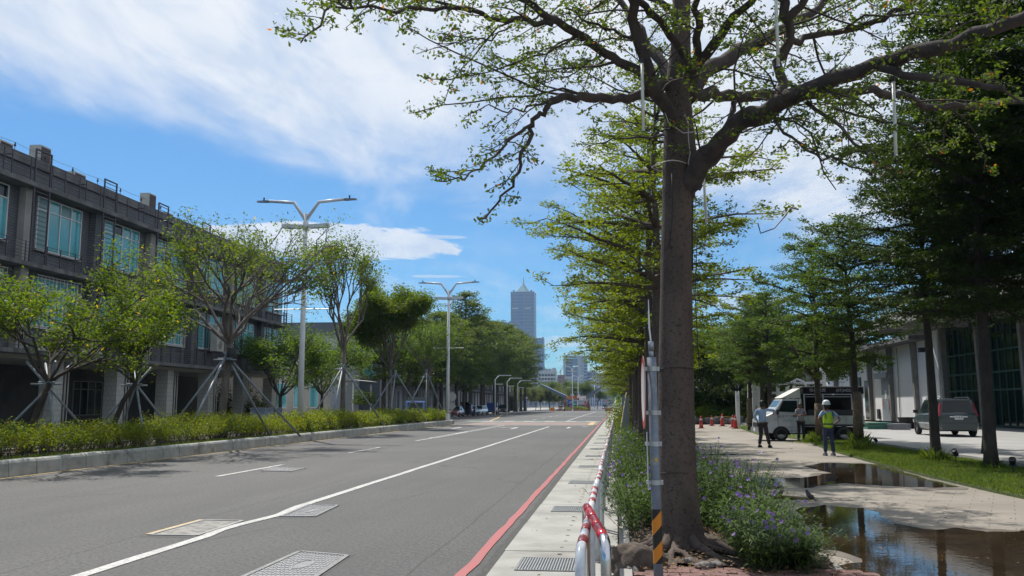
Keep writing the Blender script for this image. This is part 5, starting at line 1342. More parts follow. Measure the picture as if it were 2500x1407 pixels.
for k in range(14):
    y = 109-6.6*k
    m_ = MB(); zt = 7.19 if y < 72.5 else 6.58
    m_.add([(XC+.12, y-.19, .15), (XC+.39, y-.19, .15), (XC+.39, y+.19, .15), (XC+.12, y+.19, .15), (XC-.04, y-.19, zt), (XC+.39, y-.19, zt), (XC+.39, y+.19, zt), (XC-.04, y+.19, zt)], [(3, 2, 1, 0), (4, 5, 6, 7), (0, 1, 5, 4), (1, 2, 6, 5), (2, 3, 7, 6), (3, 0, 4, 7)])
    m_.build('column', mat('shaded_column', (.21, .205, .195), .9, (.15, .147, .14), 1.5), t)  # concrete darkened: shade under the roof put into the colour
# green framed glass front
for k in range(9):
    y1 = 71.0-6.6*k-.2; y0 = y1-6.2
    f = MB()
    for i in range(7): yy = y0+(y1-y0)*i/6; f.b2(XW+.3, XW+.42, yy-.045, yy+.045, .2, 7.1)
    for z in (.25, 2.55, 3.7, 5.1, 7.05): f.b2(XW+.29, XW+.43, y0, y1, z-.06, z+.06)
    fo = f.build('window', M_green_steel, t)
    for i in range(6):
        for za, zb in ((.31, 2.49), (2.61, 3.64), (3.76, 5.04), (5.16, 6.99)):
            a, b = y0+(y1-y0)*i/6+.05, y0+(y1-y0)*(i+1)/6-.05
            MB().poly([(XW+.36, b, za), (XW+.36, a, za), (XW+.36, a, zb), (XW+.36, b, zb)]).build('pane', M_glass_g, fo)
# terrace railing on the roof
f = MB()
for k in range(30): f.b2(XW-4.0, XW-3.95, 15.5+k*1.95, 15.56+k*1.95, 7.62, 8.9)
f.b2(XW-4.02, XW-3.93, 15.4, 72.4, 8.9, 8.96); rl = f.build('terrace_railing', M_green_steel, t)
f = MB()
for k in range(230): f.b2(XW-3.985, XW-3.965, 15.6+k*.245, 15.63+k*.245, 7.75, 8.89)
stuff(f.build('baluster', mat('pale_green_steel', (.25, .38, .34), .5), rl))
# grey door, meters and windows on the white wall
d = MB().b2(XW-.06, XW+.015, 83.3, 86.0, .16, 3.9).build('door', mat('blue_grey_door', (.24, .28, .32), .5), t)
MB().b2(XW-.09, XW-.062, 84.4, 84.9, 2.1, 2.9).build('notice', M_white, d)
for yy in (83.8, 85.4): MB().b2(XW-.085, XW-.062, yy, yy+.12, 1.2, 2.1).build('red_lettering', mat('red_print', (.40, .05, .05), .6), d)
MB().b2(XW-.5, XW+.018, 82.9, 86.6, 3.95, 4.45).build('door_canopy', mat('blue_grey_canopy', (.27, .31, .35), .5), t)
wv = MB().b2(XW-.04, XW+.016, 89.9, 91.8, .25, 3.9).build('window', M_dark, t); MB().b2(XW-.06, XW-.041, 90.05, 91.65, .4, 3.8).build('pane', M_glass_g, wv)
MB().b2(XW-.2, XW+.017, 87.6, 88.4, 5.2, 6.3).build('vent', M_dark, t)
MB().b2(XW-.15, XW+.017, 86.9, 87.5, .3, 1.2).build('meter_box', M_dark, t)
MB().b2(XW-.14, XW+.017, 93.0, 94.6, 2.6, 4.3).build('louvre', mat('dark_green_louvre', (.03, .09, .07), .6), t)
MB().tube([(XW-.05, 80.9, .2), (XW-.05, 80.9, 6.5)], .04, 6).build('drain_pipe', M_conc_l, t)
MB().b2(XW-.9, XW-.3, 72.2, 72.7, 5.6, 5.95).build('floodlight', M_dark, t)
# grey concrete block far behind right
t = thing('concrete_block', 'plain grey concrete building with a roof ladder behind the green trees', 'building', (24, 160, 0))
MB().b2(14.2, 40, 150, 175, 0, 12.9).build('wall', M_conc, t)
MB().b2(14.0, 40.2, 149.8, 150, 12.2, 13.0).build('parapet', M_conc_l, t)
q = MB()
for x in (17.6, 18.6): q.tube([(x, 149.9, 11), (x, 149.9, 14.4)], .06, 6)
for z in (13.2, 13.6, 14.0, 14.4): q.tube([(17.6, 149.9, z), (18.6, 149.9, z)], .05, 6)
for x in (15.3, 16.3): q.tube([(x, 150.5, 13), (x, 150.5, 14.3)], .03, 5)
q.build('roof_ladder', mat('dark_blue_steel', (.03, .05, .10), .5), t)
# ---------------------------------------------------------------- far gate
GY = 262.0
def gx(px): return P(px, 985, GY).x
t = thing('gate_booth', 'distant gate booth under a wide V shaped grey roof with an orange sign', 'gate booth', (gx(1407), GY, 0))
def zz(py): return P(1407, py, GY).z
x0, x1 = gx(1382), gx(1433)
M_teal = mat('teal_panel', (.05, .14, .19), .5)
MB().b2(x0+.05, x1+.4, GY, GY+6, .2, zz(987)).build('lower_wall', M_teal, t)
f = MB()
for x in (x0, x0+.55*(x1-x0)-1.2, x0+.55*(x1-x0), x1): f.b2(x-.12, x+.12, GY-.1, GY+.1, .2, zz(966))
for py in (987, 979, 972.5): f.b2(x0+.13, x1-.13, GY-.09, GY+.09, zz(py)-.08, zz(py)+.08)
fo = f.build('window', M_white, t)
MB().b2(x0+.1, x1-.1, GY+.1, GY+.2, zz(987)+.09, zz(967)).build('pane', M_glass_t, fo)
MB().b2(x0+.2, x1-.2, GY+.25, GY+6, zz(987), zz(967)).build('interior', M_glass_d, t)
zr = zz(968)
for sgn, (pa, ya), (pb, yb) in ((-1, (1385, 967), (1322, 938)), (1, (1430, 967), (1486, 936))):
    A = Vector((gx(pa), 0, P(pa, ya, GY).z)); Bq = Vector((gx(pb), 0, P(pb, yb, GY).z)); th = .75
    mb = MB(); mb.add([(A.x, GY-6, A.z), (Bq.x, GY-6, Bq.z), (Bq.x, GY+8, Bq.z), (A.x, GY+8, A.z), (A.x, GY-6, A.z-th-.3), (Bq.x, GY-6, Bq.z-th*.45), (Bq.x, GY+8, Bq.z-th*.45), (A.x, GY+8, A.z-th-.3)], [(0, 1, 2, 3), (7, 6, 5, 4), (0, 4, 5, 1), (2, 6, 7, 3), (1, 5, 6, 2), (0, 3, 7, 4)])
    mb.build('roof_wing', mat('blue_grey_roof', (.09, .12, .17), .45), t)
s = MB().b2(gx(1387.5), gx(1431.5), GY-6.4, GY-6.1, P(1407, 975, GY-6).z, P(1407, 967, GY-6).z).build('orange_sign', M_orange, t)
text_mesh('lettering', '高雄展覽園區入口管制', .62, mat('dark_sign_text', (.05, .02, .01), .6), t, ((gx(1388)+gx(1431))/2, GY-6.42, P(1407, 971, GY-6).z), (math.pi/2, 0, 0), sx=.62)
for k, (px, py) in enumerate(((1397, 966), (1402, 965), (1416, 966))): MB().lathe([(.001, -.2), (.2, 0), (.001, .2)], (gx(px), GY-6, P(px, py, GY-6).z+.1), 8).build('globe_lamp', M_white, t, smooth=True)
def board(name, label, px0, px1, py0, py1, m, Y, post=True, txt=None, tm=None, ts=.4, shape=None, cat='sign'):
    a, b = P(px0, py0, Y), P(px1, py1, Y); tt = thing(name, label, cat, ((a.x+b.x)/2, Y, 0))
    if shape == 'disc': MB().lathe([(.001, Y-.04), ((b.x-a.x)/2, Y-.04), ((b.x-a.x)/2, Y), (.001, Y)], ((a.x+b.x)/2, 0, (a.z+b.z)/2), 16, 'y').build('plate', m, tt)
    else: MB().b2(a.x, b.x, Y-.05, Y, b.z, a.z).build('plate', m, tt)
    if post: MB().tube([((a.x+b.x)/2, Y+.05, 0), ((a.x+b.x)/2, Y+.05, a.z-.1)], .07, 6).build('post', M_conc_l, tt)
    if txt: text_mesh('lettering', txt, ts, tm, tt, ((a.x+b.x)/2, Y-.06, (a.z+b.z)/2), (math.pi/2, 0, 0))
    return tt
M_wtxt = mat('white_print', (.75, .75, .75), .5); M_dtxt = mat('dark_print', (.05, .04, .05), .6)
tt = board('notice_board', 'white banner board with a dark red mark in the booth front', 1409, 1431, 967+.5, 977.5, M_white, 255, False)
MB().lathe([(.001, 254.85), (.28, 254.85), (.28, 254.94), (.001, 254.94)], (P(1411.5, 974.7, 255).x, 0, P(1411.5, 974.7, 255).z), 10, 'y').build('dark_mark', mat('dark_red_mark', (.10, .02, .03), .6), tt)
for k in range(3): MB().b2(P(1415+k*1.2, 0, 255).x, P(1415.5+k*1.2, 0, 255).x, 254.85, 254.94, P(1415, 976, 255).z, P(1415, 972, 255).z).build('red_stroke', mat('pink_red', (.5, .12, .14), .6), tt)
board('notice_board', 'smaller pale blue board below the white banner', 1411, 1426, 981, 985.6, mat('pale_blue_board', (.42, .52, .66), .5), 254.5, True, '出入口 ↑', M_dtxt, .3)
board('lane_sign', 'blue lane sign board left of the white banner', 1386, 1400, 976, 990, M_blue_sign, 250, True, '← 大客車\n小型車', M_wtxt, .42)
board('lane_sign', 'small green sign board beside the blue lane sign', 1398, 1404, 982, 992, mat('green_sign', (.03, .32, .17), .5), 249, True, '機車', M_wtxt, .3)
board('lane_sign', 'round orange red sign on the booth island', 1391, 1396, 990, 994.5, mat('orange_red_sign', (.45, .08, .03), .5), 248, True, shape='disc')
board('lane_sign', 'tall red and pink sign at the booth right corner', 1427, 1431, 980, 992, mat('pink_sign', (.45, .09, .12), .5), 249, True)
board('warning_sign', 'orange round sign on the right traffic island', 1480, 1484.5, 977, 983, mat('orange_sign', (.55, .18, .04), .5), 240, True, shape='disc')
board('direction_sign', 'blue sign on the right traffic island', 1486, 1492, 977, 987, M_blue_sign, 240, True, '↙', M_wtxt, .8)
board('parking_sign', 'round blue sign before the bright green hedge', 1282, 1288, 978, 985, M_blue_sign, 215, True, shape='disc')
t = thing('traffic_island', 'low orange edged island under the gate booth with bright planting', 'traffic island', (gx(1405), 250, 0))
MB().b2(gx(1384), gx(1434), 246.5, 262, 0, .35).build('kerb', mat('brown_kerb', (.32, .17, .11), .8), t)
shrub('island_shrub', 'yellow green shrub mound before the booth right half', 'shrub', (gx(1419), 249.5, .3), (2.6, 1.2), 1.0, 140, .25, 1200, M_lf_hedge)
shrub('island_shrub', 'small yellow shrub by the round orange sign', 'shrub', (gx(1390), 249, .3), (1.4, 1), .8, 141, .22, 600, M_lf_hedge)
t = thing('traffic_island', 'small brick edged island carrying the right hand signs', 'traffic island', (P(1485, 990, 240).x, 240, 0))
MB().b2(P(1477, 990, 240).x, P(1495, 990, 240).x, 237, 243, 0, .85).build('planter', mat('brick_planter', (.30, .13, .08), .8), t)
t = thing('tent', 'white peaked tent far right of the gate', 'tent', (P(1503, 990, 300).x, 300, 0))
a = P(1497, 990, 300).x; b = P(1511, 990, 300).x
MB().add([(a, 298, 1.8), (b, 298, 1.8), (b, 302, 1.8), (a, 302, 1.8), ((a+b)/2, 300, 3.2)], [(0, 1, 4), (1, 2, 4), (2, 3, 4), (3, 0, 4)]).build('roof', M_white, t)
MB().b2(a+.05, b-.05, 298.1, 301.9, .1, 1.79).build('side_cloth', M_white, t)
for k, px in enumerate((1273, 1286)):
    tt = thing('globe_post', ['left of two slim white posts with a globe by the green hedge', 'right of two slim white posts with a globe by the green hedge'][k], 'lamp post', (P(px, 990, 210).x, 210, 0), 'slim white globe posts')
    x = P(px, 990, 210).x; MB().tube([(x, 210, 0), (x, 210, 2.9)], .06, 6).build('post', M_white, tt); MB().lathe([(.02, 2.9), (.2, 3.1), (.22, 3.4), (.02, 3.45)], (x, 210, 0), 8).build('globe', M_white, tt)
# orange barriers and bollard
for k, (px, Y) in enumerate(((1368, 236), (1349, 233))):
    x = P(px, 990, Y).x; tt = thing('water_barrier', ['orange barrier left of the distant silver car', 'small orange barrier far left of the silver car'][k], 'barrier', (x, Y, 0))
    MB().add([(x-.6, Y-.3, 0), (x+.6, Y-.3, 0), (x+.6, Y+.3, 0), (x-.6, Y+.3, 0), (x-.5, Y-.12, .95), (x+.5, Y-.12, .95), (x+.5, Y+.12, .95), (x-.5, Y+.12, .95)], [(3, 2, 1, 0), (4, 5, 6, 7), (0, 1, 5, 4), (1, 2, 6, 5), (2, 3, 7, 6), (3, 0, 4, 7)]).build('body', M_orange, tt)
for k, (px, lab) in enumerate(((1380, 'brown wrapped post at the left end of the booth island'), (1436, 'brown wrapped post at the right end of the booth island'))):
    x = P(px, 990, 252).x; tt = thing('island_post', lab, 'post', (x, 252, 0)); MB().lathe([(.6, 0), (.55, 1.2), (.3, 2.4), (.15, 3.0)], (x, 252, 0), 10).build('body', mat('rust_brown', (.20, .08, .05), .8, (.1, .05, .04), 5), tt, smooth=True)
# ---------------------------------------------------------------- skyline
def towermat(name, c1, c2, fh, bw, rough=.45):
    m = bpy.data.materials.new(name); m.use_nodes = True; g = NG(m.node_tree); b = g.n['Principled BSDF']
    tc = g.new('ShaderNodeTexCoord'); sp = g.new('ShaderNodeSeparateXYZ'); g.l.new(tc.outputs['Object'], sp.inputs[0])
    zf = g.m('FRACT', g.m('DIVIDE', sp.outputs[2], fh)); xf = g.m('FRACT', g.m('DIVIDE', g.m('ADD', sp.outputs[0], sp.outputs[1]), bw))
    w = g.m('MULTIPLY', g.m('GREATER_THAN', zf, .42), g.m('GREATER_THAN', xf, .30))
    g.l.new(g.mix(w, c1, c2), b.inputs['Base Color']); b.inputs['Roughness'].default_value = rough; return m
TY = 2400.0
def X(px, Y=TY): return P(px, 900, Y).x
def Zp(py, Y=TY, px=1300): return P(px, py, Y).z
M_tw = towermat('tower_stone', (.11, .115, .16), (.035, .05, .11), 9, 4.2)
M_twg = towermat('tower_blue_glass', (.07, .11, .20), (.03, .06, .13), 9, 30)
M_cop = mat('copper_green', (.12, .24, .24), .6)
t = thing('skyscraper', 'very tall hazy tower with corner turrets, green pyramid top and a spire', 'skyscraper', (X(1276), TY, 0))
xl, xr = X(1247), X(1304.5); w = xr-xl; xm = (xl+xr)/2; zt = Zp(714)
MB().b2(xl, xr, TY, TY+w, 0, zt).build('shaft', M_tw, t)
MB().b2(X(1267), X(1280), TY-1.5, TY-.01, Zp(900), Zp(716)).build('glass_strip', M_twg, t)
for a, b in ((1247, 1251), (1300.5, 1304.5)): MB().b2(X(a), X(b), TY-1.2, TY-.02, 0, zt).build('corner_pier', M_twg, t)
for a, b in ((1251, 1265), (1281, 1296)): MB().b2(X(a), X(b), TY-1.6, TY-.02, Zp(754), Zp(752)).build('pale_band', mat('pale_stone', (.42, .42, .44), .7), t)
for px in (1248.5, 1254, 1297.5, 1303): MB().b2(X(px)-w*.035, X(px)+w*.035, TY-1, TY+w*.1, zt, zt+(Zp(708)-zt)*(1 if px in (1254, 1297.5) else .35)).build('turret', M_tw, t)
for px in (1248.5, 1303): MB().b2(X(px)-w*.035, X(px)+w*.035, TY+w*.9, TY+w, zt+.01, zt+5).build('turret', M_tw, t)
MB().b2(X(1256), X(1296), TY+w*.15, TY+w*.85, zt+.02, Zp(711)).build('attic', M_tw, t)
za, zb = Zp(711), Zp(694.5); c = (xm, TY+w/2)
MB().add([(X(1258), TY+w*.18, za), (X(1294), TY+w*.18, za), (X(1294), TY+w*.82, za), (X(1258), TY+w*.82, za), (X(1271), TY+w*.42, zb), (X(1280.5), TY+w*.42, zb), (X(1280.5), TY+w*.58, zb), (X(1271), TY+w*.58, zb)], [(0, 1, 5, 4), (1, 2, 6, 5), (2, 3, 7, 6), (3, 0, 4, 7), (4, 5, 6, 7)]).build('pyramid_roof', M_cop, t)
MB().tube([(X(1275.7), TY+w/2, zb), (X(1275.7), TY+w/2, Zp(685)), (X(1275.7), TY+w/2, Zp(672))], [4.2, 2.0, .7], 6).build('spire', mat('spire_grey', (.40, .38, .42), .5), t)
for a, b, ptop in ((1215, 1246.5, 787), (1305, 1327, 826)):
    ww = X(b)-X(a); MB().b2(X(a), X(b), TY+4, TY+4+ww*1.4, 0, Zp(ptop)).build('side_wing', M_twg, t)
    for q in range(2): MB().b2(X(b)-ww*(.16+.35*q), X(b)-ww*(.35*q), TY+4.1, TY+4+ww*.3, Zp(ptop), Zp(ptop-3+q*2)).build('turret', M_twg, t)
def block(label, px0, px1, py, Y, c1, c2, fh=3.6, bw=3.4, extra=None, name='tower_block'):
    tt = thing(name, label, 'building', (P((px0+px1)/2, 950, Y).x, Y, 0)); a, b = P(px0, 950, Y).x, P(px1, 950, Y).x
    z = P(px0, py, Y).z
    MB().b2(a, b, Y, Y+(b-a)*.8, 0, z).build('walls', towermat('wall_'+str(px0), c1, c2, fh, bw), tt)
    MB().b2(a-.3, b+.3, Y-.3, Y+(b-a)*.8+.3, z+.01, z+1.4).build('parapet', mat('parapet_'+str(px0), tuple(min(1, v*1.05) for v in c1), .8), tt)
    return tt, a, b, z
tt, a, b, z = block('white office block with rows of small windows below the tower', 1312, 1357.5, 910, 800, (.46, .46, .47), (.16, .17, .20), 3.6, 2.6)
for k in range(5): MB().b2(a+(b-a)*(.38+.08*k), a+(b-a)*(.42+.08*k), 800.2, 806, z+1.42, z+3.4).build('roof_fin', mat('roof_fin', (.25, .22, .24), .8), tt)
MB().b2(b-3.4, b-.2, 800.1, 808, z+1.42, z+4.0).build('stair_head', mat('stair_head', (.46, .46, .47), .8), tt)
for r_ in range(6):      # the windows one can still make out
    for c_ in range(10):
        xx = a+1.2+(b-a-3.2)*c_/10; z0 = z-3.0-3.2*r_
        if z0 > 6: MB().b2(xx, xx+.8, 799.93, 799.998, z0, z0+1.4).build('window', M_glass_d, tt)
# framed blue office tower
BY = 1150.0
def bx(px): return P(px, 930, BY).x
tt = thing('frame_tower', 'blue glass office tower with a pale frame and an open slot', 'building', (bx(1404), BY, 0))
zT = P(1404, 875, BY).z; M_fr = mat('pale_frame', (.36, .40, .46), .7); M_bg = towermat('blue_office_glass', (.20, .27, .36), (.08, .13, .20), 4, 60)
MB().b2(bx(1375.5), bx(1381), BY, BY+24, 0, zT).build('left_pier', M_fr, tt); MB().b2(bx(1410), bx(1420), BY-.1, BY+24, 0, zT+1.5).build('middle_pier', M_fr, tt)
MB().b2(bx(1420)+.01, bx(1433.5), BY+.5, BY+24, 0, zT+1).build('right_bay', towermat('right_bay', (.30, .35, .42), (.10, .15, .22), 4, 9), tt)
MB().b2(bx(1375.5), bx(1433.5), BY-.3, BY+24.2, zT+1.52, zT+3.4).build('top_beam', M_fr, tt)
zs0, zs1 = P(1400, 895.5, BY).z, P(1400, 891.5, BY).z
MB().b2(bx(1381)+.01, bx(1410)-.01, BY+3, BY+22, 0, zs0).build('glass_body', M_bg, tt)
MB().b2(bx(1381)+.01, bx(1410)-.01, BY+3, BY+22, zs1, zT).build('upper_glass_body', M_bg, tt)
MB().b2(bx(1381)+.01, bx(1396), BY+3, BY+22, zs0+.01, zs1-.01).build('glass_infill', M_bg, tt)
for r_ in range(12):
    z0 = zT-38-r_*4
    for a_, b_ in ((1376.3, 1380.3), (1411, 1419)): MB().b2(bx(a_), bx(b_), BY-.25, BY-.11, z0, z0+1.6).build('window', M_glass_d, tt)
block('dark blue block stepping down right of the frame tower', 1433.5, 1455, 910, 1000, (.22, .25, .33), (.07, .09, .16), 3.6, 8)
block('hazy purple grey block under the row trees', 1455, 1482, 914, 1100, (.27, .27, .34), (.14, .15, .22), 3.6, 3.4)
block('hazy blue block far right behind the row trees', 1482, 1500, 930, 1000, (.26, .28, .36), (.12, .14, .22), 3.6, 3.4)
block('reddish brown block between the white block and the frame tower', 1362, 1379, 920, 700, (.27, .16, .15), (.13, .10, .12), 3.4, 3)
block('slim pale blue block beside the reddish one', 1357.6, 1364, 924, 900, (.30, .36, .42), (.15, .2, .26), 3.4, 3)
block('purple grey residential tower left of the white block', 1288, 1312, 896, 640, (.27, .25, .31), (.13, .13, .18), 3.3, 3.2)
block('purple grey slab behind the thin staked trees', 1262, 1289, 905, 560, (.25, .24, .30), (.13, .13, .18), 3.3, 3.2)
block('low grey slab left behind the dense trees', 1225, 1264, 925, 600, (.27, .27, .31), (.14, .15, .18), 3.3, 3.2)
block('pale low house beyond the gate left of the lamps', 1379, 1394, 925, 620, (.42, .42, .44), (.25, .27, .3), 3.3, 5)
mb = MB(); rr = random.Random(77)
cr = thing('tower_crane', 'tiny yellow crane standing on the reddish block', 'crane', (P(1369, 950, 710).x, 710, 0))
x = P(1369, 950, 710).x; z = P(1369, 920, 710).z
MB().beam((x, 712, z+1.4), (x, 712, z+5.5), .6).build('mast', mat('crane_yellow', (.35, .28, .12), .7), cr); MB().beam((x-2, 712, z+2.2), (x+1.6, 712, z+7.5), .4).build('jib', mat('crane_yellow', (0, 0, 0)), cr)
# haze: the air between here and the skyline
hz = MB(); hz.b2(-900, 900, -120, 2560, -1.2, 420); ho = hz.build('haze', bpy.data.materials.new('haze_air')); stuff(ho)
hm = ho.data.materials[0]; hm.use_nodes = True; nt = hm.node_tree; nt.nodes.clear()
oo = nt.nodes.new('ShaderNodeOutputMaterial'); pv = nt.nodes.new('ShaderNodeVolumePrincipled'); pv.inputs['Density'].default_value = .00012; pv.inputs['Color'].default_value = (.42, .66, 1.0, 1)
pv.inputs['Anisotropy'].default_value = .3
nt.links.new(pv.outputs[0], oo.inputs['Volume'])
SC.cycles.volume_bounces = 0
# ---------------------------------------------------------------- red and white railing
M_rwhite = mat('railing_white', (.60, .63, .66), .3, (.50, .53, .56), 4, .6, dirt=(.30, .31, .32), dscale=9)
M_rred = mat('railing_red', (.36, .05, .06), .35, (.28, .05, .05), 8)
M_rred2 = mat('bright_railing_red', (.55, .02, .035), .22)
def arcpts(y0, y1, h, r, n=5, x=0):
    pts = [(x, y0, .0)]
    for i in range(n+1):
        a = math.pi-(math.pi/2)*i/n; pts.append((x, y0+r+math.cos(a)*r, h-r+math.sin(a)*r))
    for i in range(n+1):
        a = math.pi/2-(math.pi/2)*i/n; pts.append((x, y1-r+math.cos(a)*r, h-r+math.sin(a)*r))
    pts.append((x, y1, .0)); return pts
def hoop(label, y0, L, h, r, mp, mb_, bands, x, group):
    t = thing('hoop_railing', label, 'railing', (0, 0, 0), group, local=True)
    MB().tube(arcpts(0, L, h, .13), r, 12).build('hoop', mp, t, smooth=True)
    for a, b in bands: MB().tube([(0, a, h), (0, b, h)], r*1.035, 12).build('red_band', mb_, t, smooth=True)
    for yy in (0, L):
        m = MB(); m.b2(-.055, .055, yy-.055, yy+.055, .0, .008); m.build('foot_plate', M_steel, t)
        m = MB()
        for a in (-.04, .04):
            for b in (-.04, .04): m.lathe([(.009, .0085), (.009, .018)], (a, yy+b, 0), 6)
        m.build('bolt', M_iron, t)
    t.location = (x, y0, .03); return t
gh = 'red and white hoop railings along the pavement'
h0 = hoop('white hoop railing with red bands nearest the camera', 5.1, 2.0, .75, .030, M_rwhite, M_rred, [(.22, .47), (.75, 1.0), (1.28, 1.53)], -.215, gh)
M_band = None
for k in range(1, 20):
    o = dup(h0, (-.215-.004*k if k < 4 else -.225, 5.1+2.22*k, .03), math.sin(k*2.1)*.006, '%s white hoop railing with red bands from the near end' % ORD[k])
hb = thing('hoop_railing', 'bright red banded steel hoop railing standing askew in front of the others', 'railing', (0, 0, 0), gh, local=True)
p0 = Vector((-.075, 5.15, 0)); p1 = Vector((-.245, 6.95, 0)); dv = (p1-p0).normalized(); Lh = (p1-p0).length
def al(s, z): return tuple(p0+dv*s+Vector((0, 0, z)))
pts = [al(y, z) for (_, y, z) in arcpts(0, Lh, .80, .10)]
MB().tube(pts, .030, 12).build('hoop', M_steel, hb, smooth=True)
for a, b in ((.12, .52), (.55, .95), (.98, 1.38), (1.41, Lh-.12)): MB().tube([al(a, .80), al(b, .80)], .031, 12).build('red_band', M_rred2, hb, smooth=True)
for s in (0, Lh): m = MB(); q = al(s, 0); m.b2(q[0]-.055, q[0]+.055, q[1]-.055, q[1]+.055, 0, .008); m.build('foot_plate', M_steel, hb)
hb.location = (0, 0, .03)
# ---------------------------------------------------------------- striped sign pole
PY = 7.55; bx_, bz_ = P(1607, 1407, PY).x, 0
M_pgrey = mat('grey_pole_paint', (.17, .205, .26), .5, (.13, .155, .20), 5, .8, dirt=(.28, .28, .28), dscale=14)
def stripemat():
    m = bpy.data.materials.new('black_yellow_tape'); m.use_nodes = True; g = NG(m.node_tree); b = g.n['Principled BSDF']
    sp = g.new('ShaderNodeSeparateXYZ'); g.l.new(g.new('ShaderNodeTexCoord').outputs['Object'], sp.inputs[0])
    f = g.m('FRACT', g.m('DIVIDE', g.m('SUBTRACT', sp.outputs[2], g.m('ADD', g.m('MULTIPLY', sp.outputs[0], 1.15), .11)), .235))
    g.l.new(g.mix(g.m('GREATER_THAN', f, .5), (.62, .21, .012), (.012, .011, .012)), b.inputs['Base Color']); b.inputs['Roughness'].default_value = .35
    return m
t = thing('sign_pole', 'blue grey sign pole with black and yellow striped foot before the big trunk', 'sign pole', (bx_, PY, 0))
top = P(1589, 832, PY); bot = Vector((bx_+.006, PY, 0)); axd = top-bot
def ax(z): return bot+axd*(z/top.z)
MB().tube([ax(0), ax(P(1597, 873, PY).z)], .0385, 20).build('pole', M_pgrey, t, smooth=True)
MB().tube([ax(P(1597, 1375, PY).z), ax(P(1600, 1243, PY).z)], .0392, 24, cap=False).build('striped_sleeve', stripemat(), t, smooth=True)
MB().tube([ax(P(1590, 874, PY).z), ax(P(1590, 856, PY).z)], .020, 12).build('inner_tube', M_alu, t, smooth=True)
MB().tube([ax(P(1590, 856, PY).z), ax(P(1590, 834, PY).z)], .024, 12).build('cap', M_alu, t, smooth=True)
MB().tube([ax(P(1590, 834, PY).z), P(1585, 800, PY), P(1583, 732, PY)], [.006, .008, .003], 6).build('spike', M_white, t)
for py in (901, 1008, 1084, 1178):
    q = ax(P(1597, py, PY).z); m = MB(); m.tube([q-Vector((0, 0, .019)), q+Vector((0, 0, .019))], .0425, 20); m.b2(q.x+.03, q.x+.062, q.y-.012, q.y+.012, q.z-.018, q.z+.018); m.b2(q.x-.075, q.x-.03, q.y-.02, q.y+.02, q.z-.015, q.z+.015)
    m.build('clamp', M_steel if False else mat('zinc_clamp', (.42, .43, .44), .4, metal=.5), t)
c = P(1571, 958, PY)
nd = Vector((-1, -.025, 0)).normalized()
def discpart(name, r, off, m, n=32, th=.004):
    ee = Vector((nd.y, -nd.x, 0)); mb = MB(); vs = []
    for s in (0, 1):
        for k in range(n): a = 2*math.pi*k/n; vs.append(c+nd*(off+th*s)+ee*math.cos(a)*r+Vector((0, 0, math.sin(a)*r)))
    mb.add(vs, [tuple(range(n))[::-1], tuple(range(n, 2*n))]+[(k, (k+1) % n, n+(k+1) % n, n+k) for k in range(n)]); return mb.build(name, m, t)
discpart('round_plate', .30, -.002, mat('sign_alu', (.50, .48, .50), .35, (.36, .32, .33), 3, metal=.4)); discpart('red_ring', .298, .0022, M_red, th=.001); discpart('white_face', .24, .0034, M_reflw, th=.001)
a = P(1577, 1055, PY); b = P(1581, 1195, PY)
m = MB(); m.add([(a.x, PY-.08, a.z), (a.x+.004, PY-.08, a.z), (a.x+.016, PY+.08, a.z), (a.x+.012, PY+.08, a.z), (b.x, PY-.08, b.z), (b.x+.004, PY-.08, b.z), (b.x+.016, PY+.08, b.z), (b.x+.012, PY+.08, b.z)], [(3, 2, 1, 0), (4, 5, 6, 7), (0, 1, 5, 4), (1, 2, 6, 5), (2, 3, 7, 6), (3, 0, 4, 7)]); m.build('lower_plate', M_white, t)
m = MB(); q = ax(P(1597, 1122, PY).z); m.box((q.x+.01, q.y-.041, q.z), (.02, .004, .03)); m.build('yellow_sticker', mat('yellow_sticker', (.6, .38, .03), .5), t)
# grey board and bamboo rod beside the row, hanging things
t = thing('grey_board', 'tall grey board leaning among the row of trunks beside the pavement', 'board', (P(1528, 1000, 41).x, 41, .1))
MB().b2(P(1519, 1000, 41).x, P(1536, 1000, 41).x, 41, 41.06, .1, P(1528, 967, 41).z).build('panel', mat('grey_sheet', (.22, .24, .26), .6), t)
t = thing('bamboo_rod', 'thin pale bamboo rod slanting in front of the grey board', 'rod', (.1, 30, .1)); MB().tube([P(1514, 1055, 30), P(1529, 958, 32)], .018, 6).build('rod', mat('bamboo', (.38, .33, .20), .7), t)
# ---------------------------------------------------------------- light tubes and cables in the tree
M_tube = mat('milky_tube', (.62, .63, .58), .3)
for k, (xa, ya, xb, yb, dY, lab) in enumerate(((1567, 155, 1571, 318, -.9, 'white light tube hanging left of the big trunk'), (1893, -40, 1900, 160, -1.3, 'white light tube hanging from the top right of the trunk'),
        (2181, 200, 2187, 378, -1.5, 'white light tube hanging far right under the long limb'), (1717, 425, 1725, 545, .4, 'short light tube hanging just right of the trunk fork'))):
    Y = TREE.location.y+dY; a, b = P(xa, ya, Y), P(xb, yb, Y)
    t = thing('light_tube', lab, 'light tube', b, 'light tubes hanging in the big tree')
    MB().tube([a, b], .016, 10).build('tube', M_tube, t, smooth=True)
    MB().tube([a+Vector((0, 0, .0)), a+Vector((0, 0, .05))], .018, 8).build('cap', M_dark, t); MB().tube([b-Vector((0, 0, .01)), b], .0175, 8).build('end_cap', M_steel, t)
    MB().tube([a+Vector((0, 0, .05)), a+Vector((.02, .02, .45)), a+Vector((0, .1, .9))], .003, 4).build('hanging_wire', M_dark, t)
YT = TREE.location.y-.24
M_cab = mat('white_cable', (.42, .40, .38), .5); M_cabd = M_rubber
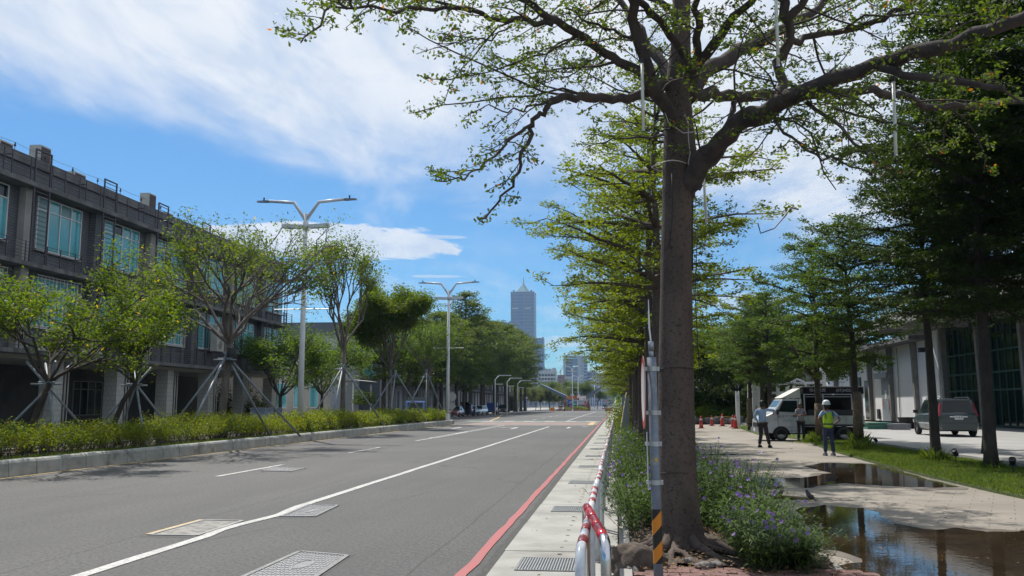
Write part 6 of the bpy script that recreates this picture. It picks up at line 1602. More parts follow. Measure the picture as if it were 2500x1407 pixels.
def cable(label, pts, r, m):
    o = MB().tube(pts, r, 5).build('cable', m, None, smooth=True); tag(o, label, 'cable', 'cables on the big tree'); return o
cable('white cable looping down the trunk front below the left limb', [P(1620, 265, YT-.1), P(1632, 300, YT-.1), P(1668, 325, YT), P(1700, 322, YT-.02), P(1722, 325, YT-.02)], .006, M_cab)
cable('pale cable hanging in a narrow loop at the trunk fork', [P(1670, 285, YT), P(1672, 279, YT), P(1680, 300, YT), P(1681, 340, YT), P(1685, 375, YT), P(1680, 400, YT), P(1690, 408, YT)], .005, M_cab)
cable('pale cable ring round the trunk under the fork', [Vector((TREE.location.x+.21*math.cos(a), TREE.location.y-.01+.215*math.sin(a), P(1655, 393, YT).z+.012*math.sin(a*3))) for a in [i*math.pi/10 for i in range(21)]], .006, M_cab)
cable('black cord wound round the trunk above the fork', [Vector((TREE.location.x+.01+.19*math.cos(a), TREE.location.y+.19*math.sin(a), P(1655, 330, YT).z+.02*a)) for a in [i*math.pi/8 for i in range(40)]], .008, M_cabd)
cable('black aerial root line running down the trunk front', [P(1640, 420, YT+.02), P(1642, 480, YT), P(1640, 540, YT), P(1633, 605, YT-.0)], .007, M_cabd)
cable('thick dark hanging cable right of the trunk', [P(1690, 490, YT+.2), P(1689, 560, YT+.2), P(1690, 660, YT+.2)], .012, M_cabd)
cable('thin dark cable hanging long to the right of the trunk', [P(1703, 560, YT+.3), P(1697, 720, YT+.3), P(1704, 850, YT+.3), P(1711, 955, YT+.3)], .005, M_cabd)
cable('purple looking cable sagging to the tip of the second tree', [P(1850, 545, YT+3), P(1857, 570, YT+3), P(1890, 558, YT+3), P(1915, 530, YT+3), P(1930, 508, YT+3), P(1950, 512, YT+3)], .010, mat('violet_cable', (.08, .06, .12), .5))
cable('thin string from the long limb to the right light tube', [P(2160, 480, YT-1), P(2188, 385, YT-1.4), P(2195, 435, YT-1.4)], .003, M_cabd)
t = thing('floodlight', 'small black floodlight hanging right of the trunk below the fork', 'floodlight', P(1704, 455, YT+.1)); q = P(1704, 455, YT+.1)
MB().box(q, (.09, .05, .06), M=Matrix.Rotation(.5, 3, 'Y')).build('housing', M_dark, t); MB().tube([q, q+Vector((.0, .02, .14))], .008, 6).build('bracket', M_dark, t)
# ---------------------------------------------------------------- cones
c0 = None
for k, (px, py, s, lab) in enumerate(((1712, 1046, 1.0, 'leftmost orange traffic cone beside the big trunk'), (1738, 1040, .92, 'second orange cone from the left with broad white band'), (1764, 1041, 1.12, 'tall orange cone in the middle of the row'),
        (1790, 1044, 1.05, 'orange cone half hidden behind the rightmost one'), (1796, 1047, 1.05, 'rightmost orange cone in front of its neighbour'))):
    q = G(px, py)
    if c0 is None:
        t = thing('traffic_cone', lab, 'traffic cone', (0, 0, 0), 'orange traffic cones', local=True)
        MB().b2(-.21, .21, -.21, .21, .0, .03).build('base', M_rubber, t)
        MB().lathe([(.165, .031), (.15, .06), (.105, .42), (.07, .70), (.055, .72), (.055, .80), (.03, .82)], n=18).build('cone', M_red, t, smooth=True)
        MB().lathe([(.090, .55), (.075, .66)], n=18, cap=False).build('reflective_band', M_reflw, t, smooth=True)
        text_mesh('white_print', '工', .12, M_white, t, (0, -.13, .25), (math.pi/2-.14, 0, 0))
        t.location = q; c0 = t
    else: dup(c0, q, .3*k, lab, scale=s)
tape = MB()
cp = [G(1712, 1046)+Vector((0, 0, .72)), G(1738, 1040)+Vector((0, 0, .62)), G(1764, 1041)+Vector((0, 0, .72)), G(1790, 1044)+Vector((0, 0, .72))]
tape.tube(cp, .014, 5); o = tape.build('cone_bar', mat('orange_bar', (.45, .22, .03), .5, (.10, .09, .08), 3.0, 1)); tag(o, 'thin orange black bar linking the traffic cones', 'barrier bar')
# white pylon
t = thing('pylon_sign', 'slim white pylon sign with a notched top behind the cones', 'sign', (P(1802, 1030, 72).x, 72, 0))
a, b = P(1797.5, 1030, 72).x, P(1807, 1030, 72).x; zt_ = P(1802, 955, 72).z
m = MB(); m.b2(a, b, 71.9, 72.1, 0, zt_-.1); m.b2(a, a+.08, 71.9, 72.1, zt_-.1+.001, zt_); m.b2(b-.08, b, 71.9, 72.1, zt_-.1+.001, zt_); m.build('panel', M_white, t)
for k in range(3): MB().b2(a+.07, b-.07, 71.88, 71.899, zt_-.45-.16*k, zt_-.39-.16*k).build('faded_line', mat('faded_print', (.40, .44, .50), .6), t)
# white trellis frames behind the van
t = thing('trellis', 'white wooden trellis pavilion with crossed beams behind the van', 'trellis', (P(1900, 1000, 63).x, 63, 0))
def tp_(px, py, Y=63): return P(px, py, Y)
for px, top_ in ((1829, 925), (1841, 935), (1852, 945), (1899, 905), (1922, 945), (1939, 930), (1986, 950), (2012, 915)):
    MB().beam(tp_(px, 1030), tp_(px, top_), .20, .20).build('post', M_white, t)
for py in (945, 957, 973, 987, 1001, 1015): MB().beam(tp_(1829, py, 63.3), tp_(1852, py, 63.3), .12, .12).build('rail', M_white, t)
for py in (938, 960, 981, 1003): MB().beam(tp_(1880, py, 63.3), tp_(2012, py-4, 63.3), .16, .16).build('rail', M_white, t)
MB().beam(tp_(1838, 940), tp_(1858, 1022), .18, .18).build('brace', M_white, t); MB().beam(tp_(2012, 915, 62.8), tp_(2000, 900, 62.8), .18).build('brace', M_white, t)
MB().tube([tp_(1922, 950), tp_(1930, 935), tp_(1945, 926), tp_(1962, 932), tp_(1972, 952)], .07, 6).build('arch', M_white, t)
MB().tube([tp_(1982, 955), tp_(1995, 935), tp_(2010, 930), tp_(2022, 950)], .07, 6).build('arch', M_white, t)
# lawn spotlights
s0 = None
for k, (px, py, lab) in enumerate(((2139, 1090, 'small black spotlight on a stake, leftmost on the lawn'), (2334, 1131, 'black spotlight on the lawn right of the second dark trunk'), (2474, 1158, 'black spotlight on the lawn at the right picture edge'))):
    q = G(px, py, .05)
    if s0 is None:
        t = thing('garden_spotlight', lab, 'spotlight', (0, 0, 0), 'garden spotlights on the lawn', local=True)
        MB().tube([(0, 0, 0), (0, 0, .17)], .012, 6).build('stake', M_dark, t)
        mt = Matrix.Rotation(-.7, 3, 'Y'); m = MB(); vs = []
        m.lathe([(.03, -.08), (.055, -.05), (.06, .05), (.066, .06), (.066, .085), (.05, .085)], n=12); m.v = [tuple(mt @ Vector(v)+Vector((0, 0, .23))) for v in m.v]; m.build('housing', M_dark, t, smooth=True)
        MB().b2(-.02, .02, -.075, .075, .16, .18).build('bracket', M_dark, t)
        t.location = q; s0 = t
    else: dup(s0, q, .6*k, lab, scale=1.15)
# pallets, bins by the white wall
def pl(name, label, cat, px0, px1, Y, h, m, n=3, group=None):
    a, b = P(px0, 1030, Y).x, P(px1, 1030, Y).x; t = thing(name, label, cat, ((a+b)/2, Y, .15), group)
    for k in range(n): MB().b2(a+.05*(k % 2), b-.04*((k+1) % 2), Y, Y+1.3, .153+k*h/n, .150+(k+.8)*h/n).build('board', m, t)
    return t
pl('pallet_stack', 'flat stack of green edged boards by the grey door', 'stack', 2118, 2180, 56, .42, mat('green_board', (.06, .19, .14), .6), 3)
pl('pallet_stack', 'low stack of grey metal sheets right of the green boards', 'stack', 2175, 2224, 55, .36, M_alu, 6)
pl('plank_stack', 'pale planks lying behind the green boards', 'stack', 2100, 2150, 60, .3, mat('pale_wood', (.33, .28, .20), .8), 3)
t = thing('black_bin', 'black tub standing left of the car by the white wall', 'bin', (P(2213, 1030, 58).x, 58, .15)); x = P(2213, 1030, 58).x
MB().lathe([(.40, .15), (.48, .80), (.50, .80), (.50, .84), (.44, .84)], (x, 58, 0), 16).build('tub', M_rubber, t, smooth=True)
# ---------------------------------------------------------------- birds
def bird(label, px, py, face, h=.19):
    q = G(px, py, .0); t = thing('myna_bird', label, 'bird', (0, 0, 0), 'dark birds on the wet pavement', local=True)
    M_b = mat('bird_black', (.012, .01, .014), .5); s = h/.19
    m = MB(); m.tube([(0, -.085, .060), (0, -.05, .078), (0, -.015, .095), (0, .015, .118), (0, .032, .142), (0, .042, .160), (0, .050, .172), (0, .052, .184)], [.010, .028, .036, .034, .026, .020, .020, .008], 12); m.build('body', M_b, t, smooth=True)
    MB().tube([(0, .058, .170), (0, .078, .166)], [.006, .001], 6).build('beak', mat('beak_yellow', (.45, .28, .03), .4), t)
    MB().add([(-.012, -.075, .068), (.012, -.075, .068), (.02, -.16, .035), (-.02, -.16, .035), (0, -.075, .06), (0, -.16, .03)], [(0, 1, 2, 3), (4, 3, 2), (4, 5, 3)]).build('tail', M_b, t)
    for sx in (-1, 1):
        m = MB(); m.tube([(sx*.026, .01, .115), (sx*.036, -.03, .095), (sx*.026, -.09, .065)], [.010, .020, .004], 8); m.build('wing', M_b, t, smooth=True)
        m = MB(); m.tube([(sx*.012, 0, .075), (sx*.014, .004, .035), (sx*.014, -.004, .004)], [.005, .003, .003], 5)
        for a in (-.5, 0, .5): m.tube([(sx*.014, -.004, .004), (sx*.014+math.sin(a)*.022, .02*math.cos(a), .003)], .002, 4)
        m.build('leg', mat('bird_leg', (.35, .24, .05), .5), t)
        MB().lathe([(.001, -.003), (.004, 0), (.001, .003)], (sx*.016, .052, .176), 6).build('eye', mat('bird_eye', (.4, .3, .05), .3), t)
    t.location = q+Vector((0, 0, .004)); t.rotation_euler = (0, 0, face); t.scale = (s, s, s); return t
bird('dark bird leaning forward between flower bed and puddle', 1905, 1222, -1.25)
bird('dark bird standing upright at the rim of the near puddle', 1976, 1228, .5, .21)
# ---------------------------------------------------------------- vehicles
def wheel(t, x, y, r, w, spokes=6, rimc=None, side=1):
    "axle along local x; side = outward direction"
    m = MB(); m.lathe([(r*.62, -w/2), (r*.93, -w/2), (r, -w*.36), (r, w*.36), (r*.93, w/2), (r*.62, w/2)], (x, y, r), 28, 'x', cap=False); wo = m.build('wheel', M_rubber, t, smooth=True)
    xo = x+side*w*.36; m = MB(); m.lathe([(r*.64, x-w*.3), (r*.64, x+w*.3)], (0, y, r), 24, 'x', cap=False); m.lathe([(.001, xo-side*.05), (r*.63, xo-side*.05)], (0, y, r), 20, 'x', cap=False); m.build('hub_back', mat('hub_dark', (.04, .04, .045), .5), wo)
    m = MB(); m.lathe([(r*.57, xo), (r*.65, xo)], (0, y, r), 24, 'x', cap=False); m.lathe([(.001, xo+side*.004), (r*.17, xo)], (0, y, r), 12, 'x', cap=False)
    for k in range(spokes):
        a = 2*math.pi*k/spokes; c_, s_ = math.cos(a), math.sin(a); u = (-s_, c_)
        m.add([(xo+side*.002, y+c_*r*.1+u[0]*r*.08, r+s_*r*.1+u[1]*r*.08), (xo, y+c_*r*.62+u[0]*r*.13, r+s_*r*.62+u[1]*r*.13), (xo, y+c_*r*.62-u[0]*r*.13, r+s_*r*.62-u[1]*r*.13), (xo+side*.002, y+c_*r*.1-u[0]*r*.08, r+s_*r*.1-u[1]*r*.08)], [(0, 1, 2, 3)])
    m.build('rim', rimc or mat('alloy', (.50, .50, .50), .35, metal=.7), wo)
    return wo
def loft(sections, closed_ends=True):
    m = MB(); n = len(sections[0]); vs = [p for s in sections for p in s]; fs = []
    for i in range(len(sections)-1):
        for k in range(n): k2 = (k+1) % n; fs.append((i*n+k, i*n+k2, (i+1)*n+k2, (i+1)*n+k))
    if closed_ends: fs.append(tuple(reversed(range(n)))); fs.append(tuple((len(sections)-1)*n+k for k in range(n)))
    return m.add(vs, fs)
def carpaint(name, c): return mat(name, c, .28, coat=1.0, metal=.25)
def car(name, label, cat, L, Wd, H, paint, prof, cabin, loc, rz, wr=.33, wb=(.19, .80), tail='hatch', rails=False, plate=None, group=None, detail=True, open_tail=False):
    """front towards +y. prof: list of (u, belt height, half width factor). cabin: (u_base_front, u_roof_front, u_roof_rear, u_base_rear, belt z)"""
    t = thing(name, label, cat, (0, 0, 0), group, local=True); hw = Wd/2
    def yy(u): return L/2-u*L
    secs = []
    for u, zt_, wf in prof:
        w = hw*wf; zb = .24 if .06 < u < .94 else .34
        secs.append([(-w*.86, yy(u), zb), (-w*.98, yy(u), zb+.12), (-w, yy(u), (zb+zt_)*.5+.05), (-w*.97, yy(u), zt_-.10), (-w*.88, yy(u), zt_-.012), (0, yy(u), zt_+.03), (w*.88, yy(u), zt_-.012), (w*.97, yy(u), zt_-.10), (w, yy(u), (zb+zt_)*.5+.05), (w*.98, yy(u), zb+.12), (w*.86, yy(u), zb)])
    body = loft(secs).build('body', paint, t, smooth=True)
    for p in body.data.polygons: p.use_smooth = len(p.vertices) == 4
    u0, u1, u2, u3, zb = cabin; zr = H; wb_, wr_ = hw*.90, hw*.74
    A = [(-wb_, yy(u0), zb), (wb_, yy(u0), zb), (wr_, yy(u1), zr-.05), (-wr_, yy(u1), zr-.05)]; Bk = [(-wb_, yy(u3), zb), (wb_, yy(u3), zb), (wr_, yy(u2), zr-.05), (-wr_, yy(u2), zr-.05)]
    m = MB(); m.add(A+Bk, [(0, 1, 2, 3), (5, 4, 7, 6), (4, 0, 3, 7), (1, 5, 6, 2)]); cab = m.build('cabin', paint, t)
    ym = (yy(u1)+yy(u2))/2
    m = loft([[(-wr_, yy(u1)+.02, zr-.055), (-wr_*.8, yy(u1)-.02, zr-.02), (0, yy(u1)-.02, zr-.005), (wr_*.8, yy(u1)-.02, zr-.02), (wr_, yy(u1)+.02, zr-.055)], [(-wr_, ym, zr-.05), (-wr_*.85, ym, zr), (0, ym, zr+.02), (wr_*.85, ym, zr), (wr_, ym, zr-.05)], [(-wr_, yy(u2)-.03, zr-.055), (-wr_*.8, yy(u2), zr-.02), (0, yy(u2), zr-.005), (wr_*.8, yy(u2), zr-.02), (wr_, yy(u2)-.03, zr-.055)]])
    m.build('roof', paint, t, smooth=False)
    def inset(name, q, n, i0=.08, mm=M_glass_d, d=.008):
        q = [Vector(v) for v in q]; c = sum(q, Vector())/len(q); nn = (q[1]-q[0]).cross(q[2]-q[0]).normalized()
        if nn.dot(n) < 0: nn = -nn
        return MB().poly([c+(v-c)*(1-i0)+nn*d for v in q]).build(name, mm, t)
    inset('windscreen', A, Vector((0, 1, .5)), .10); 
    if not open_tail: inset('rear_window', Bk, Vector((0, -1, .3)), .16)
    for sx in (-1, 1):
        def sp(u, k):  # point on cabin side
            return None
        yf0, yf1, yr1, yr0 = yy(u0), yy(u1), yy(u2), yy(u3); X0, X1 = sx*wb_, sx*wr_
        def S(y, f): return (X0+(X1-X0)*f, y, zb+(zr-.05-zb)*f)
        f0, f1 = .06, .90; yc = yf0+(yr0-yf0)*.42; yd = yf0+(yr0-yf0)*.74
        def yfl(f): return yf0+(yf1-yf0)*f
        def yrl(f): return yr0+(yr1-yr0)*f
        inset('side_window', [S(yfl(f0)-.10, f0), S(yc+.04, f0), S(yc+.04, f1), S(yfl(f1)-.05, f1)], Vector((sx, 0, 0)), .02)
        inset('side_window', [S(yc-.04, f0), S(yd+.03, f0), S(yd+.03, f1), S(yc-.04, f1)], Vector((sx, 0, 0)), .02)
        if tail != 'sedan': inset('side_window', [S(yd-.06, f0), S(yrl(f0)+.16, f0), S(yrl(f1)+.12, f1), S(yd-.06, f1)], Vector((sx, 0, 0)), .02)
        for u in wb:
            m = MB(); r = wr*1.18; n = 16; vs = [(sx*(hw+.004), yy(u), wr)]+[(sx*(hw+.004), yy(u)+math.cos(math.pi*k/n)*r, wr-.05+math.sin(math.pi*k/n)*r) for k in range(n+1)]
            m.add(vs, [(0, k+1, k+2) for k in range(n)]); m.build('wheel_arch', M_void, t); wheel(t, sx*(hw-.075), yy(u), wr, .20, 6, side=sx)
        MB().box((sx*(hw+.10), yy(u0)-.18, zb+.08), (.20, .10, .15)).build('mirror', M_dark if detail else paint, t)
        if detail:
            for yq in (yc+.25, yd+.15): MB().box((sx*(hw*.965+.02), yq, zb-.17), (.03, .17, .03)).build('door_handle', paint, t)
            m = MB()
            for yq in (yfl(.0)-.02, yc, yd+.02): m.b2(sx*(hw+.001), sx*(hw+.005), yq-.006, yq+.006, .38, zb-.14)
            m.build('door_seam', M_void, t)
            MB().b2(sx*(hw-.002), sx*(hw+.02), yy(.30), yy(.70), .56, .61).build('side_trim', mat('pale_trim', (.40, .44, .45), .4), t)
        if rails: m = MB(); m.tube([(sx*wr_*.92, yy(u1)-.15, zr-.02), (sx*wr_*.92, yy(u1)-.3, zr+.055), (sx*wr_*.92, yy(u2)+.3, zr+.055), (sx*wr_*.92, yy(u2)+.1, zr-.02)], .02, 6); m.build('roof_rail', M_dark, t)
        zf = prof[0][1]
        m = MB(); m.box((sx*hw*.68, L/2-.02, zf-.13), (hw*.45, .10, .15)); m.build('headlight', mat('headlamp', (.60, .62, .65), .15), t)
        if tail == 'hatch': m = MB(); m.add([(sx*hw*.80, -L/2+.10, zb-.22), (sx*hw*.95, -L/2+.16, zb-.12), (sx*hw*.81, -L/2+.30, zr-.20), (sx*hw*.74, -L/2+.24, zr-.20), (sx*hw*.83, -L/2+.015, zb-.12), (sx*hw*.92, -L/2+.02, zb-.12), (sx*hw*.79, -L/2+.19, zr-.20), (sx*hw*.73, -L/2+.165, zr-.20)], [(4, 5, 6, 7), (5, 1, 2, 6), (0, 4, 7, 3), (1, 0, 3, 2), (7, 6, 2, 3), (4, 0, 1, 5)]); m.build('tail_light', mat('tail_red', (.25, .03, .045), .3), t)
        else: MB().box((sx*hw*.72, -L/2+.02, prof[-1][1]-.14), (hw*.42, .08, .14)).build('tail_light', mat('tail_red', (.25, .03, .045), .3), t)
    zbm = .50; m = MB(); m.add([(-hw*.97, -L/2+.30, .28), (-hw*.80, -L/2-.05, .30), (hw*.80, -L/2-.05, .30), (hw*.97, -L/2+.30, .28), (-hw*1.0, -L/2+.30, .62), (-hw*.84, -L/2-.06, .60), (hw*.84, -L/2-.06, .60), (hw*1.0, -L/2+.30, .62)], [(3, 2, 1, 0), (4, 5, 6, 7), (0, 1, 5, 4), (1, 2, 6, 5), (2, 3, 7, 6)]); m.build('rear_bumper', paint, t)
    m = MB(); m.add([(-hw*.97, L/2-.30, .26), (-hw*.80, L/2+.04, .28), (hw*.80, L/2+.04, .28), (hw*.97, L/2-.30, .26), (-hw*1.0, L/2-.30, .58), (-hw*.84, L/2+.05, .55), (hw*.84, L/2+.05, .55), (hw*1.0, L/2-.30, .58)], [(0, 1, 2, 3), (7, 6, 5, 4), (4, 5, 1, 0), (5, 6, 2, 1), (6, 7, 3, 2)]); m.build('front_bumper', paint, t)
    MB().box((0, L/2+.03, prof[0][1]-.16), (hw*.8, .05, .14)).build('radiator_grille', M_dark, t)
    if plate:
        sgn, txt = plate; yq = (-L/2-.075) if sgn < 0 else (L/2+.075); zq = (.86 if sgn < 0 and tail == 'hatch' else .42)
        if sgn < 0 and tail == 'hatch': yq = -L/2-.012; MB().box((0, -L/2+.02, zb-.14), (.75, .05, .05)).build('chrome_strip', M_steel, t)
        po = MB().box((0, yq, zq), (.36, .014, .17)).build('number_plate', M_white, t)
        o = text_mesh('plate_text', txt, .13, M_dtxt, po, (0, yq-.009*(1 if sgn < 0 else -1), zq), (math.pi/2, 0, 0 if sgn < 0 else math.pi), sx=.85); WB[o.name] = Vector()
    if rails and detail:
        MB().box((0, -L/2+.07, zb-.02), (.5, .02, .02)).build('wiper', M_dark, t)
    t.location = loc; t.rotation_euler = (0, 0, rz); return t
suvp = [(0, .78, .80), (.03, .86, .92), (.08, .93, .97), (.2, 1.0, 1), (.30, 1.04, 1), (.5, 1.06, 1), (.75, 1.08, 1), (.93, 1.09, .98), (.985, 1.07, .93), (1, .98, .88)]
car('parked_suv', 'green grey four wheel drive car seen from behind before the glass front', 'car', 4.45, 1.82, 1.72, mat('green_grey_paint', (.024, .042, .046), .35, coat=.6), suvp, (.235, .36, .93, .985, 1.04), (15.42, 45.35, .15), R(-3), wr=.36, wb=(.20, .79), rails=True, plate=(-1, '3018 JP'))
sed = [(0, .62, .80), (.03, .70, .92), (.10, .80, .98), (.27, .90, 1), (.5, .93, 1), (.75, .94, 1), (.92, .93, .97), (.985, .88, .92), (1, .78, .86)]
hat = [(0, .68, .80), (.03, .76, .92), (.10, .86, .98), (.25, .95, 1), (.5, .98, 1), (.8, 1.0, 1), (.95, .98, .96), (1, .9, .88)]
gcar = 'vehicles parked along the left kerb'
def cxy(px, Y): return (P(px, 1000, Y).x, Y, 0)
car('parked_sedan', 'dull red and silver sedan beside the planter end', 'car', 4.5, 1.75, 1.43, carpaint('red_silver_paint', (.22, .09, .10)), sed, (.28, .42, .72, .88, .91), cxy(1112, 120), R(178), wr=.31, tail='sedan', group=gcar, detail=False)
c2_ = car('parked_suv', 'dark blue car with its tailgate raised and a blue light', 'car', 4.4, 1.8, 1.62, carpaint('navy_paint', (.012, .015, .05)), hat, (.25, .38, .90, .97, .97), cxy(1148, 130), R(-8), wr=.34, group=gcar, detail=False, open_tail=True)
MB().add([(-.72, -2.0, 1.62), (.72, -2.0, 1.62), (.66, -2.85, 1.98), (-.66, -2.85, 1.98), (-.72, -2.0, 1.56), (.72, -2.0, 1.56), (.66, -2.87, 1.90), (-.66, -2.87, 1.90)], [(0, 1, 2, 3), (7, 6, 5, 4), (2, 1, 5, 6), (3, 7, 4, 0), (3, 2, 6, 7)]).build('raised_tailgate', M_glass_d, c2_)
MB().b2(-.66, .66, -2.16, -2.13, .85, 1.5).build('dark_boot_opening', M_void, c2_)
MB().box((-.45, -2.22, .88), (.45, .05, .10)).build('blue_light', mat('blue_lamp', (.05, .06, .9), .3, emit=6), c2_)
car('parked_hatchback', 'white hatchback parked between the dark blue car and the blue truck', 'car', 4.1, 1.72, 1.50, carpaint('white_car_paint', (.50, .56, .60)), hat, (.25, .40, .88, .97, .95), cxy(1171, 139), R(172), wr=.31, group=gcar, detail=False)
car('parked_suv', 'black and white small four wheel drive at the far end of the parked row', 'car', 4.3, 1.78, 1.65, carpaint('black_paint_car', (.02, .018, .028)), hat, (.27, .40, .92, .98, .98), cxy(1228, 168), R(186), wr=.35, group=gcar, detail=False)
car('distant_sedan', 'silver car seen front on left of the gate booth', 'car', 4.6, 1.8, 1.5, carpaint('silver_paint', (.35, .36, .40)), sed, (.28, .42, .72, .88, .91), cxy(1369.5, 238), math.pi, wr=.33, tail='sedan', detail=False)
car('distant_car', 'dark car beyond the gate near the right traffic island', 'car', 4.4, 1.8, 1.7, carpaint('dark_blue_paint', (.03, .04, .08)), hat, (.25, .38, .90, .97, .97), cxy(1477, 330), math.pi, wr=.33, detail=False)
def truck(name, label, cat, loc, rz, paint, L=4.9, Wd=1.7, H=1.95, boxh=1.9, group=None, canopy=None):
    t = thing(name, label, cat, (0, 0, 0), group, local=True); hw = Wd/2; yf = L/2; yc = yf-1.55
    s = []
    for y, pts in ((yf, [(.45), (.95)]),): pass
    m = MB(); pr = [(yf-.05, .40), (yf, .62), (yf-.04, 1.05), (yf-.42, H-.12), (yf-.60, H), (yc, H), (yc, .40)]
    vs = [(-hw, y, z) for y, z in pr]+[(hw, y, z) for y, z in pr]; n = len(pr)
    m.add(vs, [tuple(range(n)), tuple(reversed(range(n, 2*n)))]+[(i, n+i, n+(i+1) % n, (i+1) % n) for i in range(n)]); m.build('cab', paint, t)
    MB().poly([(-hw*.86, yf-.06+.004, 1.12), (hw*.86, yf-.06+.004, 1.12), (hw*.78, yf-.405+.012, H-.17), (-hw*.78, yf-.405+.012, H-.17)]).build('windscreen', M_glass_d, t)
    MB().box((0, yf+.03, .48), (Wd*.98, .10, .22)).build('bumper', M_alu, t); MB().box((0, yf+.012, .86), (Wd*.5, .02, .10)).build('radiator_grille', M_dark, t)
    for sx in (-1, 1):
        MB().box((sx*hw*.74, yf+.015, .74), (.30, .03, .16)).build('headlight', mat('headlamp', (.6, .62, .65), .15), t)
        MB().poly([(sx*(hw+.006), yf-.28, 1.12), (sx*(hw+.006), yc+.25, 1.12), (sx*(hw+.006), yc+.25, H-.2), (sx*(hw+.006), yf-.52, H-.2)]).build('side_window', M_glass_d, t)
        MB().box((sx*(hw+.12), yf-.2, 1.35), (.14, .06, .24)).build('mirror', M_dark, t)
        for y in (yf-.75, -yf+.9): wheel(t, sx*(hw-.10), y, .33, .20, 5, side=sx)
    MB().b2(-hw, hw, -yf, yc-.06, .62, .74).build('bed_floor', paint, t); MB().b2(-.3, .3, -yf, yf-.3, .36, .60).build('chassis', M_dark, t)
    for sx in (-1, 1): MB().b2(sx*(hw-.04), sx*hw, -yf, yc-.07, .742, 1.12).build('side_board', paint, t)
    MB().b2(-hw+.041, hw-.041, -yf, -yf+.04, .742, 1.12).build('tail_board', paint, t)
    if canopy:
        m = MB(); m.b2(-hw+.03, hw-.03, -yf+.03, yc-.10, 1.125, H+.35); m.build('canvas_box', canopy, t)
    t.location = loc; t.rotation_euler = (0, 0, rz); return t
M_tblue = carpaint('truck_blue', (.015, .09, .30))
truck('blue_truck', 'blue light truck with a grey box, front towards us, behind the hedge', 'truck', (P(1018, 1000, 82).x, 82, 0), math.pi+R(8), M_tblue, group=gcar, canopy=mat('grey_canvas', (.13, .15, .14), .8))
truck('blue_truck', 'darker blue truck seen from behind between white hatchback and black car', 'truck', cxy(1200, 150), R(3), carpaint('deep_blue', (.012, .045, .20)), group=gcar, canopy=None)
# parked motorcycles by the entrance canopy
def scooter(label, loc, rz, c, group):
    t = thing('motor_scooter', label, 'scooter', (0, 0, 0), group, local=True)
    for y in (-.62, .62): m = MB(); m.lathe([(.17, -.05), (.25, -.05), (.27, 0), (.25, .05), (.17, .05)], (0, y, .27), 18, 'x', cap=False); m.build('wheel', M_rubber, t)
    m = loft([[(-.12, -.75, .55), (.12, -.75, .55), (.1, -.75, .75), (-.1, -.75, .75)], [(-.17, -.35, .32), (.17, -.35, .32), (.15, -.3, .75), (-.15, -.3, .75)], [(-.15, .0, .22), (.15, .0, .22), (.13, .0, .42), (-.13, .0, .42)], [(-.15, .35, .25), (.15, .35, .25), (.13, .35, .38), (-.13, .35, .38)], [(-.16, .5, .45), (.16, .5, .45), (.14, .42, .95), (-.14, .42, .95)]]); m.build('body', c, t)
    MB().box((0, -.35, .80), (.26, .65, .09)).build('seat', M_rubber, t); MB().tube([(0, .62, .28), (0, .45, .95), (0, .42, 1.05)], .025, 6).build('fork', M_steel, t)
    MB().tube([(-.33, .34, 1.08), (0, .42, 1.04), (.33, .34, 1.08)], .016, 6).build('handlebar', M_dark, t); MB().box((0, .52, .92), (.14, .06, .12)).build('headlight', M_reflw, t)
    for sx in (-1, 1): MB().tube([(sx*.25, .37, 1.07), (sx*.3, .38, 1.22)], .006, 4).build('mirror', M_dark, t)
    t.location = loc; t.rotation_euler = (0, 0, rz); return t
for k in range(3): scooter(['dark scooter left of the canopy post', 'grey scooter in the middle by the canopy post', 'red brown scooter right of the others by the canopy'][k], (P(742+k*14, 1010, 84).x, 84+k*.5, .13), .5+.2*k, mat('scooter_%d' % k, [(.02, .02, .03), (.2, .2, .22), (.18, .05, .03)][k], .3), 'scooters by the entrance canopy')
sm = scooter('motor scooter with rider far along the pavement end', (P(1501, 990, 215).x, 215, 0), math.pi, mat('scooter_dark', (.03, .03, .03), .4), None)

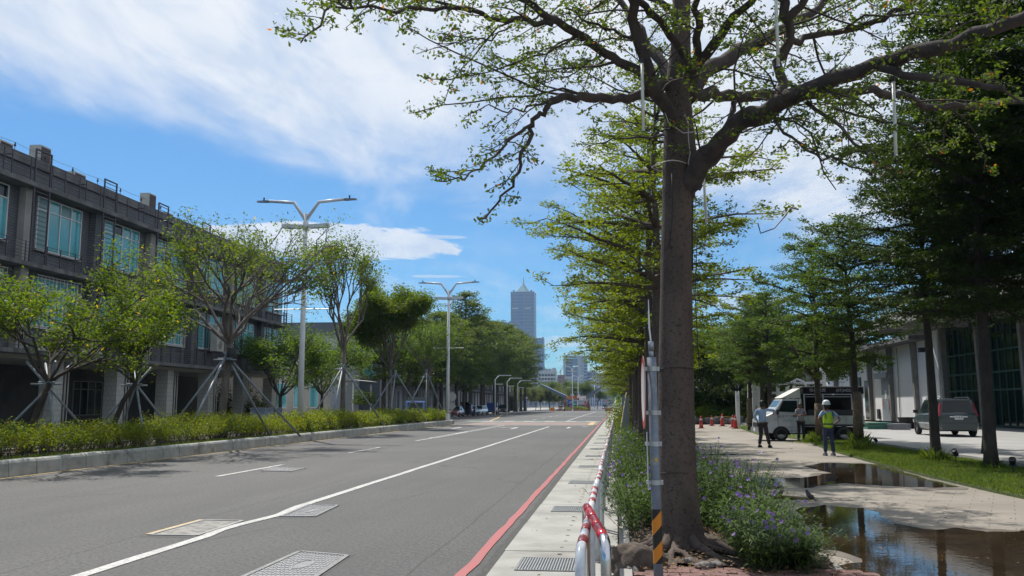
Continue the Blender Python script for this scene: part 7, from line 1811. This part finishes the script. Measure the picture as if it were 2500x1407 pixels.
# --- white van with dark canopy ---------------------------------------------
def van():
    t = thing('food_van', 'white small van truck with a black canopy printed with a phone number', 'van', (0, 0, 0), None, local=True)
    L = 4.75; hw = .82; yf = L/2; paint = mat('van_white', (.52, .54, .56), .32, (.44, .46, .49), 2, .7, coat=.5, dirt=(.36, .36, .36), dscale=2.5)
    # cab side outline (y, z)
    pr = [(yf-.06, .36), (yf+.02, .48), (yf+.02, .80), (yf-.05, .98), (yf-.22, 1.13), (yf-.62, 1.30), (yf-1.02, 1.88), (yf-1.12, 1.93), (yf-1.95, 1.95), (yf-1.95, .36)]
    secs = []
    for x, k in ((-hw, 0), (-hw*.92, 1), (hw*.92, 1), (hw, 0)):
        sec = []
        for (y, z) in pr:
            inn = .0 if k else .05
            xx = x
            if z > 1.2: xx = x*(1-.13*(z-1.2)/.75)
            sec.append((xx, y-(inn if y > yf-1.1 else 0), z-(inn*.4 if z > 1 else 0)))
        secs.append(sec)
    m = loft(secs); m.build('cab', paint, t)
    def sx_(sx, z): return sx*hw*(1-.13*max(0, z-1.2)/.75)
    for sx in (-1, 1):
        q = [(yf-.86, 1.34), (yf-1.74, 1.30), (yf-1.74, 1.84), (yf-1.12, 1.84)]
        MB().poly([(sx_(sx, z)+sx*.006, y, z) for y, z in q]).build('side_window', M_glass_d, t)
        m = MB(); w = .012
        for (a, b), (c, d) in (((yf-.80, 1.24), (yf-.84, .62)), ((yf-1.80, .46), (yf-1.80, 1.90)), ((yf-1.10, .46), (yf-1.80, .46)), ((yf-.80, 1.24), (yf-1.10, 1.86))): m.beam((sx_(sx, b)+sx*.003, a, b), (sx_(sx, d)+sx*.003, c, d), w)
        m.build('door_seam', M_void, t)
        MB().box((sx*(hw+.02), yf-1.60, 1.14), (.03, .17, .06)).build('door_handle', M_dark, t)
        MB().box((sx*(hw+.12), yf-.78, 1.32), (.18, .10, .22)).build('mirror', M_dark, t)
        MB().box((sx*.58, yf-.035, .90), (.34, .08, .18)).build('headlight', mat('headlamp', (.6, .62, .65), .15), t)
        for yw in (yf-.95, -yf+.95):
            n = 16; r = .40; m = MB(); m.add([(sx*(hw+.003), yw, .30)]+[(sx*(hw+.003), yw+math.cos(math.pi*k/n)*r, .27+math.sin(math.pi*k/n)*r) for k in range(n+1)], [(0, k+1, k+2) for k in range(n)]); m.build('wheel_arch', M_void, t)
            wheel(t, sx*(hw-.07), yw, .315, .19, 8, mat('steel_rim', (.42, .42, .42), .4, metal=.5), side=sx)
    MB().poly([(-hw*.86, yf-.655, 1.345), (hw*.86, yf-.655, 1.345), (hw*.78, yf-1.0, 1.86), (-hw*.78, yf-1.0, 1.86)]).build('windscreen', glass('van_screen', (.05, .09, .10)), t)
    for p in range(1): pass
    MB().box((0, yf+.04, .74), (.95, .03, .20)).build('radiator_grille', M_dark, t); MB().box((0, yf+.04, .50), (1.62, .10, .20)).build('bumper', mat('grey_bumper', (.20, .21, .23), .5), t)
    MB().box((0, yf+.095, .50), (.34, .012, .15)).build('number_plate', M_white, t)
    # wind deflector on the cab roof
    m = MB(); m.add([(-.70, yf-1.05, 1.965), (.70, yf-1.05, 1.965), (.72, yf-1.92, 1.97), (-.72, yf-1.92, 1.97), (-.62, yf-1.45, 2.20), (.62, yf-1.45, 2.20), (.66, yf-1.92, 2.42), (-.66, yf-1.92, 2.42)], [(3, 2, 1, 0), (0, 1, 5, 4), (4, 5, 6, 7), (0, 4, 7, 3), (1, 2, 6, 5), (2, 3, 7, 6)]); m.build('wind_deflector', mat('deflector', (.50, .50, .46), .5), t)
    # cargo bed, side boards, canopy frame
    y1 = yf-2.02; MB().b2(-hw, hw, -yf, y1, .66, .76).build('bed_floor', M_dark, t); MB().b2(-.32, .32, -yf+.1, yf-.4, .30, .62).build('chassis', M_void, t)
    for sx in (-1, 1):
        sb = MB().b2(sx*(hw-.02), sx*(hw+.03), -yf, y1, .762, 1.16).build('side_board', mat('pale_green_board', (.36, .41, .40), .5, (.26, .29, .28), 4), t)
        for k in range(4): MB().b2(sx*(hw+.031), sx*(hw+.045), -yf+.15+k*.66, -yf+.19+k*.66, .78, 1.14).build('rib', M_conc_l, sb)
    MB().b2(-hw+.02, hw-.02, -yf, -yf+.04, .762, 1.16).build('tail_board', mat('pale_green_board', (0, 0, 0)), t)
    m = MB()
    for sx in (-1, 1):
        for y in (y1-.04, -yf+.05, 0-.55): m.b2(sx*(hw-.05), sx*hw, y-.03, y+.03, 1.162, 2.18)
    m.build('canopy_post', M_alu, t)
    MB().b2(-hw-.03, hw+.03, -yf-.02, y1+.02, 2.16, 2.46).build('canopy_band', mat('black_canopy', (.008, .008, .012), .8, spec=.2), t)
    MB().b2(-hw-.05, hw+.05, -yf-.04, y1+.04, 2.462, 2.50).build('canopy_rim', M_conc_l, t)
    MB().b2(-hw-.045, -hw-.031, -yf, y1, 2.11, 2.15).build('awning_rail', M_alu, t)
    for z in (2.02,): MB().beam((-hw-.02, -yf+.1, z), (-hw-.02, y1-.1, z), .025).build('inner_rail', M_alu, t)
    MB().b2(-hw+.06, hw-.06, y1-.06, y1-.02, .77, 2.15).build('front_panel', M_void, t); MB().b2(hw-.06, hw-.03, -yf+.05, y1-.07, 1.17, 2.15).build('far_panel', M_void, t)
    MB().b2(-hw+.1, hw-.12, -yf+.3, y1-.2, .765, 1.42).build('goods', mat('dark_goods', (.03, .03, .035), .8), t)
    MB().box((-hw-.036, -1.0, 2.13), (.02, .12, .05)).build('clip', M_white, t)
    mt = mat('canopy_print', (.30, .31, .36), .5)
    # left side faces local -x: text reads from front (+y) to rear when seen from outside
    text_mesh('phone_number', '(07)3425587', .19, mt, t, (-hw-.034, -1.62, 2.31), (math.pi/2, 0, -math.pi/2))
    text_mesh('canopy_lettering', '快餐供應', .19, mt, t, (-hw-.034, -.30, 2.31), (math.pi/2, 0, -math.pi/2))
    text_mesh('door_lettering', '高 雄 市 小 吃', .13, mat('blue_print', (.05, .14, .22), .5), t, (-hw-.006, yf-1.22, 1.12), (math.pi/2, 0, -math.pi/2))
    text_mesh('small_lettering', '自用小貨車', .07, mt, t, (-hw-.006, yf-1.38, .62), (math.pi/2, 0, -math.pi/2))
    MB().poly([(-hw-.005, yf-1.05, .92), (-hw-.005, yf-1.50, .90), (-hw-.005, yf-1.50, .95), (-hw-.005, yf-1.05, .98)]).build('faded_stripe', mat('faded_teal', (.30, .42, .44), .5), t)
    # half opened driver's door edge
    return t
vn = van()
vn.rotation_euler = (0, 0, R(90)-R(-4)); vn.location = (8.5, 42.35, 0); vn.scale = (.96,)*3
# the farthest hoops, too small to tell apart
m = MB()
for k in range(20, 42): m.tube(arcpts(5.1+2.22*k, 7.1+2.22*k, .78, .13, 2, -.23), .030, 5)
o = m.build('far_railings', M_rwhite); tag(o, 'far end of the railing row merging into a thin white line', None); stuff(o)
# ---------------------------------------------------------------- people
def skin(name, verts, edges, radii, m, parent, root=0, sub=2):
    me = bpy.data.meshes.new(name); me.from_pydata([tuple(v) for v in verts], edges, []); me.materials.append(m)
    o = bpy.data.objects.new(name, me); COL.objects.link(o)
    md = o.modifiers.new('Skin', 'SKIN'); md.use_smooth_shade = True; md.branch_smoothing = .6
    if not me.skin_vertices: me.attributes  # layer is made with the modifier
    for i, sv in enumerate(me.skin_vertices[0].data):
        r = radii[i]; sv.radius = r if isinstance(r, tuple) else (r, r); sv.use_root = (i == root)
    s = o.modifiers.new('Subdivision', 'SUBSURF'); s.levels = sub; s.render_levels = sub
    bpy.context.view_layer.update()
    ev = o.evaluated_get(bpy.context.evaluated_depsgraph_get()); m2 = bpy.data.meshes.new_from_object(ev)
    for p in m2.polygons: p.use_smooth = True
    m2.materials.clear(); m2.materials.append(m)
    o.modifiers.clear(); o.data = m2; o.parent = parent; return o
M_skin = mat('skin', (.19, .095, .06), .6); M_hair = mat('black_hair', (.012, .01, .009), .6)
def person(label, loc, rz, H, J, shirt, trousers, shoes, cap=None, vest=None, group=None, sleeves='short', hair=True):
    """J: joints in metres for a 1.72 m figure facing +y: dict with elbow/wrist/knee/ankle positions L,R"""
    t = thing('person', label, 'person', (0, 0, 0), group, local=True)
    V = []; E = []; Rd = []
    def add(p, r, par=None):
        V.append(Vector(p)); Rd.append(r); i = len(V)-1
        if par is not None: E.append((par, i))
        return i
    pe = add((0, 0, .94), (.125, .10)); wa = add((0, .0, 1.08), (.12, .09), pe); ch = add((0, -.005, 1.26), (.14, .105), wa); ub = add((0, 0, 1.40), (.10, .08), ch)
    nk = add((0, .005, 1.47), .052, ub); hd = J.get('head', (0, .02, 1.57)); h1 = add((hd[0]*.6, hd[1]*.6, 1.525), .058, nk); h2 = add(hd, (.082, .092), h1); h3 = add((hd[0], hd[1]-.005, hd[2]+.075), (.070, .080), h2)
    hands = []
    for s in (-1, 1):
        k = 'L' if s < 0 else 'R'; sh = add((s*.165, 0, 1.385), .052, ub); el = add(J['el'+k], .040, sh); wr = add(J['wr'+k], .026, el)
        d = (Vector(J['wr'+k])-Vector(J['el'+k])).normalized(); pm = add(Vector(J['wr'+k])+d*.06, (.030, .018), wr); hands.append((pm, d, s))
        hp = add((s*.085, 0, .88), .085, pe); kn = add(J['kn'+k], .056, hp); an = add(J['an'+k], .038, kn); add(Vector(J['an'+k])+Vector(J.get('toe', (0, .10, -.045))), .034, an)
    for pm, d, s in hands:
        side = d.cross(Vector((0, 1, .3))).normalized(); dn = d.cross(side).normalized()
        for j, (o_, l) in enumerate(((-.022, .062), (-.008, .072), (.007, .068), (.021, .052))):
            b = V[pm]+d*.020+side*o_; k1 = add(b+d*.012, .0095, pm); k2 = add(b+d*l*.55+dn*.008, .0085, k1); add(b+d*l*.85+dn*.028, .007, k2)
        b = V[pm]-d*.015+side*-.030*s; k1 = add(b+dn*.012, .010, pm); add(b+d*.035+dn*.022-side*.012*s, .0085, k1)
    skin('body', V, E, Rd, M_skin, t)
    # shirt
    V2 = []; E2 = []; R2 = []
    def a2(p, r, par=None):
        V2.append(Vector(p)); R2.append(r); i = len(V2)-1
        if par is not None: E2.append((par, i))
        return i
    b0 = a2((0, 0, 1.08), (.155, .118)); a2((0, 0, .90), (.160, .128), b0); c1 = a2((0, -.005, 1.24), (.165, .125), b0); c2 = a2((0, 0, 1.385), (.120, .095), c1); a2((0, .002, 1.445), (.066, .062), c2)
    for s in (-1, 1):
        k = 'L' if s < 0 else 'R'; sh = a2((s*.172, 0, 1.375), .066, c2); el = Vector(J['el'+k]); S0 = Vector((s*.172, 0, 1.375))
        f = .75 if sleeves == 'short' else 1.0; e = a2(S0.lerp(el, f), .056, sh)
        if sleeves == 'long': a2(el.lerp(Vector(J['wr'+k]), .85), .042, e)
    skin('shirt', V2, E2, R2, shirt, t)
    V3 = []; E3 = []; R3 = []
    V3.append(Vector((0, 0, .93))); R3.append((.150, .115)); 
    for s in (-1, 1):
        k = 'L' if s < 0 else 'R'; i0 = len(V3); V3.extend([Vector((s*.088, 0, .84)), Vector(J['kn'+k]), Vector(J['kn'+k]).lerp(Vector(J['an'+k]), .55), Vector(J['an'+k])+Vector((0, 0, .02))]); R3.extend([.098, .075, .070, .064])
        E3.extend([(0, i0), (i0, i0+1), (i0+1, i0+2), (i0+2, i0+3)])
    skin('trousers', V3, E3, R3, trousers, t)
    for k in 'LR':
        a = Vector(J['an'+k]); q = Vector((a.x, a.y, 0)); z0 = max(0, a.z-.085)
        m = loft([[(q.x-.035, q.y-.075, z0), (q.x+.035, q.y-.075, z0), (q.x+.032, q.y-.07, z0+.075), (q.x-.032, q.y-.07, z0+.075)], [(q.x-.045, q.y+.03, z0), (q.x+.045, q.y+.03, z0), (q.x+.038, q.y+.03, z0+.095), (q.x-.038, q.y+.03, z0+.095)], [(q.x-.050, q.y+.12, z0), (q.x+.050, q.y+.12, z0), (q.x+.040, q.y+.11, z0+.06), (q.x-.040, q.y+.11, z0+.06)], [(q.x-.030, q.y+.185, z0), (q.x+.030, q.y+.185, z0), (q.x+.025, q.y+.175, z0+.035), (q.x-.025, q.y+.175, z0+.035)]]); m.build('shoe', shoes, t)
    hx, hy, hz_ = hd
    # face
    m = MB()
    m.tube([(hx, hy+.088, hz_+.03), (hx, hy+.112, hz_-.005), (hx, hy+.09, hz_-.012)], [.008, .013, .010], 6); m.build('nose', M_skin, t, smooth=True)
    for s in (-1, 1):
        MB().lathe([(.001, -.006), (.010, 0), (.001, .006)], (hx+s*.030, hy+.086, hz_+.025), 8, 'y').build('eye', M_hair, t)
        MB().tube([(hx+s*.080, hy-.005, hz_+.03), (hx+s*.090, hy-.012, hz_+.005), (hx+s*.080, hy-.002, hz_-.025)], [.006, .012, .006], 6).build('ear', M_skin, t, smooth=True)
    MB().tube([(hx-.022, hy+.084, hz_-.042), (hx, hy+.09, hz_-.044), (hx+.022, hy+.084, hz_-.042)], .005, 5).build('mouth', mat('lip', (.16, .06, .05), .5), t)
    if hair:
        n = 14; m = MB(); prf = [(.078, -.095), (.092, -.035), (.101, .02), (.096, .07), (.074, .115), (.035, .138), (.002, .142)]
        o = len(m.v)
        for r, h in prf:
            for k in range(n):
                a = 2*math.pi*k/n; fwd = math.sin(a); zz_ = hz_+h+(0 if fwd < .25 else (.125 if h < -.05 else (.08 if h < 0 else (.045 if h < .03 else 0))))
                m.v.append((hx+math.cos(a)*r*.92, hy-.012+math.sin(a)*r, zz_))
        for i in range(len(prf)-1):
            for k in range(n): k2 = (k+1) % n; m.f.append((i*n+k, i*n+k2, (i+1)*n+k2, (i+1)*n+k))
        m.build('hair', M_hair, t, smooth=True)
    if cap:
        m = MB(); m.lathe([(.128, 0), (.132, .012), (.122, .03), (.118, .075), (.098, .12), (.055, .15), (.002, .158)], (hx, hy-.008, hz_+.035), 20, cap=False); m.box((hx, hy+.13, hz_+.045), (.16, .07, .010)); m.build('hard_hat', cap, t, smooth=True)
        m = MB(); m.beam((hx, hy-.11, hz_+.10), (hx, hy+.10, hz_+.155), .02); m.build('hat_ridge', cap, t)
    if vest:
        V4 = [Vector((0, 0, 1.10)), Vector((0, -.002, .84)), Vector((0, -.005, 1.24)), Vector((0, 0, 1.38)), Vector((.115, 0, 1.40)), Vector((-.115, 0, 1.40))]
        skin('safety_vest', V4, [(0, 1), (0, 2), (2, 3), (3, 4), (3, 5)], [(.172, .132), (.165, .135), (.178, .138), (.115, .10), .062, .062], vest, t)
        M_st = mat('dark_vest_stripe', (.02, .035, .05), .5)
        for s in (-1, 1): m = MB(); m.tube([(s*.12, -.088, 1.40), (s*.125, -.135, 1.28), (s*.118, -.147, 1.16)], .016, 6); m.build('vest_stripe', M_st, t, smooth=True)
        m = MB(); n = 20; m.add([(math.cos(2*math.pi*k/n)*.180, math.sin(2*math.pi*k/n)*.143, z) for z in (.975, 1.015) for k in range(n)], [(k, (k+1) % n, n+(k+1) % n, n+k) for k in range(n)]); m.build('vest_stripe', M_st, t, smooth=True)
    s = H/1.72; t.scale = (s, s, s); t.location = loc; t.rotation_euler = (0, 0, rz); return t
p = G(1864, 1093)
person('man in light blue shirt seen from behind, one arm raised to the van', (p.x, p.y, 0), R(-35), 1.76, dict(elL=(-.30, -.02, 1.13), wrL=(-.27, .14, .93), elR=(.36, .22, 1.34), wrR=(.24, .44, 1.26), knL=(-.10, .05, .48), anL=(-.13, -.05, .09), knR=(.13, .06, .48), anR=(.20, .08, .09), head=(0, .03, 1.58)),
       mat('light_blue_cloth', (.33, .46, .66), .85, (.27, .39, .58), 6), mat('dark_plum_cloth', (.035, .025, .035), .9), M_rubber, sleeves='long')
p = G(2025, 1113)
person('man in white hard hat and yellow safety vest, hands on his hips', (p.x, p.y, 0), R(12), 1.70, dict(elL=(-.36, -.10, 1.14), wrL=(-.20, .02, .98), elR=(.37, -.10, 1.14), wrR=(.21, .02, .98), knL=(-.11, .02, .48), anL=(-.13, -.02, .09), knR=(.11, .02, .48), anR=(.14, -.01, .09), head=(-.02, .03, 1.57)),
       mat('sky_blue_cloth', (.22, .36, .55), .85), mat('blue_jeans', (.022, .032, .075), .9, (.04, .055, .11), 12), mat('grey_shoe', (.12, .13, .16), .6), cap=mat('white_hat', (.68, .70, .74), .3), vest=mat('yellow_vest', (.42, .66, .03), .6))
person('man in grey t-shirt leaning on the open side of the van', (P(1957, 1080, 41.0).x, 41.0, 0), R(188), 1.70, dict(elL=(-.24, .06, 1.12), wrL=(-.03, .24, 1.16), elR=(.24, .06, 1.12), wrR=(.06, .25, 1.15), knL=(-.10, .03, .48), anL=(-.12, .0, .09), knR=(.10, .02, .48), anR=(.13, 0, .09), head=(.0, .05, 1.56)),
       mat('grey_cloth', (.24, .25, .29), .9), mat('black_cloth', (.014, .013, .016), .9), M_rubber)
person('dark clothed person standing by the raised tailgate', (P(1158, 1000, 127).x, 127, 0), R(60), 1.72, dict(elL=(-.28, .05, 1.13), wrL=(-.2, .25, 1.05), elR=(.28, .05, 1.13), wrR=(.2, .25, 1.05), knL=(-.10, .02, .48), anL=(-.13, 0, .09), knR=(.10, .02, .48), anR=(.13, 0, .09)),
       mat('black_cloth', (0, 0, 0)), mat('black_cloth', (0, 0, 0)), M_rubber)
